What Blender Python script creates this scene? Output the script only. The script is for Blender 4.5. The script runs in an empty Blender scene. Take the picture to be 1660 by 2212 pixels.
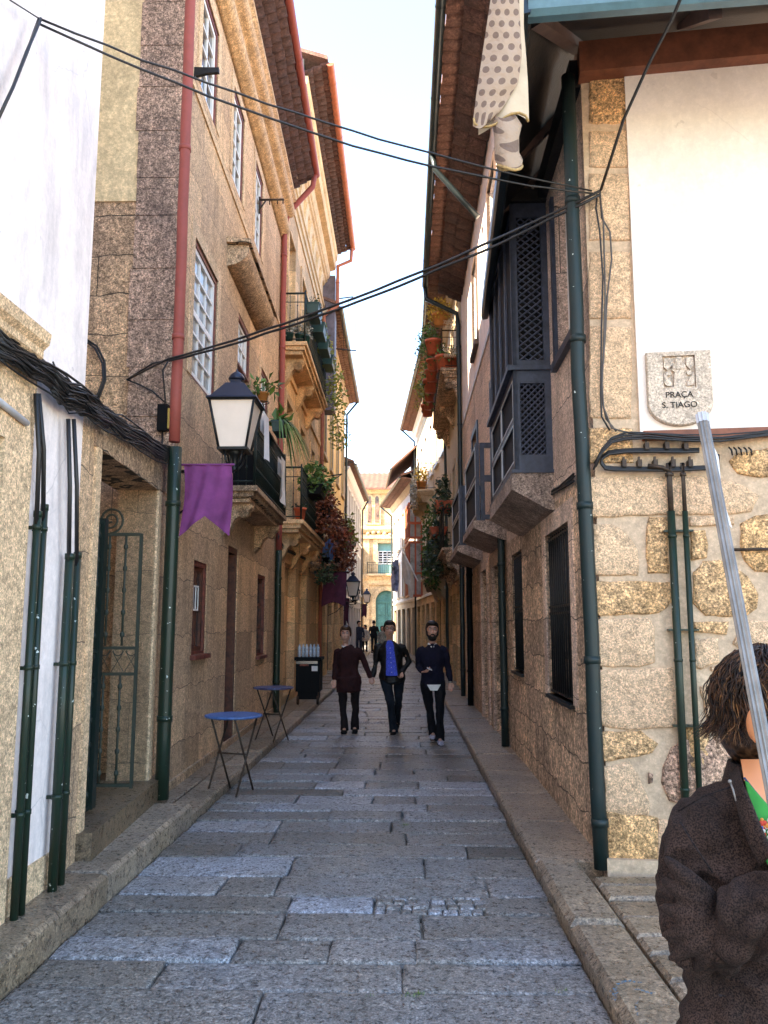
import bpy, math, random
from mathutils import Vector, Matrix, noise
R = math.radians
random.seed(7)
sc = bpy.context.scene
COL = sc.collection
# ---------------- camera ----------------
FPX = 1762.4; PW, PH = 1660, 2212          # photo measured at 1660 x 2212
PITCH = 0.139096; YAW = 0.024047; EYE = Vector((0, 0, 1.65))
cam_d = bpy.data.cameras.new('camera'); cam = bpy.data.objects.new('camera', cam_d); COL.objects.link(cam)
cam.location = EYE; cam.rotation_euler = (math.pi/2 + PITCH, 0, YAW)
cam_d.sensor_fit = 'VERTICAL'; cam_d.sensor_height = 36; cam_d.lens = 36*FPX/PH
cam_d.clip_start = .05; cam_d.clip_end = 1500
sc.camera = cam
# ---------------- sky, sun, exposure ----------------
SUN = Vector((.62, .30, -.74)).normalized()      # direction the light travels
w = bpy.data.worlds.new('World'); sc.world = w; w.use_nodes = True
nt = w.node_tree; bg = nt.nodes['Background']
sky = nt.nodes.new('ShaderNodeTexSky'); sky.sky_type = 'NISHITA'; sky.sun_disc = False
sky.sun_elevation = math.asin(-SUN.z); sky.sun_rotation = math.atan2(-SUN.x, -SUN.y)
sky.air_density = 1.0; sky.dust_density = .15; sky.ozone_density = 4.0
nt.links.new(sky.outputs[0], bg.inputs[0]); bg.inputs[1].default_value = 0.14
sd = bpy.data.lights.new('sun', 'SUN'); sd.energy = 5.0; sd.angle = R(.5); sd.color = (1, .89, .74)
so = bpy.data.objects.new('sun', sd); COL.objects.link(so); so.rotation_euler = SUN.to_track_quat('-Z', 'Y').to_euler()
vs = sc.view_settings; vs.view_transform = 'Standard'; vs.look = 'None'; vs.exposure = 2.95; vs.gamma = 1
vs.use_curve_mapping = False
try:
    vs.use_white_balance = True; vs.white_balance_temperature = 7600; vs.white_balance_tint = 10
except Exception: pass
sc.cycles.max_bounces = 10; sc.cycles.diffuse_bounces = 7; sc.cycles.use_denoising = True

# ---------------- pixel helpers (places a measured point on a real plane) ----------------
cp, sp, cy_, sy_ = math.cos(PITCH), math.sin(PITCH), math.cos(YAW), math.sin(YAW)
CF = Vector((-sy_*cp, cy_*cp, sp)); CR_ = Vector((cy_, sy_, 0)); CU = CR_.cross(CF)
def ray(x, y): return CF + CR_*((x-PW/2)/FPX) - CU*((y-PH/2)/FPX)
def onY(x, y, Y): d = ray(x, y); return EYE + d*(Y/d.y)
def onX(x, y, X): d = ray(x, y); return EYE + d*(X/d.x)
def onZ(x, y, Z): d = ray(x, y); return EYE + d*((Z-1.65)/d.z)
def gz(Y): return 0 if Y < 20 else min(.25, (Y-20)*.01)

# ---------------- mesh builder ----------------
class MB:
    def __init__(s): s.v=[]; s.f=[]; s.m=[]; s.t=[]; s.uv=[]; s.sm=[]; s.tone=0; s.mi=0; s.smooth=False
    def add(s, vs, fs, uv=None):
        b=len(s.v); s.v += [tuple(v) for v in vs]; s.uv += (uv or [(0,0)]*len(vs))
        for f in fs: s.f.append([b+i for i in f]); s.m.append(s.mi); s.t.append(s.tone); s.sm.append(s.smooth)
    def hexa(s, p):   # 8 points: bottom 4 ccw, top 4 ccw
        s.add(p, [(3,2,1,0),(4,5,6,7),(0,1,5,4),(1,2,6,5),(2,3,7,6),(3,0,4,7)])
    def box(s, x0,x1,y0,y1,z0,z1):
        s.hexa([(x0,y0,z0),(x1,y0,z0),(x1,y1,z0),(x0,y1,z0),(x0,y0,z1),(x1,y0,z1),(x1,y1,z1),(x0,y1,z1)])
    def slab(s, x0,x1,y0,y1,z0,z1,b=.012, tilt=None):   # box with chamfered top
        zf = tilt or (lambda x,y: 0)
        P=[(x0,y0,z0),(x1,y0,z0),(x1,y1,z0),(x0,y1,z0)]
        for i in (0,b):
            for (x,y) in ((x0+i,y0+i),(x1-i,y0+i),(x1-i,y1-i),(x0+i,y1-i)):
                P.append((x,y,(z1 if i else z1-b)+zf(x,y)))
        s.add(P,[(0,1,5,4),(1,2,6,5),(2,3,7,6),(3,0,4,7),(4,5,9,8),(5,6,10,9),(6,7,11,10),(7,4,8,11),(8,9,10,11)])
    def flag(s, x0,x1,y0,y1,z0,z1,tilt,rr):
        out=[]; step=.12
        C=[(x0,y0),(x1,y0),(x1,y1),(x0,y1)]; C=[(a+rr.gauss(0,.004),b+rr.gauss(0,.004)) for a,b in C]
        for i in range(4):
            a,b=C[i],C[(i+1)%4]; L=math.hypot(b[0]-a[0],b[1]-a[1]); k=max(1,int(L/step))
            for j in range(k):
                t=j/k; j_=.0 if j==0 else .0035; out.append((a[0]+(b[0]-a[0])*t+rr.gauss(0,j_),a[1]+(b[1]-a[1])*t+rr.gauss(0,j_)))
        cx,cy=(x0+x1)/2,(y0+y1)/2; hx,hy=(x1-x0)/2,(y1-y0)/2; n=len(out); P=[]
        for ins,dz in ((0,None),(.001,-.011),(.008,-.004),(.028,-.0008),(.06,0)):
            for (a,b) in out:
                fx=1-min(.9,ins/hx); fy=1-min(.9,ins/hy); xx,yy=cx+(a-cx)*fx,cy+(b-cy)*fy
                P.append((xx,yy,z0 if dz is None else z1+dz+tilt(xx,yy)+(rr.gauss(0,.0012) if dz>-.01 else rr.uniform(-.006,.002))))
        b=s.smooth; s.smooth=True; s.add(P,[(i*n+k,i*n+(k+1)%n,(i+1)*n+(k+1)%n,(i+1)*n+k) for i in range(4) for k in range(n)]); s.smooth=False
        q=len(s.v)-n; s.f.append([q+k for k in range(n)]); s.m.append(s.mi); s.t.append(s.tone); s.sm.append(True); s.smooth=b
    def tube(s, pts, r, n=8, cap=True, ratio=1.0, up=None):
        pts=[Vector(p) for p in pts]; L=len(pts)
        rs = r if isinstance(r,(list,tuple)) else [r]*L
        sm=s.smooth; s.smooth=True
        t0=(pts[1]-pts[0]).normalized()
        a = up if up is not None else (Vector((0,0,1)) if abs(t0.z)<.9 else Vector((1,0,0)))
        x=t0.cross(a).normalized(); vs=[]
        for i,p in enumerate(pts):
            t=((pts[min(i+1,L-1)]-pts[max(i-1,0)])).normalized()
            x=(x-t*x.dot(t)).normalized(); y=t.cross(x)
            for k in range(n):
                an=2*math.pi*k/n
                vs.append(p+x*(math.cos(an)*rs[i])+y*(math.sin(an)*rs[i]*ratio))
        fs=[(i*n+k,i*n+(k+1)%n,(i+1)*n+(k+1)%n,(i+1)*n+k) for i in range(L-1) for k in range(n)]
        s.add(vs,fs)
        s.smooth=False
        if cap:
            b=len(s.v)-L*n
            s.f.append([b+k for k in range(n)][::-1]); s.m.append(s.mi); s.t.append(s.tone); s.sm.append(False)
            s.f.append([b+(L-1)*n+k for k in range(n)]); s.m.append(s.mi); s.t.append(s.tone); s.sm.append(False)
        s.smooth=sm
    def lathe(s, c, prof, n=16, smooth=True):   # prof: (r,z)
        c=Vector(c); vs=[]; sm=s.smooth; s.smooth=smooth
        for r,z in prof:
            for k in range(n):
                a=2*math.pi*k/n; vs.append((c.x+r*math.cos(a),c.y+r*math.sin(a),c.z+z))
        L=len(prof)
        fs=[(i*n+k,i*n+(k+1)%n,(i+1)*n+(k+1)%n,(i+1)*n+k) for i in range(L-1) for k in range(n)]
        fs += [tuple(range(n))[::-1], tuple((L-1)*n+k for k in range(n))]
        s.add(vs,fs); s.smooth=sm
    def loft(s, rings, cap=True):
        n=len(rings[0]); L=len(rings); vs=[p for r in rings for p in r]
        fs=[(i*n+k,i*n+(k+1)%n,(i+1)*n+(k+1)%n,(i+1)*n+k) for i in range(L-1) for k in range(n)]
        if cap: fs += [tuple(range(n))[::-1], tuple((L-1)*n+k for k in range(n))]
        s.add(vs,fs)
    def sheet(s, fn, nu, nv, thick=None):
        vs=[];uv=[]
        for j in range(nv+1):
            for i in range(nu+1):
                u,v=i/nu,j/nv; vs.append(fn(u,v)); uv.append((u,v))
        fs=[(j*(nu+1)+i,j*(nu+1)+i+1,(j+1)*(nu+1)+i+1,(j+1)*(nu+1)+i) for j in range(nv) for i in range(nu)]
        s.add(vs,fs,uv)
    def ball(s,c,r,n=10,m=7,sc=(1,1,1)):
        c=Vector(c); pr=[]
        sm=s.smooth; s.smooth=True; vs=[]
        for j in range(m+1):
            t=math.pi*(j+.001)/(m+.002)
            for k in range(n):
                a=2*math.pi*k/n
                vs.append((c.x+r*sc[0]*math.sin(t)*math.cos(a),c.y+r*sc[1]*math.sin(t)*math.sin(a),c.z-r*sc[2]*math.cos(t)))
        s.add(vs,[(i*n+k,i*n+(k+1)%n,(i+1)*n+(k+1)%n,(i+1)*n+k) for i in range(m) for k in range(n)]); s.smooth=sm
    def build(s, name, mats, parent=None, origin=None):
        me=bpy.data.meshes.new(name); o=Vector(origin) if origin is not None else Vector((0,0,0))
        me.from_pydata([tuple(Vector(v)-o) for v in s.v],[],s.f)
        if not isinstance(mats,(list,tuple)): mats=[mats]
        for m in mats: me.materials.append(m)
        me.polygons.foreach_set('material_index', s.m); me.polygons.foreach_set('use_smooth', s.sm)
        at=me.attributes.new('tone','FLOAT','FACE'); at.data.foreach_set('value',[float(x) for x in s.t])
        ul=me.uv_layers.new(name='UVMap'); li=[0]*len(me.loops); me.loops.foreach_get('vertex_index',li)
        ul.data.foreach_set('uv',[c for i in li for c in s.uv[i]])
        me.update()
        ob=bpy.data.objects.new(name,me); COL.objects.link(ob)
        if parent is not None:
            ob.parent=parent
            pw=wpos(parent); ob.location=o-pw
        else: ob.location=o
        return ob
def wpos(o):
    p=Vector((0,0,0))
    while o: p+=o.location; o=o.parent
    return p
def thing(name, label, cat, loc=(0,0,0), group=None, kind=None):
    o=bpy.data.objects.new(name,None); COL.objects.link(o); o.location=loc; o.empty_display_size=.1
    return tag(o,label,cat,group,kind)
def tag(o,label=None,cat=None,group=None,kind=None):
    if label: o['label']=label
    if cat: o['category']=cat
    if group: o['group']=group
    if kind: o['kind']=kind
    return o
def dup(src, loc, rz=0, label=None, scale=None):
    def cp_(o,par):
        c=o.copy(); COL.objects.link(c)
        if par is not None: c.parent=par
        for ch in [k for k in kids.get(o.name,[])]: cp_(ch,c)
        return c
    kids={}
    for o in COL.objects:
        if o.parent: kids.setdefault(o.parent.name,[]).append(o)
    r=cp_(src,None); r.location=loc; r.rotation_euler=(0,0,rz)
    if label: r['label']=label
    if scale: r.scale=(scale,)*3 if not isinstance(scale,tuple) else scale
    return r

# ---------------- facade frame ----------------
class Fr:
    def __init__(s,P0,P1,side=1):
        s.o=Vector((P0[0],P0[1],0)); d=Vector((P1[0]-P0[0],P1[1]-P0[1],0)); s.L=d.length; s.u=d.normalized()
        s.n=Vector((s.u.y,-s.u.x,0))*side; s.side=side
    def P(s,a,z,d=0): return s.o+s.u*a+s.n*d+Vector((0,0,z))
    def px(s,x,y,d=0):      # measured pixel -> (along, z) on this wall
        r=ray(x,y); o=s.o+s.n*d; t=(o-EYE).dot(s.n)/r.dot(s.n); p=EYE+r*t
        return ((p-s.o).dot(s.u), p.z)
    def sY(s,Y): return (Y-s.o.y)/s.u.y
    def box(s,mb,a0,a1,z0,z1,d0,d1):
        q=[(a0,d0),(a1,d0),(a1,d1),(a0,d1)]
        mb.hexa([s.P(a,z0,d) for a,d in q]+[s.P(a,z1,d) for a,d in q])
    def prof(s,mb,a0,a1,pr,sm=False):   # extrude (d,z) profile along the wall
        n=len(pr); b=mb.smooth; mb.smooth=sm
        mb.add([s.P(a0,z,d) for d,z in pr]+[s.P(a1,z,d) for d,z in pr],[(i,(i+1)%n,n+(i+1)%n,n+i) for i in range(n)])
        mb.smooth=False
        mb.add([s.P(a0,z,d) for d,z in pr],[tuple(range(n))]); mb.add([s.P(a1,z,d) for d,z in pr],[tuple(range(n))]); mb.smooth=b
    def wall(s,mb,a0,a1,z0,z1,holes=(),rev=.22,jit=0):
        As=sorted({a0,a1,*[h[0] for h in holes],*[h[1] for h in holes]}); Zs=sorted({z0,z1,*[h[2] for h in holes],*[h[3] for h in holes]})
        for i in range(len(As)-1):
            for j in range(len(Zs)-1):
                ca,cz=(As[i]+As[i+1])/2,(Zs[j]+Zs[j+1])/2
                if any(h[0]<ca<h[1] and h[2]<cz<h[3] for h in holes): continue
                mb.add([s.P(As[i],Zs[j]),s.P(As[i+1],Zs[j]),s.P(As[i+1],Zs[j+1]),s.P(As[i],Zs[j+1])],[(0,1,2,3)])
        for a,b,c,d in holes:
            for (p,q) in (((a,c),(b,c)),((b,c),(b,d)),((b,d),(a,d)),((a,d),(a,c))):
                mb.add([s.P(*p),s.P(*q),s.P(q[0],q[1],-rev),s.P(p[0],p[1],-rev)],[(0,1,2,3)])
        for a in (a0,a1): mb.add([s.P(a,z0),s.P(a,z1),s.P(a,z1,-.3),s.P(a,z0,-.3)],[(0,1,2,3)])
    def body(s,mb,a0,a1,z0,z1,depth=8):
        s.box(mb,a0,a1,z0,z1,-.3,-depth)

# ---------------- materials ----------------
def new(name):
    m=bpy.data.materials.new(name); m.use_nodes=True; t=m.node_tree; b=t.nodes['Principled BSDF']
    return m,t,b
def N(t,kind,**kw):
    n=t.nodes.new('ShaderNode'+kind)
    for k,v in kw.items():
        if k in n.inputs.keys(): n.inputs[k].default_value=v
        else: setattr(n,k,v)
    return n
def ramp(t,src,stops):
    r=N(t,'ValToRGB'); e=r.color_ramp.elements
    while len(e)<len(stops): e.new(.5)
    for i,(p,c) in enumerate(stops):
        e[i].position=p; e[i].color=(c,c,c,1) if isinstance(c,(int,float)) else (*c,1)
    t.links.new(src,r.inputs[0]); return r.outputs[0]
def mixc(t,fac,a,b,bl='MIX'):
    m=N(t,'MixRGB',blend_type=bl)
    for i,v in ((0,fac),(1,a),(2,b)):
        if isinstance(v,(int,float)): m.inputs[i].default_value=v if i==0 else (v,v,v,1)
        elif isinstance(v,tuple): m.inputs[i].default_value=(*v,1)
        else: t.links.new(v,m.inputs[i])
    return m.outputs[0]
def plain(name,c,rough=.6,metal=0,var=.12,scale=6,bump=0,bs=40,spec=.5):
    m,t,b=new(name); b.inputs['Roughness'].default_value=rough; b.inputs['Metallic'].default_value=metal
    b.inputs['Specular IOR Level'].default_value=spec
    tc=N(t,'TexCoord'); n=N(t,'TexNoise',Scale=scale,Detail=6.0,Roughness=.65); t.links.new(tc.outputs['Object'],n.inputs['Vector'])
    f=ramp(t,n.outputs[0],[(.3,1-var*1.6),(.7,1+var*.4)])
    t.links.new(mixc(t,1,tuple(c),f,'MULTIPLY'),b.inputs['Base Color'])
    if bump:
        n2=N(t,'TexNoise',Scale=bs,Detail=4.0); t.links.new(tc.outputs['Object'],n2.inputs['Vector'])
        bp=N(t,'Bump',Strength=bump,Distance=.01); t.links.new(n2.outputs[0],bp.inputs['Height']); t.links.new(bp.outputs[0],b.inputs['Normal'])
    return m
def stone(name,c1,c2,dark=(.06,.045,.035),speck=55,contrast=.5,bump=.5,joint=None,jcol=None,stain=.4,rough=.85,tone=0,stainscale=1.0,crack=0,sp2=None):
    """granite / rough plaster: two base tints in patches, mineral grains, vertical stains, optional block joints"""
    gn=(1.25,1.22,1.2) if tone and name.startswith('pav') else ((1.58,1.38,1.20) if contrast>.22 else (1.08,1.0,.94))
    ds=lambda c: tuple(a*.88+.12*(c[0]*.3+c[1]*.6+c[2]*.1) for a in c)
    c1=tuple(min(.9,a*g) for a,g in zip(ds(c1),gn)); c2=tuple(min(.9,a*g) for a,g in zip(ds(c2),gn))
    m,t,b=new(name); b.inputs['Roughness'].default_value=rough; b.inputs['Specular IOR Level'].default_value=.3
    tc=N(t,'TexCoord'); V=tc.outputs['Object']
    def nz(sc_,det=5.0,vec=V,ro=.6):
        n=N(t,'TexNoise',Scale=sc_,Detail=det,Roughness=ro); t.links.new(vec,n.inputs['Vector']); return n.outputs[0]
    base=mixc(t,ramp(t,nz(1.3),[(.38,0),(.62,1)]),tuple(c1),tuple(c2))
    g=nz(speck,3.0,ro=.8); base=mixc(t,contrast,base,ramp(t,g,[(.36,.12),(.46,.72),(.54,1.05),(.64,2.1)]),'MULTIPLY')
    g2=nz(speck*.33,4.0,ro=.8); base=mixc(t,contrast*.9,base,ramp(t,g2,[(.38,.28),(.5,1.0),(.62,1.5)]),'MULTIPLY')
    g3=nz(speck*.12,5.0,ro=.7); base=mixc(t,min(1,contrast*1.1),base,ramp(t,g3,[(.32,.72),(.5,1.0),(.66,1.18)]),'MULTIPLY')
    mp=N(t,'Mapping'); mp.inputs['Scale'].default_value=(2.2*stainscale,2.2*stainscale,.45*stainscale); t.links.new(V,mp.inputs[0])
    st=ramp(t,nz(1.0,7.0,mp.outputs[0],.7),[(.46,0),(.72,1)])
    sm_=N(t,'Math',operation='MULTIPLY'); t.links.new(st,sm_.inputs[0]); sm_.inputs[1].default_value=stain
    base=mixc(t,sm_.outputs[0],base,tuple(dark))
    h=mixc(t,.5,g,g2)
    if crack:
        dn=N(t,'TexNoise',Scale=2.5,Detail=6.0); t.links.new(V,dn.inputs['Vector'])
        dv=N(t,'MixRGB'); dv.inputs[0].default_value=.18; t.links.new(V,dv.inputs[1]); t.links.new(dn.outputs['Color'],dv.inputs[2])
        vo=N(t,'TexVoronoi',feature='DISTANCE_TO_EDGE',Scale=1.3); t.links.new(dv.outputs[0],vo.inputs['Vector'])
        ln=ramp(t,vo.outputs['Distance'],[(0,1),(.006,0)]); mk=ramp(t,nz(.9,2.0),[(.50,0),(.58,1)])
        base=mixc(t,mixc(t,1,mixc(t,1,ln,mk,'MULTIPLY'),crack,'MULTIPLY'),base,tuple(dark))
        sp_=ramp(t,nz(9.0,3.0),[(.70,0),(.735,1)]); base=mixc(t,mixc(t,1,sp_,.45,'MULTIPLY'),base,tuple(dark))
        h=mixc(t,.5,nz(3.0,4.0),h)
    if joint:
        sx=N(t,'SeparateXYZ'); t.links.new(V,sx.inputs[0]); ad=N(t,'Math',operation='ADD'); t.links.new(sx.outputs[0],ad.inputs[0]); t.links.new(sx.outputs[1],ad.inputs[1])
        cx=N(t,'CombineXYZ'); t.links.new(ad.outputs[0],cx.inputs[0]); 
        wn=N(t,'TexNoise',Scale=3.0,Detail=2.0); t.links.new(V,wn.inputs['Vector']); wm=N(t,'Math',operation='MULTIPLY_ADD'); t.links.new(wn.outputs[0],wm.inputs[0]); wm.inputs[1].default_value=.16; t.links.new(sx.outputs[2],wm.inputs[2])
        t.links.new(wm.outputs[0],cx.inputs[1])
        br=N(t,'TexBrick',Scale=1.0); br.offset=.5; br.squash=.8; br.squash_frequency=3
        br.inputs['Brick Width'].default_value=joint[0]; br.inputs['Row Height'].default_value=joint[1]; br.inputs['Mortar Size'].default_value=joint[2] if len(joint)>2 else .008
        br.inputs['Mortar Smooth'].default_value=.4; br.inputs['Color1'].default_value=(.62,.60,.60,1); br.inputs['Color2'].default_value=(1.22,1.18,1.10,1); br.inputs['Mortar'].default_value=(1,1,1,1)
        t.links.new(cx.outputs[0],br.inputs['Vector'])
        base=mixc(t,.75,base,br.outputs['Color'],'MULTIPLY')
        base=mixc(t,br.outputs['Fac'],base,tuple(jcol) if jcol else tuple(x*.45 for x in c1))
        h=mixc(t,br.outputs['Fac'],h,0)
    if tone:
        at=N(t,'Attribute',attribute_name='tone'); base=mixc(t,1,base,ramp(t,at.outputs['Fac'],[(0,(.52,.46,.38)),(.35,(.88,.82,.74)),(.65,(1.02,1.0,.98)),(1,(1.55,1.62,1.75))]),'MULTIPLY')
    t.links.new(base,b.inputs['Base Color'])
    if bump:
        bp=N(t,'Bump',Strength=bump,Distance=.02); t.links.new(h,bp.inputs['Height']); t.links.new(bp.outputs[0],b.inputs['Normal'])
    if tone:
        rr=ramp(t,g2,[(.3,.18),(.7,.48)]); t.links.new(rr,b.inputs['Roughness']); b.inputs['Specular IOR Level'].default_value=.55
    return m
def chipped(name,c,rust=(.10,.06,.04),rough=.35,amt=.62,metal=0,chip=(.55,.6,.55)):
    m,t,b=new(name); b.inputs['Roughness'].default_value=rough; b.inputs['Metallic'].default_value=metal
    V=N(t,'TexCoord').outputs['Object']
    n=N(t,'TexNoise',Scale=9.0,Detail=8.0,Roughness=.7); t.links.new(V,n.inputs['Vector'])
    n2=N(t,'TexNoise',Scale=30.0,Detail=3.0); t.links.new(V,n2.inputs['Vector'])
    c0=mixc(t,ramp(t,n.outputs[0],[(.35,0),(.75,.55)]),tuple(c),tuple(rust))
    c1=mixc(t,ramp(t,n2.outputs[0],[(amt+.1,0),(amt+.13,1)]),c0,tuple(chip))
    t.links.new(c1,b.inputs['Base Color']); b.inputs['Specular IOR Level'].default_value=.3; return m
M={}
M['paving']=stone('paving_granite',(.205,.19,.175),(.18,.185,.195),dark=(.04,.035,.02),speck=75,contrast=.85,bump=.7,stain=.35,tone=1,stainscale=.8)
M['kerb']=stone('kerb_granite',(.24,.205,.16),(.17,.15,.13),dark=(.045,.04,.02),speck=70,contrast=.7,bump=.7,stain=.5,tone=1)
M['earth']=stone('joint_earth',(.05,.045,.035),(.03,.03,.02),speck=40,bump=.3)
M['white_plaster']=stone('white_plaster',(.80,.75,.76),(.84,.79,.80),dark=(.42,.38,.38),speck=22,contrast=.07,bump=.5,stain=.6,stainscale=2.2,crack=.5)
M['bright_plaster']=stone('bright_plaster',(.80,.77,.70),(.82,.79,.74),dark=(.58,.50,.42),speck=22,contrast=.05,bump=.35,stain=.35,crack=.35)
M['yellow_plaster_patch']=stone('old_yellow_plaster',(.40,.35,.22),(.46,.40,.25),dark=(.16,.12,.07),speck=30,contrast=.25,bump=.3,stain=.4)
M['granite_dark']=stone('weathered_dark_granite',(.30,.225,.165),(.35,.265,.18),dark=(.05,.035,.03),speck=65,contrast=.75,bump=.8,joint=(1.3,.42,.006),jcol=(.05,.04,.03),stain=.75)
M['granite_tan']=stone('tan_granite_wall',(.40,.305,.215),(.43,.325,.215),dark=(.12,.075,.05),speck=85,contrast=.62,bump=.6,joint=(1.6,.55,.005),jcol=(.14,.10,.07),stain=.45)
M['granite_soot']=stone('soot_stained_granite',(.24,.20,.18),(.30,.25,.22),dark=(.04,.03,.03),speck=60,contrast=.7,bump=.7,stain=.7)
M['granite_quoin']=stone('dark_quoin_granite',(.24,.18,.15),(.29,.22,.18),dark=(.06,.045,.045),speck=60,contrast=.85,bump=1.1,stain=.5)
M['granite_tan2']=stone('tan_granite_dressed',(.43,.33,.22),(.46,.36,.24),dark=(.12,.08,.05),speck=80,contrast=.55,bump=.5,stain=.4)
M['granite_gold']=stone('golden_granite',(.50,.33,.13),(.54,.40,.20),dark=(.16,.09,.04),speck=42,contrast=.85,bump=.8,stain=.4)
M['cornice_gold']=stone('golden_cornice_stone',(.40,.30,.18),(.37,.28,.18),dark=(.14,.09,.06),speck=45,contrast=.5,bump=.4,stain=.45)
M['granite_soft']=stone('pale_granite_facade',(.50,.36,.20),(.55,.41,.24),dark=(.20,.14,.08),speck=50,contrast=.35,bump=.3,joint=(1.4,.6,.005),jcol=(.2,.15,.1),stain=.4)
M['granite_pink']=stone('pinkish_rendered_granite',(.47,.39,.35),(.51,.43,.38),dark=(.08,.06,.055),speck=65,contrast=.55,bump=.5,joint=(1.5,.6,.005),jcol=(.10,.08,.07),stain=.45)
M['granite_brown']=stone('brown_rough_masonry',(.42,.33,.26),(.47,.38,.29),dark=(.05,.035,.025),speck=35,contrast=.8,bump=1.0,joint=(.85,.36,.007),jcol=(.15,.11,.08),stain=.55)
M['mortar']=stone('lime_mortar',(.52,.39,.26),(.56,.43,.29),dark=(.33,.25,.17),speck=30,contrast=.18,bump=.3,stain=.3)
M['rubble_pale']=stone('pale_granite_block',(.47,.34,.225),(.51,.38,.25),dark=(.25,.17,.11),speck=90,contrast=.5,bump=1.0,stain=.25)
M['rubble_gold']=stone('ochre_granite_block',(.45,.285,.125),(.42,.29,.16),dark=(.18,.10,.05),speck=60,contrast=.8,bump=1.2,stain=.35)
M['rubble_red']=stone('reddish_granite_block',(.33,.22,.17),(.30,.21,.15),dark=(.10,.06,.05),speck=50,contrast=.9,bump=1.0,stain=.35)
M['plaque']=stone('plaque_granite',(.36,.33,.29),(.40,.36,.31),dark=(.2,.18,.16),speck=80,contrast=.45,bump=.4,stain=.2)
M['cream']=stone('cream_plaster',(.50,.41,.28),(.54,.45,.32),dark=(.35,.25,.14),speck=20,contrast=.15,bump=.15,stain=.4)
M['yellow']=stone('yellow_plaster',(.72,.50,.18),(.76,.55,.24),dark=(.42,.28,.1),speck=20,contrast=.1,bump=.1,stain=.35)
M['entab']=stone('yellow_stone_entablature',(.66,.50,.27),(.70,.55,.33),dark=(.28,.18,.09),speck=30,contrast=.2,bump=.2,stain=.45)
M['white_blue']=stone('white_wash',(.55,.55,.58),(.60,.60,.62),dark=(.5,.5,.52),speck=20,contrast=.05,bump=.08,stain=.3)
M['church']=stone('church_stone',(.36,.27,.155),(.42,.32,.19),dark=(.20,.13,.06),speck=12,contrast=.3,bump=.3,joint=(1.2,.45,.012),jcol=(.4,.28,.14),stain=.35)
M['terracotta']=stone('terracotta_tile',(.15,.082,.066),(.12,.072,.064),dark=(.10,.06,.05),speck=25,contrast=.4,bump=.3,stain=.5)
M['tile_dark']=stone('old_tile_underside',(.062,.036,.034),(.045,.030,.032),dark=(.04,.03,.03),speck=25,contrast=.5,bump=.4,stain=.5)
M['red_pipe']=chipped('red_painted_pipe',(.33,.075,.058),rust=(.16,.05,.035),rough=.6,amt=.66,chip=(.5,.3,.28))
M['orange_pipe']=chipped('orange_painted_pipe',(.55,.17,.09),rough=.45,amt=.75,chip=(.5,.3,.28))
M['green_pipe']=chipped('dark_green_pipe',(.012,.030,.019),rust=(.028,.020,.014),rough=.34,amt=.60)
M['teal_pipe']=chipped('dark_teal_pipe',(.010,.024,.024),rust=(.025,.026,.022),rough=.42,amt=.62)
M['teal_gutter']=plain('teal_gutter',(.085,.18,.215),.35,0,.2)
M['dark_gutter']=plain('dark_gutter',(.03,.045,.05),.3,.4,.2)
M['iron']=plain('black_iron',(.015,.017,.018),.45,.3,.3,20)
M['green_iron']=chipped('green_iron',(.007,.018,.015),rust=(.02,.02,.018),rough=.35,amt=.68,chip=(.1,.16,.14))
M['gate_grey']=chipped('faded_green_gate',(.028,.042,.032),rust=(.08,.06,.04),rough=.6,amt=.66,chip=(.18,.19,.15))
M['cable']=plain('black_cable',(.012,.011,.011),.5,0,.2)
M['cable_grey']=plain('grey_cable',(.10,.085,.075),.6,0,.2)
M['red_wood']=plain('red_brown_wood',(.20,.045,.028),.55,0,.5,14,.3,30)
M['redbrown_wood']=plain('dark_red_wood',(.13,.038,.018),.55,0,.5,14,.3,30)
M['beam']=plain('red_oxide_beam',(.24,.075,.035),.6,0,.3,8,.2)
M['dark_wood']=plain('dark_blue_stained_wood',(.042,.052,.082),.5,0,.35,12,.25,40)
M['brown_wood']=plain('brown_wood',(.09,.05,.035),.6,0,.4,10,.3,40)
M['black_wood']=plain('blackened_wood',(.016,.013,.012),.6,0,.4,10,.3,40)
M['white_paint']=plain('white_paint',(.80,.79,.76),.4,0,.08)
M['white_edge']=plain('pale_edge_paint',(.55,.55,.58),.5,0,.2)
M['green_door']=plain('green_door_paint',(.04,.15,.12),.5,0,.3,10,.2)
M['glass_dark']=plain('window_glass',(.03,.03,.035),.06,0,.3,3,spec=.9)
M['glass_pale']=plain('curtained_glass',(.42,.42,.40),.12,0,.35,4,spec=.8)
M['glass_blue']=plain('reflecting_glass',(.09,.11,.17),.08,0,.4,4,spec=.9)
M['lamp_glass']=plain('frosted_lamp_glass',(.92,.78,.66),.35,0,.04)
M['terra_pot']=plain('terracotta_pot',(.60,.13,.06),.6,0,.2,10,.2)
M['orange_pot']=plain('orange_pot',(.62,.25,.07),.5,0,.1)
M['green_pot']=plain('dark_green_plastic',(.012,.05,.045),.35,0,.1)
M['cloth_white']=plain('white_towel',(.80,.78,.76),.9,0,.08,12,.3,90)
M['purple']=plain('purple_banner_cloth',(.24,.05,.20),.85,0,.25,5,.25,120)
M['wine']=plain('wine_cloth',(.10,.02,.05),.85,0,.25,5,.25,120)
M['blue_paint']=plain('blue_painted_slats',(.06,.15,.38),.45,0,.3,20)
M['rust']=plain('rusty_steel',(.07,.045,.03),.6,.4,.4,25)
M['steel']=plain('brushed_aluminium',(.30,.27,.24),.38,.45,.3,14)
M['slate']=plain('grey_cladding',(.16,.13,.15),.6,0,.3,6)
M['black_plastic']=plain('black_plastic',(.004,.004,.005),.6,0,.2,spec=.15)
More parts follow.
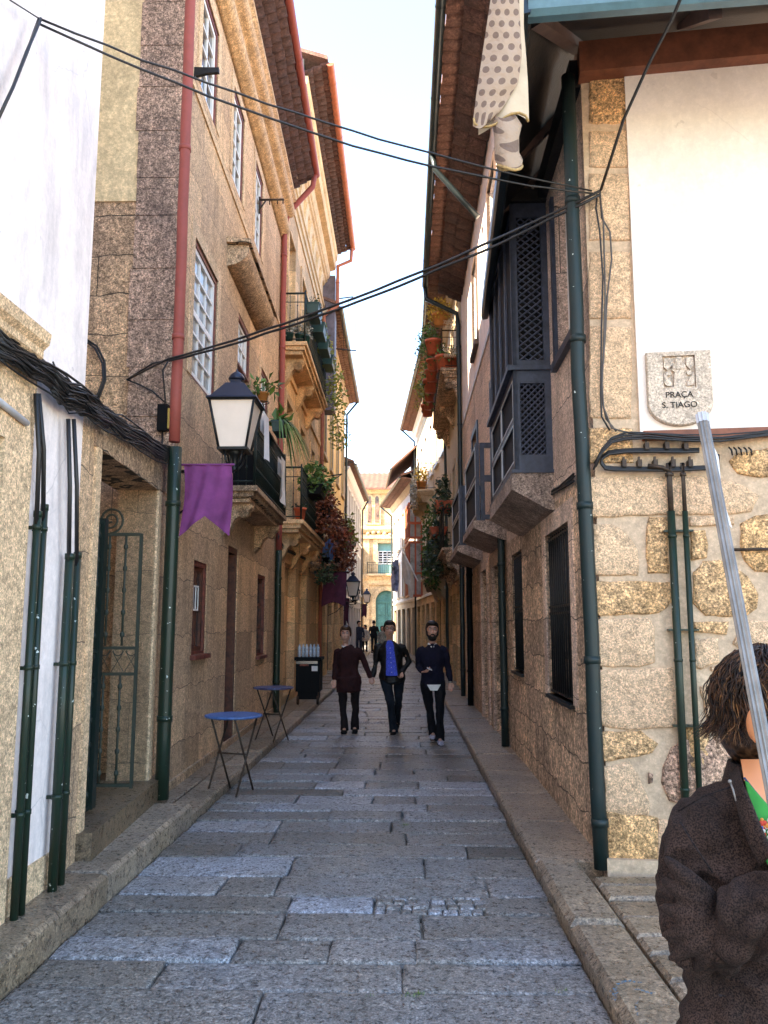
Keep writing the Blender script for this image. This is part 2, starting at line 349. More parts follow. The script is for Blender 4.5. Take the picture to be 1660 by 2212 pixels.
def leafm(name,c,c2):
    m,t,b=new(name); b.inputs['Roughness'].default_value=.5
    at=N(t,'Attribute',attribute_name='tone'); t.links.new(mixc(t,at.outputs['Fac'],tuple(c),tuple(c2)),b.inputs['Base Color'])
    return m
M['leaf']=leafm('green_leaves',(.03,.09,.015),(.14,.24,.04))
M['leaf_yel']=leafm('yellow_green_leaves',(.10,.15,.02),(.45,.40,.05))
M['leaf_gold']=leafm('golden_leaves',(.35,.22,.02),(.75,.55,.08))
M['leaf_rust']=leafm('rusty_leaves',(.10,.025,.012),(.38,.12,.05))
M['leaf_dark']=leafm('dark_leaves',(.015,.035,.015),(.06,.09,.03))
M['leaf_grey']=leafm('grey_flowers',(.15,.16,.12),(.55,.50,.45))
# =============================================================== ground
g=MB()
def gquad(x0,x1,y0,y1,n=1):
    g.add([(x0,y0,gz(y0)-.055),(x1,y0,gz(y0)-.055),(x1,y1,gz(y1)-.055),(x0,y1,gz(y1)-.055)],[(0,1,2,3)])
for y0,y1 in ((-60,20),(20,45),(45,160)): gquad(-80,80,y0,y1)
tag(g.build('ground',stone('square_ground',(.30,.27,.23),(.26,.24,.21),speck=30,contrast=.4,bump=.3)),kind='structure')
rn=random.Random(3)
# roadway slabs, laid in courses across the street
mb=MB(); Y=.6; row=0
def rsh(Y): return -.05*max(0,Y-25)
while Y<47.5:
    dep=rn.choice([.30,.36,.40,.45,.50,.33]); 
    if rn.random()<.08: dep=.2
    x=-1.80-rn.uniform(0,.2); first=True
    xl,xr=-1.80,.88
    x=xl
    if 4.5<Y<16 and rn.random()<.12:      # short patch of small setts
        px0=rn.uniform(-1.3,-.6); px1=px0+rn.uniform(.6,1.1)
    else: px0=px1=9
    while x<xr-.02:
        if x<px0<x+1.4 and x+.3<px0: 
            pass
        if px0<=x<px1:
            yy=Y
            while yy<Y+dep-.03:
                d_=min(.085,Y+dep-yy); xx=x
                while xx<px1:
                    w_=rn.uniform(.06,.11); mb.tone=rn.uniform(.2,.95); mb.slab(xx+.003,xx+w_-.003,yy+.003,yy+d_-.003,gz(Y)-.06,gz(Y)+rn.gauss(-.002,.003),.01); xx+=w_
                yy+=d_
            x=xx; continue
        ln=rn.choice([rn.uniform(.35,.7),rn.uniform(.7,1.2),rn.uniform(1.0,1.7)])
        if x==xl: ln=rn.uniform(.3,1.2)
        x1=min(x+ln,xr)
        if x<px0<x1: x1=px0 if px0-x>.25 else x1
        if xr-x1<.3: x1=xr
        mb.tone=min(1,max(0,rn.gauss(.42,.2))) if rn.random()>.14 else rn.uniform(.75,1)
        tx,ty=rn.gauss(0,.004),rn.gauss(0,.012); dz=rn.gauss(0,.003); cx,cy=(x+x1)/2,Y+dep/2
        zb=gz(Y); s_=rsh(Y)
        gp=.0035
        tl=lambda a,b:(a-cx-s_)*tx+(b-cy)*ty
        if Y<22: mb.flag(x+gp,x1-gp,Y+gp*.8,Y+dep-gp*.8,zb-.06,zb+dz,tl,rn)
        else: mb.slab(x+s_+gp,x1+s_-gp,Y+gp*.8,Y+dep-gp*.8,zb-.06,zb+dz,.007,tl)
        x=x1
    Y+=dep
tag(mb.build('paving',M['paving']),kind='structure')
# left pavement: kerb stones + flags
mb=MB(); Y=.5
def wallL(Y):    # wall base line on the left
    if Y<5.05: return -2.05
    if Y<7.75: return -2.08-(Y-5.05)*.063
    if Y<16: return -2.27-(Y-7.75)*.0192
    return -2.44
while Y<46:
    ln=rn.uniform(.9,1.5)
    if Y<7.1 and Y+ln>6.6: ln=7.15-Y
    Y1=Y+ln; near=Y<7.1; top=.17 if near else .09; zb=gz(Y)
    mb.tone=rn.uniform(.2,.75); k=-1.80-.28
    if near:
        a=[(k-.9,Y+.006),(-1.80,Y+.006)]
        mb.slab(-3.2,-1.80,Y+.005,Y1-.005,zb-.1,zb+top+rn.gauss(0,.004),.025)
    else:
        mb.slab(k,-1.80,Y+.005,Y1-.005,zb-.1,zb+top+rn.gauss(0,.003),.02)
        mb.tone=rn.uniform(.2,.6); mb.slab(-3.2,k-.006,Y+.2,Y1+.19,zb-.1,zb+top-.004,.01)
    Y=Y1
tag(mb.build('pavement_left_side',M['kerb']),kind='structure')
# right pavement
mb=MB(); Y=.5
while Y<47:
    ln=rn.uniform(.8,1.3); Y1=Y+ln; zb=gz(Y); s_=rsh(Y)
    mb.tone=rn.uniform(.3,.7)
    if Y<5.2:
        mb.slab(.88,1.17,Y+.005,Y1-.005,zb-.1,zb+.10+rn.gauss(0,.006),.035)
    else: 
        mb.slab(.88+s_,2.4,Y+.005,Y1-.005,zb-.1,zb+.085+rn.gauss(0,.003),.015)
    Y=Y1
y=.5
while y<5.4:      # rough setts between kerb and square
    x=1.18+rn.uniform(-.0,.0)
    dy=rn.uniform(.18,.34)
    while x<6.5:
        dx=rn.uniform(.25,.6); mb.tone=rn.uniform(.1,.6); z=.085+rn.gauss(0,.006)
        mb.slab(x+.006,x+dx-.006,y+.006,y+dy-.006,-.05,z,.02); x+=dx
    y+=dy
tag(mb.build('pavement_right_side',M['kerb']),kind='structure')
mb=MB(); mb.tone=.5       # the open square past the end of the street
for i in range(40):
    for j in range(26):
        x0=-13+j*1.1+(i%2)*.5; y0=47.6+i*.55
        mb.tone=rn.uniform(.4,.8); mb.slab(x0+.01,x0+1.09,y0+.01,y0+.54,.1,.25,.01)
tag(mb.build('church_square_paving',M['paving']),kind='structure')
mb=MB(); mb.box(-1.785,-1.775,0,45,-.02,.02)
# blue paint mark on the near kerb
mb=MB(); r3=random.Random(5)
for path,wd in (([(1326,2158),(1329,2140),(1335,2128),(1348,2121),(1366,2120),(1384,2124)],.008),([(1372,2137),(1392,2140),(1403,2146),(1414,2144)],.006),([(1384,2152),(1374,2172),(1379,2196)],.005)):
    P_=[onZ(x,y,.112) for x,y in path]
    for i in range(len(P_)-1):
        for k in range(14):
            if r3.random()<.28: continue
            p=P_[i].lerp(P_[i+1],(k+r3.random())/14)+Vector((r3.gauss(0,wd*.55),r3.gauss(0,wd*.55),.0002*k)); r_=wd*r3.uniform(.25,.75)
            mb.add([p+Vector((r_*math.cos(a),r_*math.sin(a)*r3.uniform(.6,1.3),0)) for a in [.9*q for q in range(7)]],[tuple(range(7))])
tag(mb.build('paint_mark',plain('blue_spray_paint',(.10,.27,.40),.7,0,.7,60)),kind='structure')

# =============================================================== generic facade pieces
def window(par,fr,h,d,nx,nz,fm,gm,fw=.05,mw=.022,name='window',split=None,label=None,casing=None):
    a0,a1,z0,z1=h; mb=MB()
    if casing:
        cm=MB(); cw=.06
        fr.box(cm,a0,a0+cw,z0,z1,d-.06,-.01); fr.box(cm,a1-cw,a1,z0,z1,d-.06,-.01); fr.box(cm,a0+cw,a1-cw,z1-cw,z1,d-.06,-.01); fr.box(cm,a0+cw,a1-cw,z0,z0+cw*.6,d-.06,-.01)
        a0+=cw;a1-=cw;z0+=cw*.6;z1-=cw
    fr.box(mb,a0,a0+fw,z0,z1,d-.02,d+.025); fr.box(mb,a1-fw,a1,z0,z1,d-.02,d+.025)
    fr.box(mb,a0+fw,a1-fw,z0,z0+fw,d-.02,d+.025); fr.box(mb,a0+fw,a1-fw,z1-fw,z1,d-.02,d+.025)
    ia0,ia1,iz0,iz1=a0+fw,a1-fw,z0+fw,z1-fw
    for i in range(1,nx):
        x=ia0+(ia1-ia0)*i/nx; w_=mw*(1.5 if nx%2==0 and i==nx//2 else 1)
        fr.box(mb,x-w_/2,x+w_/2,iz0,iz1,d-.012,d+.015)
    for j in range(1,nz):
        z=iz0+(iz1-iz0)*j/nz; w_=mw
        if split and j==split: w_=mw*2.4
        fr.box(mb,ia0,ia1,z-w_/2,z+w_/2,d-.01,d+.02)
    o=mb.build(name,fm,par)
    if label: o['label']=label
    if casing: cm.build('casing',casing,o)
    gmb=MB(); fr.box(gmb,ia0,ia1,iz0,iz1,d-.011,d-.004); gmb.build('pane',gm,o)
    return o
def door(par,fr,h,d,m,label=None,panels=2,handle=True,boards=0):
    a0,a1,z0,z1=h; mb=MB(); fr.box(mb,a0,a1,z0,z1,d-.05,d)
    fr.box(mb,a0,a0+.05,z0,z1,d,d+.03); fr.box(mb,a1-.05,a1,z0,z1,d,d+.03); fr.box(mb,a0+.05,a1-.05,z1-.06,z1,d,d+.03)
    if boards:
        for i in range(boards):
            x0=a0+.06+(a1-a0-.12)*i/boards; fr.box(mb,x0+.004,x0+(a1-a0-.12)/boards-.004,z0+.02,z1-.07,d,d+.012)
    else:
        for i in range(panels):
            z=z0+.12+(z1-z0-.2)*i/panels; fr.box(mb,a0+.12,a1-.12,z,z+(z1-z0-.2)/panels-.1,d,d+.015)
    o=mb.build('door',m,par)
    if label: o['label']=label
    if handle:
        k=MB(); k.ball(fr.P(a1-.12,z0+1.0,d+.05),.022); k.build('door_handle',M['iron'],o)
    return o
def surround(par,fr,h,wd,d,m,sill=True,name='window_surround'):
    a0,a1,z0,z1=h; mb=MB()
    fr.box(mb,a0-wd,a0,z0-(.0),z1+wd,-.02,d); fr.box(mb,a1,a1+wd,z0,z1+wd,-.02,d); fr.box(mb,a0,a1,z1,z1+wd,-.02,d)
    if sill: fr.box(mb,a0-wd*1.2,a1+wd*1.2,z0-.1,z0,-.02,d+.05)
    return mb.build(name,m,par)
def tiles_under(par,fr,a0,a1,dA,zA,dB,zB,m,sp=.22,name='roof_tiles',rows=2):
    """rows of barrel tiles running out from the wall, seen from below"""
    mb=MB(); mb.smooth=True; n=int((a1-a0)/sp)
    for rw in range(rows):
        f0=rw/rows; f1=(rw+1.12)/rows if rw<rows-1 else 1.0
        dz=-.03*rw*0
        for i in range(n):
            ac=a0+(i+.5)*(a1-a0)/n; r_=(a1-a0)/n*.56; 
            jit=rn.uniform(-.015,.015)
            q=[]
            for (f,off) in ((f0,.02),(f1,-.02)):
                dd=dA+(dB-dA)*f+jit; zz=zA+(zB-zA)*f+off
                q.append([fr.P(ac+r_*math.cos(t),zz-r_*.55*math.sin(t),dd) for t in [math.pi*k/6 for k in range(7)]])
                q.append([fr.P(ac+(r_-.016)*math.cos(t),zz+.004-(r_-.016)*.5*math.sin(t),dd) for t in [math.pi*k/6 for k in range(7)]])
            v=q[0]+q[2]+q[1]+q[3]
            fs=[(k,k+1,8+k,7+k) for k in range(6)]
            fs+=[(14+k,14+k+7,14+k+8,14+k+1) for k in range(6)]
            fs+=[(7+k,8+k,22+k,21+k) for k in range(6)]
            mb.add(v,fs)
    return mb.build(name,m,par)
def roof(par,fr,a0,a1,dB,zB,dC,zC,m,name='roof',rip=.2):
    """tiled slope from eave (dB,zB) back to ridge (dC,zC) with barrel ripples, closed below"""
    mb=MB(); mb.smooth=True; n=max(6,int((a1-a0)/rip*4))
    def P_(u,v): 
        a=a0+(a1-a0)*u; zz=zB+(zC-zB)*v; return fr.P(a,zz+.05*abs(math.sin(math.pi*(a-a0)/rip)),dB+(dC-dB)*v)
    mb.sheet(P_,n,3); mb.smooth=False
    th=.07
    for q in (((dB,zB),(dC,zC)),):
        (d0,z0),(d1,z1)=q
        mb.add([fr.P(a0,z0-th,d0),fr.P(a1,z0-th,d0),fr.P(a1,z1-th,d1),fr.P(a0,z1-th,d1)],[(0,1,2,3)])
        for a in (a0,a1): mb.add([fr.P(a,z0-th,d0),fr.P(a,z1-th,d1),fr.P(a,z1+.02,d1),fr.P(a,z0+.02,d0)],[(0,1,2,3)])
        mb.add([fr.P(a0,z0-th,d0),fr.P(a1,z0-th,d0),fr.P(a1,z0+.03,d0),fr.P(a0,z0+.03,d0)],[(0,1,2,3)])
    return mb.build(name,m,par)
def gutter(par,fr,a0,a1,d,z,r_,m,joints=True):
    mb=MB(); mb.smooth=True; n=9
    pr=[(d+r_*math.cos(t),z-r_*math.sin(t)) for t in [math.pi*k/(n-1) for k in range(n)]]
    pi=[(d+(r_-.008)*math.cos(t),z-(r_-.008)*math.sin(t)) for t in [math.pi*k/(n-1) for k in range(n)]]
    rings=[[fr.P(a,zz,dd) for dd,zz in pr+pi[::-1]] for a in (a0,a1)]
    k=2*n; mb.add(rings[0]+rings[1],[(i,(i+1)%k,k+(i+1)%k,k+i) for i in range(k)])
    mb.smooth=False
    if joints:
        a=a0+.6
        while a<a1:
            rr=[[fr.P(x,z-(r_+.008)*math.sin(t),d+(r_+.008)*math.cos(t)) for t in [math.pi*q/(n-1) for q in range(n)]] for x in (a,a+.03)]
            mb.add(rr[0]+rr[1],[(i,i+1,n+i+1,n+i) for i in range(n-1)]); a+=1.9
    for a in (a0,a1): mb.add([fr.P(a,zz,dd) for dd,zz in pr],[tuple(range(n))])
    return mb.build('gutter',m,par)
def pipe(par,pts,r_,m,name='downpipe',collars=1.9,label=None,n=12):
    q=[Vector(pts[0])]; r7=random.Random(int(abs(q[0].x+q[0].y)*97))
    for a,b in zip(pts[:-1],pts[1:]):
        a,b=Vector(a),Vector(b); k=max(1,int((b-a).length/.45))
        for j in range(1,k+1):
            p=a.lerp(b,j/k)
            if j<k: p+=Vector((r7.gauss(0,.0035),r7.gauss(0,.0035),0))
            q.append(p)
    mb=MB(); mb.tube(q,r_,n)
    if collars:
        for a,b in zip(pts[:-1],pts[1:]):
            a,b=Vector(a),Vector(b); L=(b-a).length
            if L>1.2 and abs((b-a).normalized().z)>.9:
                k=.5
                while k<L:
                    p=a+(b-a).normalized()*k; q=p+(b-a).normalized()*.05
                    mb.tube([p,q],r_*1.14,n); k+=collars
    o=mb.build(name,m,par)
    if label: o['label']=label
    return o
def railing(par,fr,a0,a1,z,h,dA,dB,m,sp=.11,name='railing',near=True,far=True,topr=.018):
    mb=MB()
    def run(P,Q,k):
        for i in range(k+1):
            p=P+(Q-P)*(i/k)
            mb.tube([p,p+Vector((0,0,h))],.007,5)
            for zz in (.25,.5,.75):
                c=p+Vector((0,0,h*zz)); mb.tube([c-Vector((0,0,.02)),c,c+Vector((0,0,.02))],[.007,.016,.007],5,False)
        for zz,r_ in ((h,topr),(.06,.012),(h*.82,.009)): mb.tube([P+Vector((0,0,zz)),Q+Vector((0,0,zz))],r_,6)
    A=fr.P(a0,z,dA);B=fr.P(a0,z,dB);C=fr.P(a1,z,dB);D=fr.P(a1,z,dA)
    if near: run(A,B,max(2,int((B-A).length/sp)))
    run(B,C,int((C-B).length/sp))
    if far: run(D,C,max(2,int((D-C).length/sp)))
    for p in (B,C): mb.tube([p,p+Vector((0,0,h+.06))],.018,6)
    return mb.build(name,m,par)
def balc_slab(par,fr,a0,a1,z,dB,m,th=.14,steps=3,name='slab'):
    mb=MB(); 
    for i in range(steps):
        k=i*.05; fr.box(mb,a0+k,a1-k,z-th*(i+1)/steps,z-th*i/steps-.0,0,dB-k)
    return mb.build(name,m,par)
def corbel(par,fr,a,z,dB,h,m,wd=.16):
    mb=MB(); pr=[(-.02,z)]
    for k in range(9):
        t=k/8; pr.append((dB*(1-t)**1.0*(.92+.18*math.sin(t*9)), z-h*t))
    pr.append((-.02,z-h)); fr.prof(mb,a-wd/2,a+wd/2,pr[::-1])
    for s_ in (-1,1):
        mb.tube([fr.P(a-wd/2-.012,z-h*.28,dB*.66),fr.P(a+wd/2+.012,z-h*.28,dB*.66)],h*.16,12)
    return mb.build('corbel',m,par)

# =============================================================== left 1: white building
L1=Fr((-2.04,-9),(-2.05,5.05)); s1=L1.sY
wb=thing('white_building','tall white plastered building at the near left with a stone doorway edge','building',L1.P(s1(4),0,0))
mb=MB(); L1.wall(mb,0,L1.L,.0,16,[(s1(3.3),s1(4.0),-.1+.2,2.62)],.2); L1.body(mb,0,L1.L,0,16,9)  # wall above the view raised to keep sun off the facing walls
mb.build('wall',M['white_plaster'],wb)
mb=MB(); L1.box(mb,L1.px(46,1400,.03)[0]+.002,s1(5.05)-.003,0,.36,-.02,.012); mb.build('plinth',M['granite_tan2'],wb)
# stone doorway frame with moulded cornice
mb=MB(); L1.box(mb,s1(4.0),L1.px(46,1400,.03)[0],0,3.0,-.2,.03); L1.box(mb,s1(3.1),s1(4.0),2.6,3.0,-.2,.03)
L1.prof(mb,s1(2.9),L1.px(84,812,.08)[0],[(-.02,3.0),(.05,3.0),(.06,3.06),(.10,3.09),(.10,3.13),(.13,3.16),(.14,3.22),(-.02,3.24)])
mb.build('doorway_surround',M['granite_tan2'],wb)
door(wb,L1,(s1(3.3),s1(4.0),.1,2.62),-.12,M['green_door'])
mb=MB(); mb.tube([L1.P(s1(3.5),2.80,.045),L1.P(s1(4.19),2.72,.045)],.018,8); mb.build('door_rail',M['white_edge'],wb)
# cable conduits on its wall
def conduit(x,y0,y1,r_,lab,cable_to=None,fr=L1,dd=.06,m='green_pipe'):
    a,_=fr.px(x,1400,dd); _,zt=fr.px(x,y0,dd)
    base=.17 if fr is L1 else .09
    t=thing('cable_conduit',lab,'cable conduit',fr.P(a,base,dd),group=None)
    mb=MB(); mb.tube([fr.P(a,base,dd),fr.P(a,zt,dd)],r_,14)
    z=base+.5
    while z<zt:
        mb.tube([fr.P(a,z,dd),fr.P(a,z+.025,dd)],r_*1.18,14); fr.box(mb,a-.008,a+.008,z,z+.02,0,dd); z+=.75
    mb.tube([fr.P(a,zt-.03,dd),fr.P(a,zt+.004,dd)],r_*1.12,14)
    mb.build('tube',M[m],t)
    if cable_to:
        mb=MB()
        for k,(cx,cy) in enumerate(cable_to):
            b=fr.px(cx,cy,dd); mid=((a+b[0])/2+rn.uniform(-.02,.02),(zt+b[1])/2)
            mb.tube([fr.P(a+(k-.5)*.012,zt-.1,dd),fr.P(mid[0],mid[1],dd+.01),fr.P(b[0],b[1],dd)],.013,7)
        mb.build('riser_cable',M['cable'],t)
    return t
GC='green cable conduits on the white wall'
conduit(65,1100,0,.021,'thin dark green conduit, leftmost of the four on the white wall',[(78,850)])['group']=GC
conduit(79,1085,0,.020,'dark green conduit beside the leftmost one, its foot rusted brown',[(84,850)])['group']=GC
conduit(141,1195,0,.027,'thick dark green conduit with a pale paint scrape on the white wall',[(148,905)])['group']=GC
conduit(158,1192,0,.022,'thin dark green conduit nearest the gate wall on the white wall',[(160,905)])['group']=GC

# =============================================================== gate wall + gate
LG=Fr((-2.075,5.06),(-2.25,7.74)); 
gw=thing('gate_wall','low weathered granite wall with a lintel over an iron gate, left of the tall stone house','wall',LG.P(1.3,.17,0))
ga0=LG.px(190,1500)[0]; ga1=LG.px(338,1500)[0]
ga1=min(ga1,LG.L-.55)
gz0,gz1=.34,2.86
mb=MB(); LG.wall(mb,0,ga0,0,3.16,[],.3); LG.wall(mb,ga1+.0,LG.L,0,3.16,[],.3); LG.wall(mb,ga0,ga1,3.1,3.16)
LG.box(mb,0,ga0,0,3.1,-.02,-.34); LG.box(mb,ga1,LG.L,0,3.1,-.02,-.34)
mb.build('wall',M['granite_tan'],gw)
mb=MB(); LG.box(mb,ga0-.14,ga1+.02,gz1,3.17,-.36,.018); LG.box(mb,ga1+.02,LG.L-.004,gz1+.02,3.165,-.36,.012); mb.build('lintel',M['granite_dark'],gw)
mb=MB(); LG.box(mb,ga0-.1,LG.L-.12,0,gz0,-.5,.10); mb.build('threshold',M['kerb'],gw)
mb=MB(); LG.box(mb,ga0-.11,ga0,gz0,gz1,-.34,.02); LG.box(mb,ga1,ga1+.13,gz0,gz1,-.34,.02); mb.build('jamb',M['granite_tan2'],gw)
# wall seen through the gate
mb=MB(); fb=Fr((-2.9,5.1),(-2.95,7.7)); fb.box(mb,0,2.6,0,3.0,-.2,0); mb.box(-2.92,-2.6,7.55,7.7,.2,3.0)
mb.build('inner_wall',M['granite_tan'],gw)
mb=MB(); mb.box(-9,-3.5,5.06,7.7,0,13); mb.build('unseen_sun_block',M['white_plaster'],wb)  # unseen block added to stop sun coming through the gap over the gate
ig=thing('iron_gate','dark green wrought iron double gate with spiral scrolls, set in the low granite wall','gate',LG.P((ga0+ga1)/2,gz0,-.1))
gt=2.42
def leaf(LG,a0,a1,m,d,name,scroll=True):
    mb=MB(); b=.022
    P=lambda a,z,dd=0:LG.P(a,z,d+dd)
    def bar(a,z0,z1,knots=True):
        mb.tube([P(a,z0),P(a,z1)],.010,7)
        if knots:
            for k in range(5):
                z=z0+(z1-z0)*(k+.5)/5; mb.tube([P(a,z-.025),P(a,z-.01),P(a,z+.01),P(a,z+.025)],[.010,.019,.019,.010],8,False)
    LG.box(mb,a0,a0+b,gz0+.02,gt,d-.015,d+.015); LG.box(mb,a1-b,a1,gz0+.02,gt,d-.015,d+.015)
    for z in (gz0+.03,1.25,1.46,gt-.02): LG.box(mb,a0+b,a1-b,z,z+.025,d-.012,d+.012)
    n=max(1,int((a1-a0)/.16)); 
    for i in range(1,n+1):
        a=a0+(a1-a0)*i/(n+1); bar(a,gz0+.05,1.25); bar(a,1.49,gt-.02)
    k=int((a1-a0)/.1)
    for i in range(k):     # little lace panel between the rails
        c=a0+(i+.5)*(a1-a0)/k
        mb.tube([P(c+.04*math.cos(t),1.455-.045*math.sin(t)) for t in [math.pi*q/8 for q in range(9)]],.004,5)
        mb.tube([P(c-.05,1.45),P(c+.05,1.28)],.003,4); mb.tube([P(c+.05,1.45),P(c-.05,1.28)],.003,4)
    if scroll:
        c=(a0+a1)/2; pts=[]
        for q in range(34):
            t=q/33*4.2*math.pi; r_=.115*(1-q/33*.86); pts.append(P(c+r_*math.sin(t)*1.0,gt+.115-r_*math.cos(t)))
        mb.tube(pts,.010,6)
        pts=[P(c-.1+.05*(1-q/24*.8)*math.cos(q/24*3.4*math.pi),gt-.16+.05*(1-q/24*.8)*math.sin(q/24*3.4*math.pi)) for q in range(25)]
        mb.tube(pts,.007,5)
    return mb.build(name,m,ig)
GI=Fr((onY(228,1400,6.75).x,6.75),(onY(299,1400,6.75).x,6.75),1)
leaf(GI,-.28,GI.L,M['gate_grey'],0,'gate_leaf')
leaf(LG,ga0+.01,ga0+.52,M['green_iron'],-.10,'gate_leaf',False)
mb=MB(); LG.box(mb,ga0+.44,ga0+.53,gz0+.03,gt+.02,-.13,-.07); mb.build('lock_plate',M['green_iron'],ig)
# =============================================================== left 2: tall stone house
L2=Fr((-2.27,7.76),(-2.415,15.3)); s2=L2.sY
h2=thing('stone_house','tall weathered granite house on the left with white sash windows and red downpipe','building',L2.P(2,.09,0))
wA=(s2(8.42),s2(9.62),4.32,5.9); wB=(s2(11.05),s2(12.05),3.42,6.08); wC=(s2(13.1),s2(13.95),4.35,5.95)
tA=(s2(8.42),s2(9.27),7.72,9.0); tB=(s2(10.28),s2(11.1),7.72,9.05); tC=(s2(12.15),s2(12.9),7.72,9.08)
gR=(s2(8.86),s2(9.52),1.34,2.37); gD=(s2(10.75),s2(11.45),.09,2.72); gS=(s2(13.25),s2(14.1),1.17,2.5)
mb=MB(); L2.wall(mb,0,L2.L,0,10.3,[wA,wB,wC,tA,tB,tC,gR,gD,gS],.24); L2.body(mb,.25,L2.L,0,10.5,7)
mb.build('wall',M['granite_tan'],h2)
S2=Fr((-9.3,7.76),(-2.27,7.76)); 
mb=MB(); S2.box(mb,0,7.03,0,10.5,-.25,0.0); mb.build('side_wall',M['granite_dark'],h2)
pa,pz=S2.px(300,432); mb=MB(); 
pl=[(0,pz),(pa,pz)]; 
for k in range(14): pl.append((pa+rn.uniform(-.03,.03)+k*.012,pz+k*.4))
pl.append((0,pz+5.2))
for k in range(1,len(pl)-2):
    (aa,za),(ab,zb_)=pl[k],pl[k+1]
    mb.hexa([S2.P(3,za,0),S2.P(aa,za,0),S2.P(aa,za,.012),S2.P(3,za,.012),S2.P(3,zb_,0),S2.P(ab,zb_,0),S2.P(ab,zb_,.012),S2.P(3,zb_,.012)])
S2.box(mb,0,pa+.08,pz-.02,pz+.006,.0,.02)
mb.build('plaster_patch',M['yellow_plaster_patch'],h2)
rd=M['red_wood']
window(h2,L2,wA,-.05,3,6,M['white_paint'],M['glass_pale'],.06,.028,split=3,casing=rd)
window(h2,L2,tA,-.05,2,4,M['white_paint'],M['glass_dark'],.06,.026,casing=rd)
window(h2,L2,tB,-.05,2,4,M['white_paint'],M['glass_dark'],.06,.026,casing=rd)
window(h2,L2,tC,-.05,2,4,M['white_paint'],M['glass_dark'],.06,.026,casing=rd)
window(h2,L2,wC,-.06,2,5,M['white_paint'],M['glass_pale'],.06,.026,casing=rd)
z_=5.35
window(h2,L2,(wB[0],wB[1],z_,wB[3]),-.07,3,2,M['white_paint'],M['glass_pale'],.05,.026,casing=rd)
window(h2,L2,(wB[0],wB[1],wB[2],z_),-.18,2,3,M['white_paint'],M['glass_pale'],.09,.03,name='balcony_door')
# small red ground floor window with shutters and a white framed paper
window(h2,L2,gR,-.06,2,2,M['redbrown_wood'],M['glass_dark'],.05,.05,casing=rd)
mb=MB(); L2.box(mb,gR[0]-.05,gR[1]+.06,gR[2]-.05,gR[2],0,.06); mb.build('window_sill',rd,h2)
mb=MB()
for a in (gR[0]+.10,gR[0]+.22,gR[0]+.34): L2.box(mb,a,a+.018,1.82,2.1,-.03,-.02)
for z in (1.82,2.08): L2.box(mb,gR[0]+.10,gR[0]+.358,z,z+.02,-.03,-.02)
mb.build('window_card',M['white_paint'],h2)
door(h2,L2,gD,-.18,M['redbrown_wood'],boards=5)
mb=MB(); L2.box(mb,gD[1]-.07,gD[1]-.001,gD[2],gD[3]-.001,-.2,-.012); L2.box(mb,gD[0]+.001,gD[0]+.07,gD[2],gD[3]-.001,-.2,-.012); L2.box(mb,gD[0]+.07,gD[1]-.07,gD[3]-.08,gD[3]-.001,-.2,-.012); mb.build('door_frame',M['redbrown_wood'],h2)
window(h2,L2,gS,-.08,1,3,M['redbrown_wood'],M['glass_dark'],.06,.04,casing=rd)
mb=MB(); L2.box(mb,gS[0]-.04,gS[1]+.04,gS[2]-.05,gS[2],0,.06); mb.build('window_sill',rd,h2)
mb=MB(); L2.box(mb,0,L2.L,-.05,.17,0,.03); mb.build('plinth',M['granite_dark'],h2)
# stone hood over the balcony door
mb=MB(); pr=[(0,6.36),(.10,6.38),(.18,6.42),(.25,6.48),(.28,6.56),(.28,6.64),(0,6.66)]
L2.prof(mb,s2(10.15),s2(12.65),pr,True); L2.prof(mb,s2(10.08),s2(12.72),[(0,6.66),(.32,6.65),(.32,6.70),(0,6.74)])
mb.build('door_hood',M['granite_dark'],h2)
for h in (wA,wC,tA,tB,tC):
    surround(h2,L2,h,.16,.012,M['granite_tan2'],sill=False)
mb=MB(); L2.box(mb,0,L2.L,7.46,7.54,0,.02); mb.build('string_course',M['granite_tan2'],h2)
# big rounded cornice
mb=MB(); pr=[(0,9.28)]+[(.05+.13*math.sin(t),9.48-.14*math.cos(t)) for t in [math.pi*k/8 for k in range(9)]]+[(.07,9.66),(.14,9.72)]+[(.17+.10*math.sin(t),9.86-.12*math.cos(t)) for t in [math.pi*k/8 for k in range(9)]]+[(.30,10.02),(.30,10.1),(0,10.12)]
L2.prof(mb,-.02,L2.L,pr,True); mb.build('cornice',M['cornice_gold'],h2)
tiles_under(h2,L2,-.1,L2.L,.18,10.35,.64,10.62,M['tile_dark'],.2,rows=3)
mb=MB(); L2.box(mb,-.1,L2.L,10.13,10.72,-.25,.24); mb.build('eave_board',M['black_wood'],h2)
roof(h2,L2,-.1,L2.L,.62,10.78,-4.2,12.6,M['terracotta'])
gutter(h2,L2,-.3,L2.L,.68,10.66,.075,M['red_pipe'])
p0=L2.P(L2.L-.1,10.6,.66); zb=onX(605,470,-2.36).z
pipe(h2,[p0,L2.P(L2.L-.1,10.35,.62),L2.P(L2.L-.06,zb+.35,.12),L2.P(L2.L-.06,zb,.07),L2.P(L2.L-.06,6,.07),L2.P(L2.L-.06,3.05,.07)],.055,M['red_pipe'],label='long red downpipe at the far end of the stone house')
pipe(h2,[L2.P(L2.L-.06,3.06,.07),L2.P(L2.L-.06,.09,.07)],.06,M['green_pipe'],label='green lower length of the far downpipe')
# corner pipe: red above, dark green below
cxb=-2.10; cyb=7.28
zt=onY(375,955,cyb).z
pipe(h2,[(cxb,cyb,10.55),(cxb,cyb,zt)],.052,M['red_pipe'],label='faded red upper downpipe at the near corner of the house')
pipe(h2,[(cxb+.01,cyb,zt-.05),(cxb+.0,cyb,.17)],.062,M['green_pipe'],label='thick dark green chipped lower downpipe beside the gate')
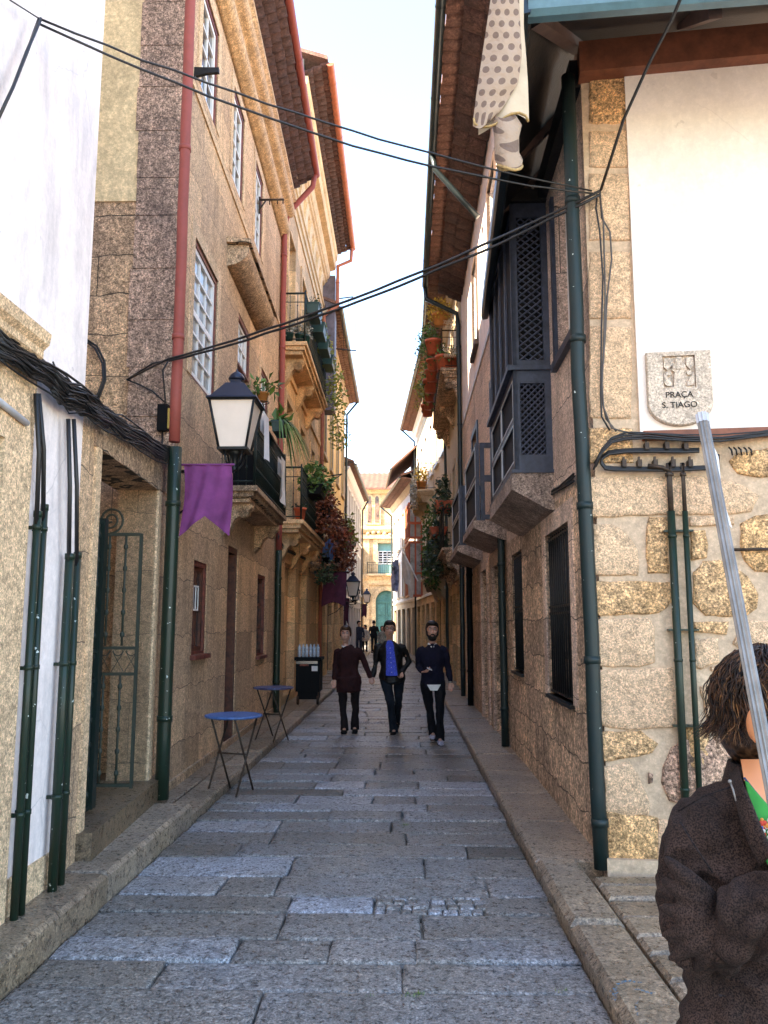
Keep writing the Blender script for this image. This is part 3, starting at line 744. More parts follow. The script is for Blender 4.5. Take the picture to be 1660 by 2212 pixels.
# quoins of the near corner: side face blocks
mb=MB(); z=3.2
while z<10.3:
    h_=rn.uniform(.35,.6); S2.box(mb,7.03-rn.uniform(.44,.50),7.03+.012,z+.004,min(z+h_,10.3)-.004,-.1,.022); z+=h_
mb.build('quoin',M['granite_quoin'],h2)

# iron brackets on the stone house
def bracket(name,lab,cat,pts,r_,loc,extra=(),m='iron'):
    t=thing(name,lab,cat,loc); mb=MB()
    for p,rr in pts: mb.tube(p,rr,6)
    mb.build('arm',M[m],t)
    return t
a,z=L2.px(415,200,.0); 
t=thing('wall_bracket','flat black iron bracket shaped like a hook, high beside the top near window','bracket',L2.P(a,z,0))
mb=MB(); yb=8.15
q=[onY(x,y,yb) for x,y in [(412,147),(474,148),(474,158),(450,160),(424,166),(421,172),(419,205),(411,205)]]
mb.add([v+Vector((0,-.02,0)) for v in q]+[v+Vector((0,.02,0)) for v in q],[tuple(range(8)),tuple(range(8,16))[::-1]]+[(i,(i+1)%8,8+(i+1)%8,8+i) for i in range(8)])
mb.build('arm',M['iron'],t)
yb=12.55; q=[onY(x,y,yb) for x,y in [(540,432),(614,431),(541,455),(575,433),(583,432),(583,442),(600,432),(600,441),(612,431),(612,440)]]
t=thing('clothes_bracket','rusty iron clothesline bracket with hooks between the upper windows','bracket',L2.P(s2(yb),q[0].z,0))
mb=MB(); wl=L2.P(s2(yb),q[0].z,0); mb.tube([wl,q[1]],.018,6); mb.tube([L2.P(s2(yb),q[2].z,0),q[3]],.014,6); mb.tube([L2.P(s2(yb),q[2].z-.05,.01),L2.P(s2(yb),q[0].z+.05,.01)],.018,6)
for i in (4,6,8): mb.tube([q[i],q[i+1]],.01,5)
mb.build('arm',M['rust'],t)

# balcony of the stone house
bz=3.42; bd=.46
ba0,ba1=s2(10.15),s2(13.2)
bl=thing('iron_balcony','dark green iron balcony on a soot-stained stone slab, behind the street lantern','balcony',L2.P((ba0+ba1)/2,bz,0))
balc_slab(bl,L2,ba0,ba1,bz,bd,M['granite_dark'],.2)
for a in (ba0+.3,ba1-.3): corbel(bl,L2,a,bz-.2,bd*.85,.42,M['granite_dark'],.2)
railing(bl,L2,ba0+.03,ba1-.03,bz,.98,.0,bd-.04,M['green_iron'],.085)
# =============================================================== left 3: cream house
L3=Fr((-2.42,15.3),(-2.46,23.4)); s3=L3.sY
h3=thing('cream_house','cream granite house with a carved yellow cornice and two flower balconies, left side','building',L3.P(3,.09,0))
def C1(x,y): return ((560+x/3.687)/1.19157,(1300+y/3.687)/1.19157)
g1=(L3.px(*C1(636,900))[0],L3.px(*C1(738,900))[0],.25,2.95); g2=(L3.px(*C1(768,900))[0],L3.px(*C1(845,900))[0],.25,2.95)
g3=(L3.px(*C1(868,900))[0]+.2,L3.L-.25,.15,2.8)
up=[(s3(16.3),s3(17.3),7.42,10.0),(s3(18.6),s3(19.6),7.42,10.0),(s3(21.0),s3(21.9),7.42,10.0)]
lo=[(s3(16.3),s3(17.3),3.82,6.3),(s3(18.6),s3(19.6),3.82,6.3),(s3(21.0),s3(21.9),4.4,6.3)]
mb=MB(); L3.wall(mb,0,L3.L,0,13.0,[g1,g2]+up+lo,.2); L3.body(mb,0,L3.L,0,13.0,7); mb.build('wall',M['granite_soft'],h3)
for h in (g1,g2): door(h3,L3,h,-.17,M['granite_soft'],handle=False,label='blocked stone coloured doorway')
for h in up+lo:
    window(h3,L3,h,-.15,2,4,M['white_paint'],M['glass_pale'],.07,.03,name='balcony_door')
    surround(h3,L3,h,.17,.035,M['granite_soft'],sill=False)
mb=MB()
for a in (0.0,L3.L-.28): L3.box(mb,a,a+.28,.3,11.2,0,.03)
L3.box(mb,0,L3.L,6.85,6.98,0,.05); L3.box(mb,0,L3.L,3.15,3.3,0,.05); L3.box(mb,0,.35,0,.32,0,.10)
mb.build('pilaster',M['granite_soft'],h3)
# entablature
mb=MB(); pr=[(0,10.75),(.03,10.75),(.03,10.95),(.07,10.97),(.07,11.15),(.11,11.17),(.11,11.25),(.05,11.27),(.05,11.85),(.10,11.88),(.13,11.95),(.18,11.98),(.18,12.05),(.22,12.08),(.27,12.2),(.27,12.3),(.42,12.34),(.44,12.42),(.44,12.6),(.48,12.64),(.50,12.8),(0,12.85)]
L3.prof(mb,-.05,L3.L+.05,pr)
k=.3
while k<L3.L-.5:
    L3.prof(mb,k,k+.42,[(.05,11.3),(.09,11.3),(.11,11.6),(.15,11.8),(.05,11.84)]); k+=.95
mb.build('cornice',M['entab'],h3)
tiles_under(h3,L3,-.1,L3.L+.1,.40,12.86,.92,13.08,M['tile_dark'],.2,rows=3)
roof(h3,L3,-.1,L3.L+.1,.9,13.2,-4.5,15.0,M['terracotta'])
mb=MB(); L3.box(mb,-.1,L3.L+.1,12.86,13.15,-.3,.42); mb.build('eave_board',M['black_wood'],h3)
gutter(h3,L3,-.1,L3.L+.1,.95,13.06,.085,M['orange_pipe'])
e_=L3.L
pipe(h3,[L3.P(e_-.1,13.0,.93),L3.P(e_-.05,12.6,.9),L3.P(e_+.0,12.45,.5),L3.P(e_,11.2,.5),L3.P(e_,10.9,.1),L3.P(e_,7,.08),L3.P(e_,.15,.08)],.055,M['orange_pipe'],label='orange downpipe with double bends under the yellow cornice')
# balconies of cream house
def cream_balc(z,lab,a0,a1,sp=.12):
    b=thing('stone_balcony',lab,'balcony',L3.P((a0+a1)/2,z,0),group='balconies of the cream house')
    balc_slab(b,L3,a0,a1,z,.50,M['granite_soft'],.24,3)
    for a in (a0+.45,(a0+a1)/2,a1-.45): corbel(b,L3,a,z-.24,.42,.55,M['granite_soft'],.22)
    railing(b,L3,a0+.04,a1-.04,z,1.02,0,.45,M['green_iron'],sp,topr=.022)
    return b
cream_balc(7.3,'upper stone balcony with green window boxes on the cream house',s3(15.65),s3(20.4))
cream_balc(3.68,'lower stone balcony with bushy plants on the cream house',s3(15.45),s3(20.1))

# =============================================================== left 4: yellow house, left 5: white house
def simple_house(name,lab,fr,z1,cols,rows,wallm,fm,gm,winw,hs,eave=.55,groundm=None,gf=None,gutm='dark_gutter',tm='tile_dark',surr=None,shut=None,balc=(),gh=2.9,body=7):
    h=thing(name,lab,'building',fr.P(fr.L/2,gz(fr.o.y),0)); holes=[]
    for (zz0,zz1) in rows:
        for i in range(cols):
            c=fr.L*(i+.5)/cols; holes.append((c-winw/2,c+winw/2,zz0,zz1))
    gfh=[]
    n=gf or 0
    for i in range(n):
        c=fr.L*(i+.5)/n; gfh.append((c-fr.L/n*.33,c+fr.L/n*.33,.1,gh-.35))
    mb=MB(); fr.wall(mb,0,fr.L,gh,z1,holes,.16); fr.body(mb,0,fr.L,0,z1,body); mb.build('wall',wallm,h)
    mb=MB(); fr.wall(mb,0,fr.L,0,gh,gfh,.2); mb.build('ground_floor_wall',groundm or wallm,h)
    for q in holes:
        window(h,fr,q,-.12,2,3,fm,gm,.07,.03)
        if surr: surround(h,fr,q,.12,.03,surr)
        if shut:
            for a in (q[0]-.3,q[1]+.02):
                m_=MB(); fr.box(m_,a,a+.28,q[2],q[3],.02,.05); m_.build('shutter',shut,h)
    for q in gfh: door(h,fr,q,-.16,rn.choice([M['brown_wood'],M['black_wood'],M['redbrown_wood']]),handle=False)
    mb=MB(); fr.prof(mb,0,fr.L,[(0,z1-.3),(.06,z1-.28),(.12,z1-.15),(.2,z1-.05),(.2,z1),(0,z1)]); mb.build('cornice',surr or wallm,h); mb=MB(); fr.box(mb,0,fr.L,gh-.06,gh+.04,.002,.05); mb.build('string_course',surr or wallm,h)
    tiles_under(h,fr,0,fr.L,.1,z1+.03,eave-.03,z1+.12,M[tm],.25,rows=2)
    roof(h,fr,0,fr.L,eave-.03,z1+.22,-4,z1+2.0,M['terracotta'],rip=.25)
    mb=MB(); fr.box(mb,0,fr.L,z1-.0,z1+.16,-.3,.12); mb.build('eave_board',M['black_wood'],h)
    gutter(h,fr,0,fr.L,eave+.03,z1+.1,.07,M[gutm])
    pipe(h,[fr.P(fr.L-.1,z1+.05,eave),fr.P(fr.L-.1,z1-.5,.1),fr.P(fr.L-.1,5,.08),fr.P(fr.L-.1,.1,.08)],.045,M[gutm])
    return h
L4=Fr((-2.45,23.45),(-2.5,34)); simple_house('yellow_house','ochre yellow house with a dark gutter beyond the cream house',L4,11.1,4,[(3.6,5.9),(6.9,9.2)],M['yellow'],M['white_paint'],M['glass_dark'],1.0,None,surr=M['cream'],gf=4,groundm=M['granite_soft'],tm='terracotta')
L5=Fr((-2.47,34.05),(-2.33,44.2)); simple_house('white_house','white washed house with many tall windows at the far left end of the street',L5,8.4,7,[(3.3,5.2),(5.9,7.7)],M['white_blue'],M['white_paint'],M['glass_blue'],.8,None,gf=6,groundm=M['white_blue'],surr=M['white_paint'],tm='terracotta',eave=.4)

# =============================================================== church
CH=Fr((-14,62),(12,62),1)      # normal faces the street (-Y)
ch=thing('church','golden stone church front with a red tiled roof, paired arched windows and tall green doors','church',(-1.3,62,.25))
def cpx(x,y): return CH.px(x,y)
def E1(x,y): return ((840+x/5.53)/1.19157,(1180+y/5.53)/1.19157)
def E2(x,y): return ((840+x/4.15)/1.19157,(1400+y/4.15)/1.19157)
aD=(cpx(*E2(530,620))[0],cpx(*E2(765,620))[0]); ac=(aD[0]+aD[1])/2; ar=(aD[1]-aD[0])/2; zs=3.5
wn=(cpx(*E1(735,1205))[0],cpx(*E1(1000,1205))[0],5.6,7.94)
mb=MB(); CH.wall(mb,0,26,0,8.7,[(aD[0],aD[1],.2,zs+ar+.02),wn],.5)
CH.box(mb,0,26,0,8.7,-.6,-6)
# arch spandrels
for sgn in (-1,1):
    pts=[(ac+sgn*ar,zs),(ac+sgn*ar,zs+ar+.02),(ac,zs+ar+.02)]+[(ac+sgn*ar*math.sin(t),zs+ar*math.cos(t)) for t in [math.pi/2*k/8 for k in range(9)]]
    mb.add([CH.P(a,z,.0) for a,z in pts],[tuple(range(len(pts)))])
wL=[cpx(*E1(592,700))[0],cpx(*E1(642,700))[0]]; wR=[cpx(*E1(695,700))[0],cpx(*E1(750,700))[0]]
UC=Fr((-14,64.5),(12,64.5),1)
mb.build('wall',M['church'],ch)
mb=MB(); CH.box(mb,0,26,8.7,12.05,-.35,-6); mb.build('upper_wall',M['church'],ch)
# upper level set back slightly: arched stained windows
def arch_poly(a0,a1,z0,z1): 
    c=(a0+a1)/2; r_=(a1-a0)/2; h_=r_*1.5
    return [(a0,z0),(a1,z0)]+[(c+r_*math.cos(t),z1-h_+h_*math.sin(t)) for t in [math.pi*k/12 for k in range(13)]]
for q in (wL,wR):
    for (ex,d0,d1,m,nm) in ((.16,-.35,-.22,'church','window_surround'),(0,-.22,-.18,None,'arched_window')):
        mb=MB(); pl=arch_poly(q[0]-ex,q[1]+ex,9.55-ex,11.6+ex)
        n=len(pl); mb.add([CH.P(a,z,d0) for a,z in pl]+[CH.P(a,z,d1) for a,z in pl],[(i,(i+1)%n,n+(i+1)%n,n+i) for i in range(n)]+[tuple(range(n,2*n))])
        mb.build(nm,M['church'] if m else plain('leaded_glass',(.20,.11,.07),.3,0,.8,3),ch)
mb=MB()
CH.prof(mb,0,26,[(-.35,11.75),(-.2,11.8),(-.1,11.95),(0,12.05),(0,12.12),(-.35,12.15)])
CH.prof(mb,0,26,[(-.1,8.6),(.25,8.75),(.35,8.95),(.35,9.1),(-.35,9.3),(-.5,8.6)])
z5=cpx(*E2(420,325))[1]
pe=cpx(*E1(560,1060))[0]
CH.box(mb,wn[0]-.35,wn[0],wn[2],wn[3]+.3,.0,.12); CH.box(mb,wn[1],wn[1]+.35,wn[2],wn[3]+.3,0,.12); CH.box(mb,wn[0],wn[1],wn[3],wn[3]+.3,0,.12)
CH.box(mb,pe-.3,wn[1]+1.2,8.25,8.55,.0,.3); 
for a in (pe,wn[1]+.9): CH.box(mb,a-.1,a+.3,5.5,8.25,0,.15)
CH.box(mb,aD[0]-1.3,aD[1]+1.3,z5-.35,z5,0,.35); CH.box(mb,aD[0]-1.2,aD[1]+1.2,z5-.8,z5-.35,0,.18)
for a in (aD[0]-.9,aD[1]+.5): CH.box(mb,a,a+.4,.2,z5-.8,0,.2)
for k in range(14):
    t=math.pi*k/13; a=ac+(ar+.02)*math.cos(t); z=zs+(ar+.02)*math.sin(t); a2=ac+(ar+.32)*math.cos(t); z2=zs+(ar+.32)*math.sin(t)
    if k<13:
        t2=math.pi*(k+1)/13; b_=[(a,z),(a2,z2),(ac+(ar+.32)*math.cos(t2),zs+(ar+.32)*math.sin(t2)),(ac+(ar+.02)*math.cos(t2),zs+(ar+.02)*math.sin(t2))]
        mb.hexa([CH.P(p,q_,0) for p,q_ in b_]+[CH.P(p,q_,.1) for p,q_ in b_])
for a in (aD[0]-.32,aD[1]+.02): CH.box(mb,a,a+.3,.2,zs,0,.1)
for k in range(9):
    a=pe+.2+k*.42; mb.ball(CH.P(a,8.62+.12*math.sin(k),.2),.16,8,5)
mb.build('stone_trim',M['church'],ch)
# green doors
mb=MB(); pl=[(aD[0],.2),(aD[1],.2)]+[(ac+ar*math.cos(t),zs+ar*math.sin(t)) for t in [math.pi*k/16 for k in range(17)]]
n=len(pl); mb.add([CH.P(a,z,-.3) for a,z in pl],[tuple(range(n))])
for a in (aD[0]+.12,ac+.08):
    for (z0,z1) in ((.4,1.3),(1.4,2.4),(2.5,3.3)): CH.box(mb,a,a+ar-.25,z0,z1,-.3,-.24)
CH.box(mb,ac-.04,ac+.04,.2,zs+ar-.05,-.3,-.22); CH.box(mb,aD[0],aD[1],zs-.08,zs+.04,-.3,-.2)
mb.build('door',M['green_door'],ch)
mb=MB(); CH.box(mb,wn[0],wn[1],wn[2],wn[3],-.4,-.3); o_=mb.build('balcony_door',plain('pale_green_door',(.12,.27,.25),.5),ch)
for i,c in enumerate((wn[0]+(wn[1]-wn[0])*.27,wn[0]+(wn[1]-wn[0])*.73)):
    window(ch,CH,(c-.36,c+.36,wn[2]+.75,wn[2]+1.75),-.28,2,5,M['white_paint'],M['glass_dark'],.05,.04)
mb=MB(); a0_=cpx(*E1(585,1490))[0]
CH.box(mb,a0_,wn[1]+1.1,5.42,5.56,0,.75); mb.build('balcony_slab',M['church'],ch)
railing(ch,CH,a0_+.05,wn[1]+1.05,5.56,.85,0,.7,M['green_iron'],.16)
roof(ch,CH,0,26,.25,12.15,-5.5,14.4,plain('church_roof_tile',(.17,.06,.035),.8,0,.4,3),rip=.42)
sb=Fr((-14,60.5),(-3.35,60.5),1)
an=thing('church_annex','low rough stone annex with a small tiled eave left of the church door','building',(-5,60.5,.2))
mb=MB(); sb.box(mb,0,sb.L,0,7.6,-3,0); mb.build('wall',M['church'],an)
mb=MB(); sb.box(mb,0,sb.L+.15,7.6,7.75,-3,.3); mb.build('eave',M['terracotta'],an)

# =============================================================== right 1: corner house
R1=Fr((1.335,5.62),(1.385,9.5),-1); s1r=R1.sY
F1=Fr((1.335,5.62),(6.2,5.04),1)      # front on the square
c1=thing('corner_house','white plastered corner house on rubble stone, with a red beam and a teal gutter','building',(2.2,5.4,.09))
wu=(s1r(5.92),s1r(6.86),3.93,5.35); gA=(s1r(6.62),s1r(7.84),1.03,2.5); gB=(s1r(8.95),s1r(9.4),1.1,2.55)
TOPZ=5.66
mb=MB(); R1.wall(mb,.0,R1.L,2.75,TOPZ+.2,[wu],.2); mb.build('wall',M['granite_pink'],c1)
gB=(s1r(9.2)-.0,R1.L+.0,1.1,2.55)
mb=MB(); R1.wall(mb,.0,R1.L,-.1,2.75,[gA],.22); mb.build('ground_floor_wall',M['granite_brown'],c1)
mb=MB()
P0=R1.P(0,0,-.31); P1=R1.P(R1.L,0,-.31)
mb.hexa([Vector((P0.x,P0.y+.2,0)),Vector((6.2,5.35,0)),Vector((6.2,9.5,0)),P1]+[Vector((P0.x,P0.y+.2,TOPZ+.2)),Vector((6.2,5.35,TOPZ+.2)),Vector((6.2,9.5,TOPZ+.2)),P1+Vector((0,0,TOPZ+.2))])
mb.build('core',M['black_wood'],c1)
# dressed frame around ground window
surround(c1,R1,gA,.17,.012,M['granite_pink'],sill=False)
window(c1,R1,wu,-.12,2,2,M['white_paint'],M['glass_blue'],.09,.05,split=1)
mb=MB(); R1.box(mb,wu[0]-.04,wu[0],wu[2]-.0,wu[3],-.05,.03); R1.box(mb,wu[1],wu[1]+.1,wu[2],wu[3]+.1,-.02,.03); R1.box(mb,wu[0]-.05,wu[1]+.12,wu[2]-.07,wu[2],-.05,.05); mb.build('window_frame',M['dark_wood'],c1)
def barred(par,fr,h,lab=None):
    o=window(par,fr,h,-.1,2,2,M['black_wood'],M['glass_dark'],.05,.04)
    if lab: o['label']=lab
    mb=MB(); a=h[0]+.08
    while a<h[1]-.05: mb.tube([fr.P(a,h[2]+.02,-.02),fr.P(a,h[3]-.02,-.02)],.009,6); a+=.105
    for z in (h[2]+.03,(h[2]+h[3])/2,(h[2]+h[3])/2+.06,h[3]-.05): fr.box(mb,h[0],h[1],z-.01,z+.012,-.035,-.015)
    fr.box(mb,h[0]-.0,h[1]+.0,h[2]-.03,h[2],-.2,.04)
    mb.build('window_grille',M['iron'],o)
barred(c1,R1,gA)
# front wall on the square
lz=2.95
mb=MB(); F1.wall(mb,.0,F1.L,-.1,lz,[],.2); mb.build('rubble_wall',M['mortar'],c1)
qx=F1.px(1361,500)[0]; qx2=F1.px(1372,880)[0]
mb=MB(); F1.wall(mb,0,F1.L,lz,TOPZ+.2,[],.2); mb.build('quoin_strip_wall',M['mortar'],c1)
mb=MB(); F1.box(mb,qx+.005,F1.L,lz+.03,TOPZ,.0,.035); mb.build('plaster_panel',M['bright_plaster'],c1)
mb=MB(); F1.box(mb,qx+.02,F1.L,lz-.03,lz+.028,0,.075); mb.build('red_ledge',M['beam'],c1)
mb=MB(); F1.box(mb,-.02,F1.L,TOPZ,TOPZ+.24,-.1,.14); mb.build('wall_beam',M['beam'],c1)
mb=MB(); R1.box(mb,0.01,R1.L,TOPZ-.02,TOPZ+.2,-.1,.08); mb.build('side_beam',M['black_wood'],c1)
# rafters and soffit
gzz=5.42
mb=MB(); F1.box(mb,-.5,F1.L,TOPZ+.27,TOPZ+.29,-.1,.5)
A=F1.P(-.5,5.47,1.0);B=F1.P(F1.L,5.47,.9);C=F1.P(F1.L,TOPZ+.42,-.1);D=F1.P(0,TOPZ+.42,-.1);E_=R1.P(R1.L,TOPZ+.42,-.1);G=R1.P(R1.L,5.56,.5)
A2=Vector((.80,4.64,5.47))
G.x=1.05
mb=MB(); mb.add([A2,B+Vector((0,0,0)),C,D],[(0,1,2,3)]); mb.add([A2,D,E_,G],[(0,1,2,3)])
up_=Vector((0,0,.07)); mb.add([A2+up_,B+up_,C+up_,D+up_],[(3,2,1,0)]); mb.add([A2+up_,D+up_,E_+up_,G+up_],[(3,2,1,0)])
mb.build('soffit',M['black_wood'],c1)
RFM=plain('painted_rafter',(.13,.075,.06),.6,0,.3)
for a in (.72,1.42,2.15,2.9,3.6):
    p=F1.P(a,TOPZ+.33,.1); q=F1.P(a,5.42,.92)
    n_=F1.u*.04; mb=MB(); mb.hexa([p-n_-Vector((0,0,.05)),p+n_-Vector((0,0,.05)),q+n_-Vector((0,0,.05)),q-n_-Vector((0,0,.05)),p-n_+Vector((0,0,.05)),p+n_+Vector((0,0,.05)),q+n_+Vector((0,0,.05)),q-n_+Vector((0,0,.05))]); mb.build('rafter',RFM,c1)
p=D+Vector((0,0,-.09)); q=A2+Vector((.05,.05,-.07)); n_=Vector((.03,-.03,0)); mb=MB(); mb.hexa([p-n_,p+n_,q+n_,q-n_]+[v+Vector((0,0,.09)) for v in (p-n_,p+n_,q+n_,q-n_)]); mb.build('hip_rafter',RFM,c1)
for a in (.9,1.7,2.5,3.3):
    p=R1.P(a,TOPZ+.33,.0); q=R1.P(a,5.52,.45); n_=R1.u*.035
    mb=MB(); mb.hexa([p-n_-Vector((0,0,.05)),p+n_-Vector((0,0,.05)),q+n_-Vector((0,0,.05)),q-n_-Vector((0,0,.05)),p-n_+Vector((0,0,.05)),p+n_+Vector((0,0,.05)),q+n_+Vector((0,0,.05)),q-n_+Vector((0,0,.05))]); mb.build('rafter',RFM,c1)
GF=Fr((A2.x-.02,4.63),(5.6,4.20),1); 
mb=MB(); mb.smooth=False; pr=[(0,5.38),(.03,5.34),(.10,5.33),(.13,5.36),(.14,5.42),(.16,5.42),(.16,5.50),(.12,5.50),(.12,5.46),(.02,5.46),(0,5.50)]
GF.prof(mb,0,GF.L,pr); mb.build('gutter',M['teal_gutter'],c1)
GS=Fr((.80,4.50),(1.05,9.5),-1); mb=MB(); GS.prof(mb,0,GS.L,[(0,5.38),(.02,5.34),(.08,5.33),(.10,5.37),(.10,5.50),(.0,5.50)]); mb.build('gutter',M['dark_gutter'],c1)
# top tile slope
mb=MB(); mb.add([A2+Vector((0,0,.1)),B+Vector((0,0,.1)),Vector((5.5,8,7.3)),Vector((3.5,8,7.3)),G+Vector((0,0,.1)),Vector((3.5,9.4,7.3)),D+Vector((0,0,.35)),E_+Vector((0,0,.35)),C+Vector((0,0,.35))],[(0,1,8,6),(6,8,2,3),(0,6,7,4),(6,3,5,7)]); mb.build('roof',M['terracotta'],c1)
# corner downpipe
cx,cy=1.25,5.62
pipe(c1,[(cx-.01,cy,5.72),(cx-.01,cy,5.25),(cx,cy,3),(cx+.035,cy,.085)],.050,M['teal_pipe'],collars=1.05,label='long dark teal downpipe on the street corner',n=16)
# corner quoins + rubble, traced on the wall plane
def block(mb,fr,poly,th=.028,jag=.006,pad=.0):
    """rough stone: poly of (a,z); rounded, slightly bulging face"""
    out=[]
    n=len(poly)
    for i in range(n):
        a=Vector(poly[i]); b=Vector(poly[(i+1)%n]); L=(b-a).length; k=max(1,int(L/.05))
        for j in range(k):
            p=a.lerp(b,j/k); nn=Vector((b.y-a.y,-(b.x-a.x)))
            nn=nn/max(nn.length,1e-6)
            out.append(p+nn*rn.uniform(-jag,jag))
    c=sum(out,Vector((0,0)))/len(out)
    rings=[(1.0,-.004),(.985,th*.55),(.94,th*.9),(.7,th*1.08),(.35,th*1.15)]
    vs=[];N_=len(out)
    for r_,d in rings:
        for p in out:
            q=c+(p-c)*r_; vs.append(fr.P(q.x,q.y,d+(rn.uniform(-.004,.004) if d>0.01 else 0)+pad))
    vs.append(fr.P(c.x,c.y,th*1.15+pad))
    fs=[(i*N_+k,i*N_+(k+1)%N_,(i+1)*N_+(k+1)%N_,(i+1)*N_+k) for i in range(4) for k in range(N_)]+[(4*N_+k,4*N_+(k+1)%N_,5*N_) for k in range(N_)]
    b=mb.smooth; mb.smooth=True; mb.add(vs,fs); mb.smooth=b
mb=MB()
ys=[(155,268),(285,362),(375,520),(545,690),(705,905),(925,1000)]
for k,(y0,y1) in enumerate(ys):
    mb.mi=[1,0,0,0,0,1][k]
    x0=1273; x1=1358+(y0-150)*.012
    block(mb,F1,[F1.px(x0,y1),F1.px(x1,y1),F1.px(x1,y0),F1.px(x0,y0)],.02)
def S6(x,y): return F1.px((1200+x/2.1337)/1.19157,(1300+y/2.1337)/1.19157)
def S4(x,y): return F1.px((1400+x/2.872)/1.19157,(1100+y/2.872)/1.19157)
def poly(f,pts,mi): 
    mb.mi=mi; q=[f(*p) for p in pts]; cx_=sum(a for a,b in q)/len(q); cz_=sum(b for a,b in q)/len(q); q=[(cx_+(a-cx_)*1.045,cz_+(b-cz_)*1.06) for a,b in q]
    if sum(q[i][0]*q[(i+1)%len(q)][1]-q[(i+1)%len(q)][0]*q[i][1] for i in range(len(q)))<0: q=q[::-1]
    block(mb,F1,q,.022)
poly(S4,[(330,380),(900,375),(1200,370),(1440,420),(1570,510),(1520,620),(1340,635),(900,640),(400,660),(330,640)],0)
poly(S4,[(365,725),(520,722),(620,800),(690,900),(705,1000),(690,1085),(380,1085)],0)
poly(S4,[(775,670),(910,670),(920,1070),(770,1070),(755,890)],1)
poly(S4,[(1085,770),(1190,770),(1210,870),(1205,960),(1090,975)],1)
poly(S4,[(380,1145),(920,1150),(935,1290),(850,1370),(420,1385),(375,1360)],1)
poly(S4,[(1110,1080),(1190,1000),(1300,985),(1500,1100),(1580,1230),(1560,1330),(1480,1390),(1200,1380),(1110,1290)],1)
poly(S4,[(1460,720),(1560,660),(1700,650),(1900,700),(1900,1000),(1700,1060),(1560,1050),(1480,980),(1455,850)],1)
poly(S4,[(1380,250),(1440,200),(1660,160),(1900,200),(1900,330),(1600,370),(1440,340)],1)
poly(S4,[(1080,665),(1230,660),(1400,665),(1400,720),(1080,730)],0)
poly(S6,[(705,630),(1000,628),(1030,680),(1035,860),(950,880),(730,880)],0)
poly(S6,[(1255,645),(1440,645),(1430,710),(1330,700),(1255,700)],1)
poly(S6,[(1255,740),(1380,730),(1390,860),(1290,900),(1255,880)],0)
poly(S6,[(725,915),(1130,905),(1150,1210),(900,1230),(740,1205)],0)
poly(S6,[(740,1250),(960,1245),(1050,1310),(1020,1360),(900,1385),(760,1400)],1)
poly(S6,[(760,1440),(900,1420),(945,1490),(1010,1640),(1000,1700),(775,1690)],0)
poly(S6,[(1085,1440),(1130,1340),(1200,1290),(1450,1310),(1500,1420),(1480,1600),(1300,1640),(1120,1620),(1080,1520)],2)
poly(S6,[(1290,1000),(1420,960),(1560,1010),(1560,1140),(1330,1200)],0)
poly(S6,[(1540,640),(1700,640),(1900,680),(1900,850),(1540,800),(1470,760)],0)
poly(S6,[(1340,890),(1400,880),(1395,905),(1345,910)],0)
poly(S6,[(1000,1470),(1025,1480),(1020,1520),(1000,1525)],2)
def S8(x,y): return F1.px((978+x/1.66)/1.19157,(1936+y/1.66)/1.19157)
poly(S8,[(970,255),(1185,285),(1185,480),(1000,480),(975,460)],1)
poly(S8,[(1190,290),(1330,300),(1330,490),(1190,485)],0)
x=1560
for k in range(10):      # rest of the wall, hidden behind the woman or out of frame
    for (y0,y1) in ((1560,1680),(1690,1800),(1815,1900)):
        if k<9:
            p=[F1.px(1480+k*62+rn.uniform(-6,6),y1),F1.px(1532+k*62,y1),F1.px(1534+k*62,y0),F1.px(1482+k*62,y0+rn.uniform(-6,6))]; mb.mi=rn.choice([0,1,2]); block(mb,F1,p,.02)
mb.build('wall_stones',[M['rubble_pale'],M['rubble_gold'],M['rubble_red']],c1)
mb=MB(); F1.box(mb,-.02,F1.L,-.05,.16,0,.06); mb.build('plinth',M['mortar'],c1)

# lattice oriel
ox=thing('lattice_oriel','dark wooden enclosed balcony with diagonal lattice screens on a stone base','balcony',R1.P(s1r(8.3),3.05,0))
a0,a1=s1r(7.28),s1r(9.42); dO=.345; z0,z1=3.05,5.62
OF=Fr((R1.P(a0,0,0).x,R1.P(a0,0,0).y),(R1.P(a0,0,dO).x,R1.P(a0,0,dO).y),1)   # near face, runs from wall out to the street
OF=Fr((R1.P(a0,0,dO).x,R1.P(a0,0,dO).y),(R1.P(a0,0,0).x,R1.P(a0,0,0).y),1)
OS=Fr((R1.P(a0,0,dO).x,R1.P(a0,0,dO).y),(R1.P(a1,0,dO).x,R1.P(a1,0,dO).y),-1)
mb=MB(); st=.06
w_=OF.L
for a in (0,w_-st): OF.box(mb,a,a+st,z0,z1,-.04,0)
for z in (z0,z0+.07): pass
OF.box(mb,st,w_-st,z0,z0+.14,-.04,0); OF.box(mb,st,w_-st,3.86,4.08,-.04,0); OF.box(mb,st,w_-st,z1-.14,z1,-.04,0); OF.box(mb,-.02,w_,3.98,4.02,-.04,.03); OF.box(mb,-.02,w_,z0-.03,z0,-.04,.03)
mb.build('frame',M['dark_wood'],ox)
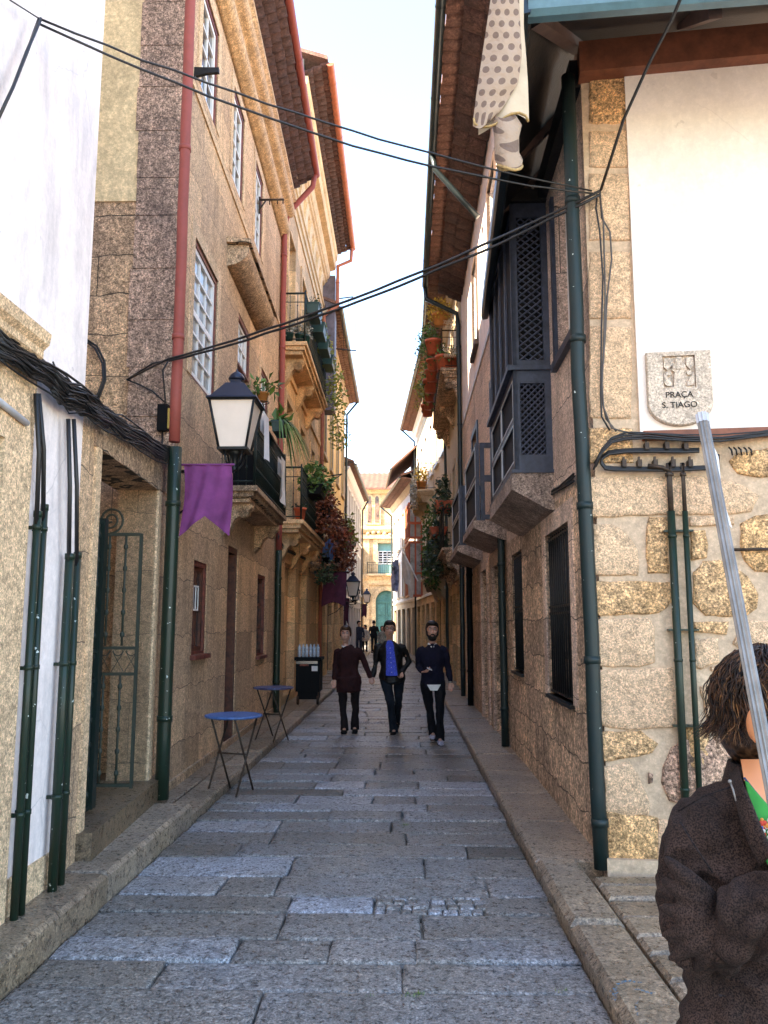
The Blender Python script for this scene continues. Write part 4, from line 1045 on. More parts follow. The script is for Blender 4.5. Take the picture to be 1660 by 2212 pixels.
def lattice(z0_,z1_,a0_,a1_,fr,m,sp,sl):
    mb=MB(); W_=a1_-a0_; H_=z1_-z0_
    for dirn,dd in ((1,-.014),(-1,-.028)):
        k=-H_*2
        while k<W_+H_*2:
            # line a = k + dirn*(z/sl)
            pts=[]
            for z in (0,H_):
                pts.append((k+dirn*z/sl,z))
            (xa,za),(xb,zb_)=pts
            lo_,hi_=0.0,1.0; dx=xb-xa
            if abs(dx)>1e-6:
                t0,t1=sorted(((0-xa)/dx,(W_-xa)/dx)); lo_,hi_=max(0,t0),min(1,t1)
            if hi_-lo_>.01:
                p=fr.P(a0_+xa+dx*lo_,z0_+H_*lo_,dd); q=fr.P(a0_+xa+dx*hi_,z0_+H_*hi_,dd)
                mb.tube([p,q],.0085,4,False)
            k+=sp
    return mb.build('lattice',m,ox)
LT=plain('lattice_blue',(.055,.066,.105),.5,0,.2)
lattice(z0+.14,3.86,st,w_-st,OF,LT,.058,1.0)
lattice(4.08,z1-.14,st,w_-st,OF,LT,.085,.8)
mb=MB(); OF.box(mb,st*.5,w_,z0+.02,z1,-.32,-.30); mb.build('dark_backing',M['black_wood'],ox)  # black sheet puts the shade inside the bay into its colour
# street side of the oriel: lower panels and glazed upper part
mb=MB()
n=4; L_=OS.L
for i in range(n+1):
    a=(L_-.05)*i/n; OS.box(mb,a,a+.05,z0 if i%2==0 else 4.05,z1,-.04,0)
for (p,q) in ((z0,z0+.08),(3.48,3.54),(3.90,4.05),(z1-.1,z1)): OS.box(mb,.05,L_-.05,p,q,-.038,-.002)
OS.box(mb,-.02,L_+.02,3.98,4.03,0,.05); OS.box(mb,-.02,L_,z0-.03,z0,-.04,.03)
mb.build('side_frame',M['dark_wood'],ox)
mb=MB()
for i in range(n):
    a=(L_-.05)*i/n+.05; b=(L_-.05)*(i+1)/n
    for (p,q) in ((z0+.08,3.48),(3.54,3.9)):
        if i%2: continue
        b=(L_-.05)*(i+2)/n
        OS.box(mb,a,a+.009,p,q,-.006,.003); OS.box(mb,b-.009,b,p,q,-.006,.003); OS.box(mb,a+.009,b-.009,p,p+.014,-.006,.003); OS.box(mb,a+.009,b-.009,q-.014,q,-.006,.003)
mb.build('pale_beading',M['white_edge'],ox)
mb=MB(); OS.box(mb,.05,L_-.05,z0+.08,z1-.1,-.03,-.02); NAVY=plain('navy_panel',(.008,.010,.018),.75,0,.4,5,spec=.2); mb.build('pane',NAVY,ox)
mb=MB(); OS.box(mb,-.02,L_+.1,z1,z1+.12,-.3,.06); OF.box(mb,-.06,w_,z1,z1+.12,-.3,.05); mb.build('hood',M['black_wood'],ox)
mb=MB(); zz_=z0-.03
R1.prof(mb,a0-.01,a1+.02,[(0,zz_),(dO+.03,zz_),(dO+.035,zz_-.15),(dO-.02,zz_-.18),(.06,zz_-.33),(0,zz_-.34)])
mb.build('stone_base',M['granite_soot'],ox)

# =============================================================== right 2: taller house with wide tiled eave
R2=Fr((1.386,9.52),(1.41,18.9),-1); s2r=R2.sY
c2=thing('pink_house','house with a white upper wall, pinkish stone below and a deep scalloped tile eave','building',R2.P(4,.09,0))
E2z=9.75
u1=[(s2r(11.4),s2r(12.4),6.9,8.6),(s2r(14.6),s2r(15.5),6.9,8.6)]
m1=[(s2r(11.4),s2r(12.5),3.35,5.35),(s2r(15.0),s2r(16.1),3.35,5.35)]
g0=[(s2r(9.6),s2r(10.5),1.1,2.55)]; gd=[(s2r(11.6),s2r(12.7),.09,2.55),(s2r(13.6),s2r(14.6),.09,2.6),(s2r(17.0),s2r(18.2),.09,2.6)]
mb=MB(); R2.wall(mb,0,R2.L,6.35,E2z,u1,.15); mb.build('upper_wall',M['white_plaster'],c2)
mb=MB(); R2.wall(mb,0,R2.L,2.75,6.35,m1,.18); R2.body(mb,0,R2.L,0,E2z,6); mb.build('wall',M['granite_pink'],c2)
mb=MB(); R2.wall(mb,0,R2.L,-.1,2.75,g0+gd,.25); mb.build('ground_floor_wall',M['granite_brown'],c2)
mb=MB(); mb.add([R2.P(0,6.3,.0),R2.P(R2.L,6.3,.0),R2.P(R2.L,6.3,.02),R2.P(0,6.3,.02),R2.P(0,6.38,0),R2.P(R2.L,6.38,0),R2.P(R2.L,6.38,.02),R2.P(0,6.38,.02)],[(0,1,2,3),(4,5,6,7),(3,2,6,7),(0,3,7,4),(1,2,6,5)]); mb.build('sun_stripe',M['white_edge'],c2)  # pale bluish strip colours in the sun stripe along this boundary
mb=MB(); S_=Fr((7.3,9.52),(1.365,9.52),-1); S_.box(mb,0,5.93,5.5,E2z,-.3,-.0); mb.build('side_wall',M['granite_pink'],c2)
for h in u1:
    window(c2,R2,h,-.1,2,3,M['white_paint'],M['glass_blue'],.07,.04); surround(c2,R2,h,.1,.03,M['brown_wood'])
for h in m1:
    window(c2,R2,h,-.12,2,3,M['white_paint'],M['glass_dark'],.06,.035,name='balcony_door'); surround(c2,R2,h,.12,.03,M['dark_wood'],sill=False)
barred(c2,R2,g0[0])
for k,h in enumerate(gd): 
    door(c2,R2,h,-.2,M['black_wood' if k!=1 else 'brown_wood'],handle=False); surround(c2,R2,h,.2,.03,M['granite_pink'],sill=False,name='door_surround')
# eave: scalloped big tiles near the wall, small tile ends outside
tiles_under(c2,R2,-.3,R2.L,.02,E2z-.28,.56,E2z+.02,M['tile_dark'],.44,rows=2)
tiles_under(c2,R2,-.3,R2.L,.50,E2z+.06,.80,E2z+.10,M['terracotta'],.24,name='tile_ends',rows=1)
mb=MB(); R2.box(mb,-.3,R2.L,E2z+.02,E2z+.2,-.3,.5); mb.build('eave_board',M['tile_dark'],c2)
roof(c2,R2,-.3,R2.L,.78,E2z+.2,-4.2,E2z+2,M['terracotta'])
gutter(c2,R2,-.35,R2.L-.1,.87,E2z+.06,.075,M['dark_gutter'])
e_=R2.L-.15
zz=onX(995,670,1.33).z
pipe(c2,[R2.P(e_,E2z,.87),R2.P(e_,E2z-.3,.85),R2.P(e_,zz+.2,.12),R2.P(e_,zz-.1,.08),R2.P(e_,5,.08),R2.P(e_,.1,.08)],.055,M['dark_gutter'],label='dark downpipe bending in from the gutter end beside the flower pot balcony')
pg=s2r(14.0)
pipe(c2,[R2.P(pg-.8,E2z,.87),R2.P(pg-.8,E2z-.25,.83),R2.P(pg-.8,8.6,.1)],.05,M['dark_gutter'],label='short slanting dark pipe under the gutter')
pipe(c2,[R2.P(s2r(11.05),3.0,.07),R2.P(s2r(11.0),.1,.07)],.05,M['teal_pipe'],label='dark ground floor downpipe after the barred windows')
pipe(c2,[R2.P(s2r(16.5),3.2,.08),R2.P(s2r(16.5),.1,.09)],.06,M['black_plastic'],label='black ground floor pipe near the walking men')
# dark timber balconies
def dark_balcony(a0,a1,lab,z0=3.07,h=1.08,d=.40):
    t=thing('timber_balcony',lab,'balcony',R2.P((a0+a1)/2,z0,0),group='dark timber balconies')
    o_=R2.P(a0,0,d); e1=R2.P(a1,0,d); wl=R2.P(a0,0,0)
    fs=Fr((o_.x,o_.y),(e1.x,e1.y),-1); fn=Fr((o_.x,o_.y),(wl.x,wl.y),1)
    mb=MB()
    for a in (0,fs.L-.06): fs.box(mb,a,a+.06,z0,z0+h,-.05,0)
    for (p,q) in ((z0+.02,z0+.07),(z0+h*.52,z0+h*.57),(z0+h-.05,z0+h)): fs.box(mb,.06,fs.L-.06,p,q,-.045,-.002)
    fn.box(mb,.06,fn.L,z0+h-.07,z0+h,-.05,-.003); fn.box(mb,.06,fn.L,z0+h*.5,z0+h*.58,-.05,-.003); fn.box(mb,.06,fn.L,z0+.02,z0+.08,-.05,-.003); fn.box(mb,fn.L-.09,fn.L-.03,z0,z0+h,-.06,-.01)
    fn.box(mb,.06,.12,z0,z0+h,-.05,-.006)
    mb.build('frame',M['dark_wood'],t)
    mb=MB(); fs.box(mb,.06,fs.L-.06,z0+.07,z0+h-.05,-.03,-.02); mb.build('panel',NAVY,t)
    mb=MB()
    for (p,q) in ((z0+.07,z0+h*.52),(z0+h*.57,z0+h-.05)):
        for (a,b) in ((.06,fs.L-.06),):
            fs.box(mb,a,a+.02,p,q,-.01,.006); fs.box(mb,b-.02,b,p,q,-.01,.006); fs.box(mb,a+.02,b-.02,p,p+.02,-.01,.006); fs.box(mb,a+.02,b-.02,q-.02,q,-.01,.006)
    mb.build('pale_beading',M['white_edge'],t)
    mb=MB()
    R2.prof(mb,a0-.02,a1+.02,[(0,z0),(d+.04,z0),(d+.045,z0-.10),(d-.04,z0-.14),(.06,z0-.26),(0,z0-.27)])
    mb.build('stone_base',M['granite_soot'],t)
dark_balcony(s2r(11.0),s2r(13.0),'nearer dark timber balcony with pale-edged panels, after the lattice oriel')
dark_balcony(s2r(14.45),s2r(16.7),'farther dark timber balcony with pale-edged panels, right of the bearded man')

# =============================================================== right 3: balcony full of pots
R3=Fr((1.41,18.92),(1.42,25.5),-1); s3r=R3.sY
simple_house('sunlit_house','sunlit pale house with a terracotta pot balcony on the right',R3,10.9,3,[(3.7,6.0),(7.95,10.0)],M['cream'],M['white_paint'],M['glass_pale'],1.0,None,gf=4,groundm=M['granite_soft'],surr=M['cream'],gutm='dark_gutter',eave=.72,tm='terracotta')
def stone_balcony(fr,a0,a1,z,d,lab,m,rm,h=1.0,sp=.14,corb=3,th=.2,rail=True):
    t=thing('stone_balcony',lab,'balcony',fr.P((a0+a1)/2,z,0))
    balc_slab(t,fr,a0,a1,z,d,m,th,3)
    for i in range(corb): corbel(t,fr,a0+.3+(a1-a0-.6)*i/max(1,corb-1),z-th,d*.85,.6,m,.22)
    if rail: railing(t,fr,a0+.04,a1-.04,z,h,0,d-.04,rm,sp)
    return t
stone_balcony(R3,s3r(19.1),s3r(25.0),7.85,.5,'high stone balcony crowded with terracotta pots on the sunlit right wall',M['granite_brown'],M['rust'],.95,.2)
stone_balcony(R3,s3r(19.3),s3r(24.6),3.5,.5,'dark lower stone balcony hung with trailing plants on the right',M['granite_brown'],M['iron'],.95,.2)
# =============================================================== right 4, 5
R4=Fr((1.42,25.55),(.62,38.3),-1); simple_house('weathered_white_house','long sunlit whitewashed house beyond the pot balcony on the right',R4,10.9,6,[(3.7,6.0),(7.4,9.4)],M['cream'],M['white_paint'],M['glass_dark'],1.0,None,gf=6,groundm=M['granite_soft'],surr=M['white_paint'],eave=.7,tm='terracotta',shut=None)
R5=Fr((.61,38.4),(-.62,48.0),-1); simple_house('end_house','last house on the right, with red tiled eaves before the church',R5,8.6,5,[(3.2,5.0),(5.8,7.6)],M['white_blue'],M['white_paint'],M['glass_dark'],.9,None,gf=5,groundm=M['cream'],surr=M['cream'],eave=.75,tm='terracotta')
stone_balcony(R4,R4.sY(30),R4.sY(34.5),6.7,.6,'pale stone balcony with a yellow flowering plant on the right',M['cream'],M['green_iron'],1.0,.2)
stone_balcony(R4,R4.sY(26.3),R4.sY(29.5),3.3,.55,'stone balcony behind the green cloth panel on the right',M['cream'],M['iron'],1.0,.2)
# red tiled canopy of an upper storey
cn=thing('tiled_canopy','dark red tiled canopy hanging over the far right eave','canopy',(.1,38.6,9.6))
fr=Fr((.70,38.0),(.35,43.5),-1)
roof(cn,fr,0,fr.L,1.25,9.1,-.3,10.5,M['terracotta'],name='tile_slope')
gutter(cn,fr,0,fr.L,1.28,9.05,.06,M['dark_gutter'])
mb=MB(); fr.box(mb,0,fr.L,8.7,10.2,-1.5,-.05); mb.build('wall',M['brown_wood'],cn)
# red glazed enclosed balcony
rb=thing('red_glazed_balcony','narrow red framed glazed balcony projecting over the street on the right','balcony',R4.P(R4.sY(36.5),3.0,0))
for (za,zb2) in ((2.9,5.3),(5.4,7.0)):
    a0,a1=R4.sY(35.2),R4.sY(37.6); o_=R4.P(a0,0,.6); e1=R4.P(a1,0,.6); wl=R4.P(a0,0,0)
    fs=Fr((o_.x,o_.y),(e1.x,e1.y),-1); fn=Fr((o_.x,o_.y),(wl.x,wl.y),1)
    mb=MB()
    for f_ in (fs,fn):
        for i in range(3 if f_ is fn else 5):
            a=(f_.L-.07)*i/((3 if f_ is fn else 5)-1); f_.box(mb,a,a+.07,za,zb2,-.06,0)
        for z in (za,za+(zb2-za)*.4,zb2-.1): f_.box(mb,.0,f_.L,z,z+.1,-.05,.008)
    mb.build('frame',plain('red_window_paint',(.50,.10,.04),.5),rb)
    mb=MB()
    for f_ in (fs,fn): f_.box(mb,.02,f_.L-.02,za+.02,zb2-.02,-.04,-.03)
    mb.build('pane',M['glass_pale'],rb)
# =============================================================== cables
def sag(a,b,s_,n=16,wob=0):
    a,b=Vector(a),Vector(b); out=[]
    for i in range(n+1):
        t=i/n; p=a.lerp(b,t); p.z-=s_*4*t*(1-t)
        if wob: p+=Vector((rn.uniform(-wob,wob),rn.uniform(-wob,wob),rn.uniform(-wob,wob)))*(1 if 0<i<n else 0)
        out.append(p)
    return out
def cable(lab,paths,r_=.008,m='cable',name='cable',cat='cable',group=None):
    t=MB()
    for p in paths: t.tube(p,r_ if not isinstance(r_,dict) else r_[0],6)
    o=t.build(name,M[m],None,origin=paths[0][0]); tag(o,lab,cat,group); return o
aL=onX(85,40,-1.98); aR=Vector((1.29,5.50,onY(1297,412,5.5).z)); aR.x=onY(1297,412,5.5).x
cable('upper pair of thin cables strung high across the street with little sag',[sag(aL,aR+Vector((-.06,0,.0)),.10,20,.006)],.0065)
cable('thin cable just below the upper one, crossing the street to the right corner pipe',[sag(aL+Vector((0,.02,-.02)),aR+Vector((-.05,0,-.02)),.17,20,.004)],.007)
w2=[onY(275,820,7.6),onY(365,775,7.3)]; 
cable('thick black cable sweeping upward across the street from the left stone corner',[ [onY(275,820,7.72)]+sag(onY(365,775,7.2),aR,.10,22,.004),  sag(onY(365,776,7.2)+Vector((0,0,-.015)),aR+Vector((0,0,-.03)),.12,22,.006)],.0105)
cable('short black drop cable slanting down the near left white wall',[[aL,onX(60,110,-1.985),onX(30,185,-1.985),onX(-6,262,-1.99)],[aL+Vector((.01,0,0)),onX(58,112,-1.97),onX(28,190,-1.975),onX(-8,266,-1.99)]],.0085)
cable('thin wire rising to the top left corner of the view on the white wall',[[aL,onX(25,2,-1.99),onX(-20,-30,-1.99)]],.004)
w3=[aR,onY(1345,262,4.9),onY(1400,140,4.5),onY(1452,40,4.15),onY(1480,-30,3.9)]
cable('black cable rising steeply in front of the bright plaster panel',[w3,[p+Vector((.008,0,.005)) for p in w3]],.0075)
# hanging bundle on the quoins
def on1(x,y,d=.05): a,z=F1.px(x,y,d); return F1.P(a,z,d)
for k,(lab,pts) in enumerate([
 ('brown loose cable hanging down the corner quoins, bulging right',[(1297,412),(1300,470),(1318,500),(1322,560),(1312,640),(1308,720),(1302,800),(1300,860),(1310,905),(1332,932)]),
 ('brown cable hanging straight down the corner quoins',[(1295,414),(1304,480),(1306,560),(1308,640),(1304,760),(1301,830),(1304,880),(1322,925),(1370,938)]),
 ('dark cable hanging down the quoins nearest the teal pipe',[(1290,418),(1288,450),(1296,500),(1303,600),(1300,700),(1298,850),(1300,900),(1318,930)])]):
    cable(lab,[[on1(x,y,.05+.012*k) for x,y in pts]],.0065,'cable_grey' if k<2 else 'cable',group=None)
# cable bundle and clips above the rubble
pts=[(1285,1005),(1300,975),(1322,950),(1350,940),(1400,938),(1480,943),(1560,945),(1640,935),(1690,930)]
cable('long sagging bundle of black cables under the red ledge',[[on1(x+rn.uniform(-3,3),y+k*4-4+rn.uniform(-2,2),.07+.01*k) for x,y in pts] for k in range(4)],.008)
def C4(x,y): return ((1400+x/2.872)/1.19157,(1100+y/2.872)/1.19157)
lp=[(1290,200),(1285,270),(1200,290),(1000,300),(760,300),(520,298),(455,290),(425,250),(430,215),(480,180),(600,165),(800,160),(1000,165),(1150,160)]
cable('loop of thick black cables clipped in two rows on the stone wall',[[on1(*C4(x,y+k*9),.05+.008*k) for x,y in lp] for k in range(3)],.0105)
nm=['first','second','third','fourth','fifth']
for k,(x,y) in enumerate([(585,275),(697,275),(813,275),(943,275),(1068,275),(750,150),(897,145),(1035,150)]):
    mb=MB(); a,z=F1.px(*C4(x,y)); F1.box(mb,a-.014,a+.014,z-.03,z+.02,.0,.085); F1.box(mb,a-.006,a+.006,z+.0201,z+.045,.03,.06)
    o=mb.build('cable_clip',M['rust'],None,origin=F1.P(a,z-.03)); tag(o,'rusty clip, %s from the left in the %s row holding the cable loop'%(nm[k%5],'lower' if k<5 else 'upper'),'cable clip','clips of the cable loop')
for k,x in enumerate((1388,1424,1452,1481,1511)):
    pass
cable('row of short hooked cable ends at the right of the clip rows',[[on1(*C4(x,150),.05),on1(*C4(x+18,165),.09),on1(*C4(x+25,205),.07)] for x in (1370,1405,1440,1480,1515)],.006)
cable('thin rusty rod crossing the rubble wall behind the silver pole',[[on1(*C4(1370,905),.05),on1(*C4(1900,895),.05)]],.011,'rust',name='iron_rod',cat='rod')
def rconduit(xt,yt,xb,yb,r_,lab,hook):
    a0,zt=F1.px(xt,yt,.07); a1,_=F1.px(xb,yb,.07)
    t=thing('cable_conduit',lab,'cable conduit',F1.P(a1,.085,.07),group=None)
    p=lambda z: F1.P(a0+(a1-a0)*0,z,.07)
    mb=MB(); mb.tube([p(.085),p(zt)],r_,14)
    z=.6
    while z<zt-.1: mb.tube([p(z),p(z+.018)],r_*1.15,14); z+=.82
    for z in (1.62,2.28,1.0): F1.box(mb,a0-.05,a0+.05,z,z+.012,.0,.07)
    mb.build('tube',M['green_pipe'],t)
    mb=MB(); mb.tube([p(zt-.02),p(zt+.33)]+[on1(x,y,.08) for x,y in hook],[r_*.72]*2+[r_*.6]*len(hook),10); mb.tube([p(zt+.24),p(zt+.26)],r_*1.1,10); mb.build('riser',M['rust'],t)
rconduit(1450,1104,1475,1700,.026,'thicker dark green conduit with paint chips on the rubble wall',[(1446,1018),(1432,1010),(1400,1006)])
rconduit(1480,1104,1508,1690,.019,'thinner dark green conduit behind the woman on the rubble wall',[(1477,1025),(1478,1015)])
# big cable bundle along the left walls
def bund(lab,fn,pts,n,r0,spread,m='cable'):
    mb=MB()
    for k in range(n):
        ox_,oz=rn.gauss(0,spread),rn.gauss(0,spread*1.2); pp=[]
        for (x,y) in pts:
            p=fn(x,y); pp.append(p+Vector((abs(rn.gauss(0,spread*.5))+.01,0,oz+rn.gauss(0,spread*.75))))
        mb.tube(pp,rn.uniform(.6,1.2)*r0,5)
    o=mb.build('cable_bundle',M[m],None,origin=fn(*pts[0])); tag(o,lab,'cable bundle'); return o
def bl1(x,y):
    a,z=L1.px(x,y,.06)
    if a<=L1.L: return L1.P(a,z,.06)
    a,z=LG.px(x,y,.06)
    return LG.P(a,z,.06)
bund('thick tangled bundle of black cables running along the left walls over the gate',bl1,[(-20,742),(20,762),(60,790),(100,815),(135,840),(170,862),(195,880),(225,902),(260,925),(300,950),(335,972),(372,990)],46,.0075,.024)
bund('second clump of cables sagging below the bundle on the white wall',bl1,[(105,825),(125,852),(145,866),(170,872),(200,890),(230,908)],26,.0075,.024)
cable('coiled black cable loop beside the stone house side wall',[[S2.P(*S2.px(x,y,.05),.05) for x,y in [(187,733),(210,748),(226,780),(228,820),(218,850),(205,875)]],[S2.P(*S2.px(x,y,.07),.07) for x,y in [(187,738),(206,752),(222,785),(224,820),(214,848),(200,872)]]],.012)
t=thing('junction_box','small black junction box with a yellow tag beside the red pipe','junction box',onY(351,905,7.7))
mb=MB(); a,z=S2.px(352,905,.06); S2.box(mb,a-.045,a+.055,z-.12,z+.14,.0,.1); mb.build('box',M['black_plastic'],t)
mb=MB(); S2.box(mb,a+.056,a+.07,z-.1,z+.1,.02,.09); mb.build('tag',plain('yellow_tag',(.55,.38,.08),.5),t)
mb=MB(); fl=[(275,820),(330,785),(365,778),(352,800),(358,870),(330,845),(300,830)]
P3=[S2.P(*S2.px(x,y,.07),.07) for x,y in fl]
cable('slack black loops of cable at the stone corner above the junction box',[[P3[0],P3[1],P3[2]],[P3[0],P3[6],P3[5],P3[4]],[P3[2],P3[3],P3[4],S2.P(a,z+.14,.06)],[S2.P(a,z-.1,.05),S2.P(a,z-.5,.06)]],.009)
# cables on far left ground floor and far right
bund('dark tangled cables running over the cream house doorways',lambda x,y:(lambda q:L3.P(q[0],q[1],.06))(L3.px(x,y,.06)),[C1(*p) and p for p in [((600+k*0)/1,0) for k in range(0)]] or [((560+x/4.15)/1.19157,(1100+y/4.15)/1.19157) for x,y in [(640,1160),(680,1250),(720,1300),(800,1340),(900,1390),(1000,1440)]],10,.008,.02)
bund('dark cables along the pink house wall under the balconies',lambda x,y:(lambda q:R2.P(q[0],q[1],.05))(R2.px(x,y,.05)) if R2.px(x,y,.05)[0]>0 else (lambda q:R1.P(q[0],q[1],.04))(R1.px(x,y,.04)),[(1236,1034),(1200,1062),(1160,1080),(1120,1108),(1085,1130),(1050,1160)],8,.008,.018)

# =============================================================== lantern and banner
def lantern(lab,c,k=1.0,name='street_lantern',group=None,wall=None):
    """c = centre of the glass base; four-sided tapering glass, pyramid cap, scrolled foot"""
    t=thing(name,lab,'street lamp',c,group=group); x,y,z=c
    bt,tp,h=.125*k,.205*k,.43*k
    def fru(mb,z0,w0,z1,w1): mb.hexa([(x-w0,y-w0,z+z0),(x+w0,y-w0,z+z0),(x+w0,y+w0,z+z0),(x-w0,y+w0,z+z0),(x-w1,y-w1,z+z1),(x+w1,y-w1,z+z1),(x+w1,y+w1,z+z1),(x-w1,y+w1,z+z1)])
    mb=MB(); fru(mb,0,bt-.012*k,h,tp-.012*k); mb.build('glass',M['lamp_glass'],t)
    mb=MB()
    for sx in (-1,1):
        for sy in (-1,1): mb.tube([(x+sx*bt,y+sy*bt,z),(x+sx*tp,y+sy*tp,z+h)],.012*k,6)
    fru(mb,-.02*k,bt+.012*k,.004*k,bt+.014*k); fru(mb,h-.006*k,tp+.01*k,h+.012*k,tp+.028*k)
    mb.build('frame',M['iron'],t)
    mb=MB(); fru(mb,h+.012*k,tp+.025*k,h+.03*k,tp+.02*k); fru(mb,h+.03*k,tp,h+.19*k,.085*k); fru(mb,h+.19*k,.05*k,h+.24*k,.05*k)
    mb.lathe((x,y,z+h+.235*k),[(.075*k,0),(.08*k,.012*k),(.06*k,.05*k),(.03*k,.075*k),(.012*k,.085*k),(.0*k+.004,.11*k)],12)
    mb.build('cap',plain('dark_blue_cap',(.012,.018,.04),.35,.2),t)
    mb=MB(); mb.lathe((x,y,z-.20*k),[(.03*k,0),(.035*k,.02*k),(.02*k,.05*k),(.025*k,.1*k),(.05*k,.15*k),(.09*k,.18*k)],10)
    for s_ in range(4):
        a=s_*math.pi/2+.78; dx,dy=math.cos(a),math.sin(a)
        mb.tube([(x+dx*.02*k,y+dy*.02*k,z-.2*k),(x+dx*.09*k,y+dy*.09*k,z-.12*k),(x+dx*.12*k,y+dy*.12*k,z-.02*k)],.009*k,5)
    if wall:
        wx=wall; mb.tube([(wx,y,z-.2*k),(x,y,z-.2*k)],.016*k,8); pts=[]
        for q in range(22):
            a=q/21*2.6*math.pi; r_=.10*k*(1-q/21*.75); pts.append((x+(.16*k if wx>x else -.16*k)+ r_*math.cos(a),y,z-.32*k+r_*math.sin(a)))
        mb.tube(pts,.009*k,5)
        mb.tube([(wx,y,z-.62*k),((wx*2+x)/3,y,z-.5*k),((wx+x*2)/3,y,z-.25*k)],.012*k,6)
    mb.build('bracket',M['iron'],t); return t
LY=7.95
pb=onY(508,972,LY); lc=(pb.x,LY,pb.z)
lantern('large black lantern with milky glass and a dark blue cap, beside the purple banner',lc,1.08,wall=-2.27)
def banner(lab,x0,x1,y,ztop,drop,notch,m,name='banner',cat='banner',ph=0):
    t=thing(name,lab,cat,((x0+x1)/2,y,ztop)); mb=MB()
    mb.tube([(x0-.06,y,ztop),(x1+.03,y,ztop)],.011,8); mb.build('rod',M['purple'] if m=='purple' else M['iron'],t)
    mb=MB(); mb.smooth=True
    def fn(s_):
        def f(u,v):
            d=drop*(1-notch*(1-abs(2*u-1)))*v
            return Vector((x0+(x1-x0)*u+.018*math.sin(v*4+ph)+v*.03*(u-.5), y+s_*.002+.022*math.sin(u*9+ph+v*1.5)*v+.01*math.sin(u*21+v*5), ztop-d+.012*math.sin(u*math.pi*2)*0))
        return f
    mb.sheet(fn(1),26,24); mb.build('cloth',M[m],t); return t
q0=onY(398,1004,7.75); q1=onY(500,1008,7.75)
banner('purple swallow-tailed cloth banner hanging below the big lantern',q0.x,q1.x,7.75,q0.z,.70,.28,'purple')
# balcony items
def towel(lab,P,wd,h,u,group=None,ph=0):
    mb=MB(); mb.smooth=True
    def f(a,v): return Vector(P)+u*(wd*(a-.5)*(1-.25*v*math.sin(v*2+ph)))+Vector((.03*math.sin(a*8+ph)*v+.02,0,-h*v+.05*math.sin(a*3+ph)*v))
    mb.sheet(f,14,14)
    def f2(a,v): return Vector(P)+u*(wd*(a-.5))+Vector((-.03,0,-h*.4*v))
    mb.sheet(f2,6,4)
    o=mb.build('towel',M['cloth_white'],None,origin=P); tag(o,lab,'towel',group); return o
uu=Vector((0,1,0))
xr=-1.83
p=onX(573,905,xr); towel('white towel draped over the balcony rail nearest the lantern',(xr,p.y,4.42),.34,.62,uu)
p=onX(610,965,xr); towel('longer white towel hanging low from the far end of the balcony rail',(xr,p.y,4.15),.42,.66,uu,ph=2)
# leaves / plants
def foliage(mb,c,rx,ry,rz,n,sz,droop=0,seed=0,elong=1.5):
    r_=random.Random(seed)
    for i in range(n):
        while True:
            v=Vector((r_.uniform(-1,1),r_.uniform(-1,1),r_.uniform(-1,1)))
            if v.length<1 and (v.length>.45 or r_.random()<.5): break
        p=Vector((c[0]+v.x*rx,c[1]+v.y*ry,c[2]+v.z*rz-droop*(v.x*v.x+v.y*v.y)))
        if noise.noise(p*6)<-.22: continue
        d=Vector((r_.gauss(0,1),r_.gauss(0,1),r_.gauss(0,.7)-.3*droop)).normalized(); e=d.cross(Vector((r_.gauss(0,1),r_.gauss(0,1),r_.gauss(0,1)))).normalized()
        L=sz*r_.uniform(.6,1.4)*elong; W_=sz*r_.uniform(.35,.6)
        mb.tone=min(1,max(0,r_.gauss(.35,.3)))
        nn=d.cross(e)*L*.12
        mb.add([p-e*W_*.2,p+d*L*.5-e*W_+nn,p+d*L,p+d*L*.5+e*W_+nn],[(0,1,2,3)])
def pot_mesh(mb,r_,h,base=(0,0,0)):
    mb.lathe(base,[(r_*.7,0),(r_*.95,h*.82),(r_*1.05,h*.82),(r_*1.08,h),(r_*.96,h),(r_*.94,h*.9),(0.01,h*.88)],14)
def trough(mb,l,w,h,base=(0,0,0)):
    x,y,z=base; mb.hexa([(x-w*.8,y-l*.93,z),(x+w*.8,y-l*.93,z),(x+w*.8,y+l*.93,z),(x-w*.8,y+l*.93,z),(x-w,y-l,z+h),(x+w,y-l,z+h),(x+w,y+l,z+h),(x-w,y+l,z+h)]); mb.box(x-w*1.08,x+w*1.08,y-l*1.03,y+l*1.03,z+h-.025,z+h)
def plant(name,lab,loc,potm,leafs,rx,ry,rz,n,sz,kind='pot',pr=.11,ph=.2,droop=0,group=None,seed=1,fz=None,cat='plant',elong=1.5):
    t=thing(name,lab,cat,loc,group=group); mb=MB()
    if kind=='pot': pot_mesh(mb,pr,ph)
    elif kind=='trough': trough(mb,pr,pr*.38,ph)
    o=mb.build('pot' if kind=='pot' else 'trough',M[potm],None); o.parent=t
    mb=MB(); 
    st=random.Random(seed)
    for k in range(5):
        a=st.uniform(0,6.28); mb.tone=.1; mb.tube([(0,0,ph*.8),(math.cos(a)*rx*.3,math.sin(a)*ry*.3,ph+rz*.5),(math.cos(a)*rx*.6,math.sin(a)*ry*.6,ph+rz*.9)],.004,4)
    foliage(mb,(0,0,(fz if fz is not None else ph+rz*.6)),rx,ry,rz,n,sz,droop,seed,elong)
    o=mb.build('foliage',M[leafs],None); o.parent=t
    return t
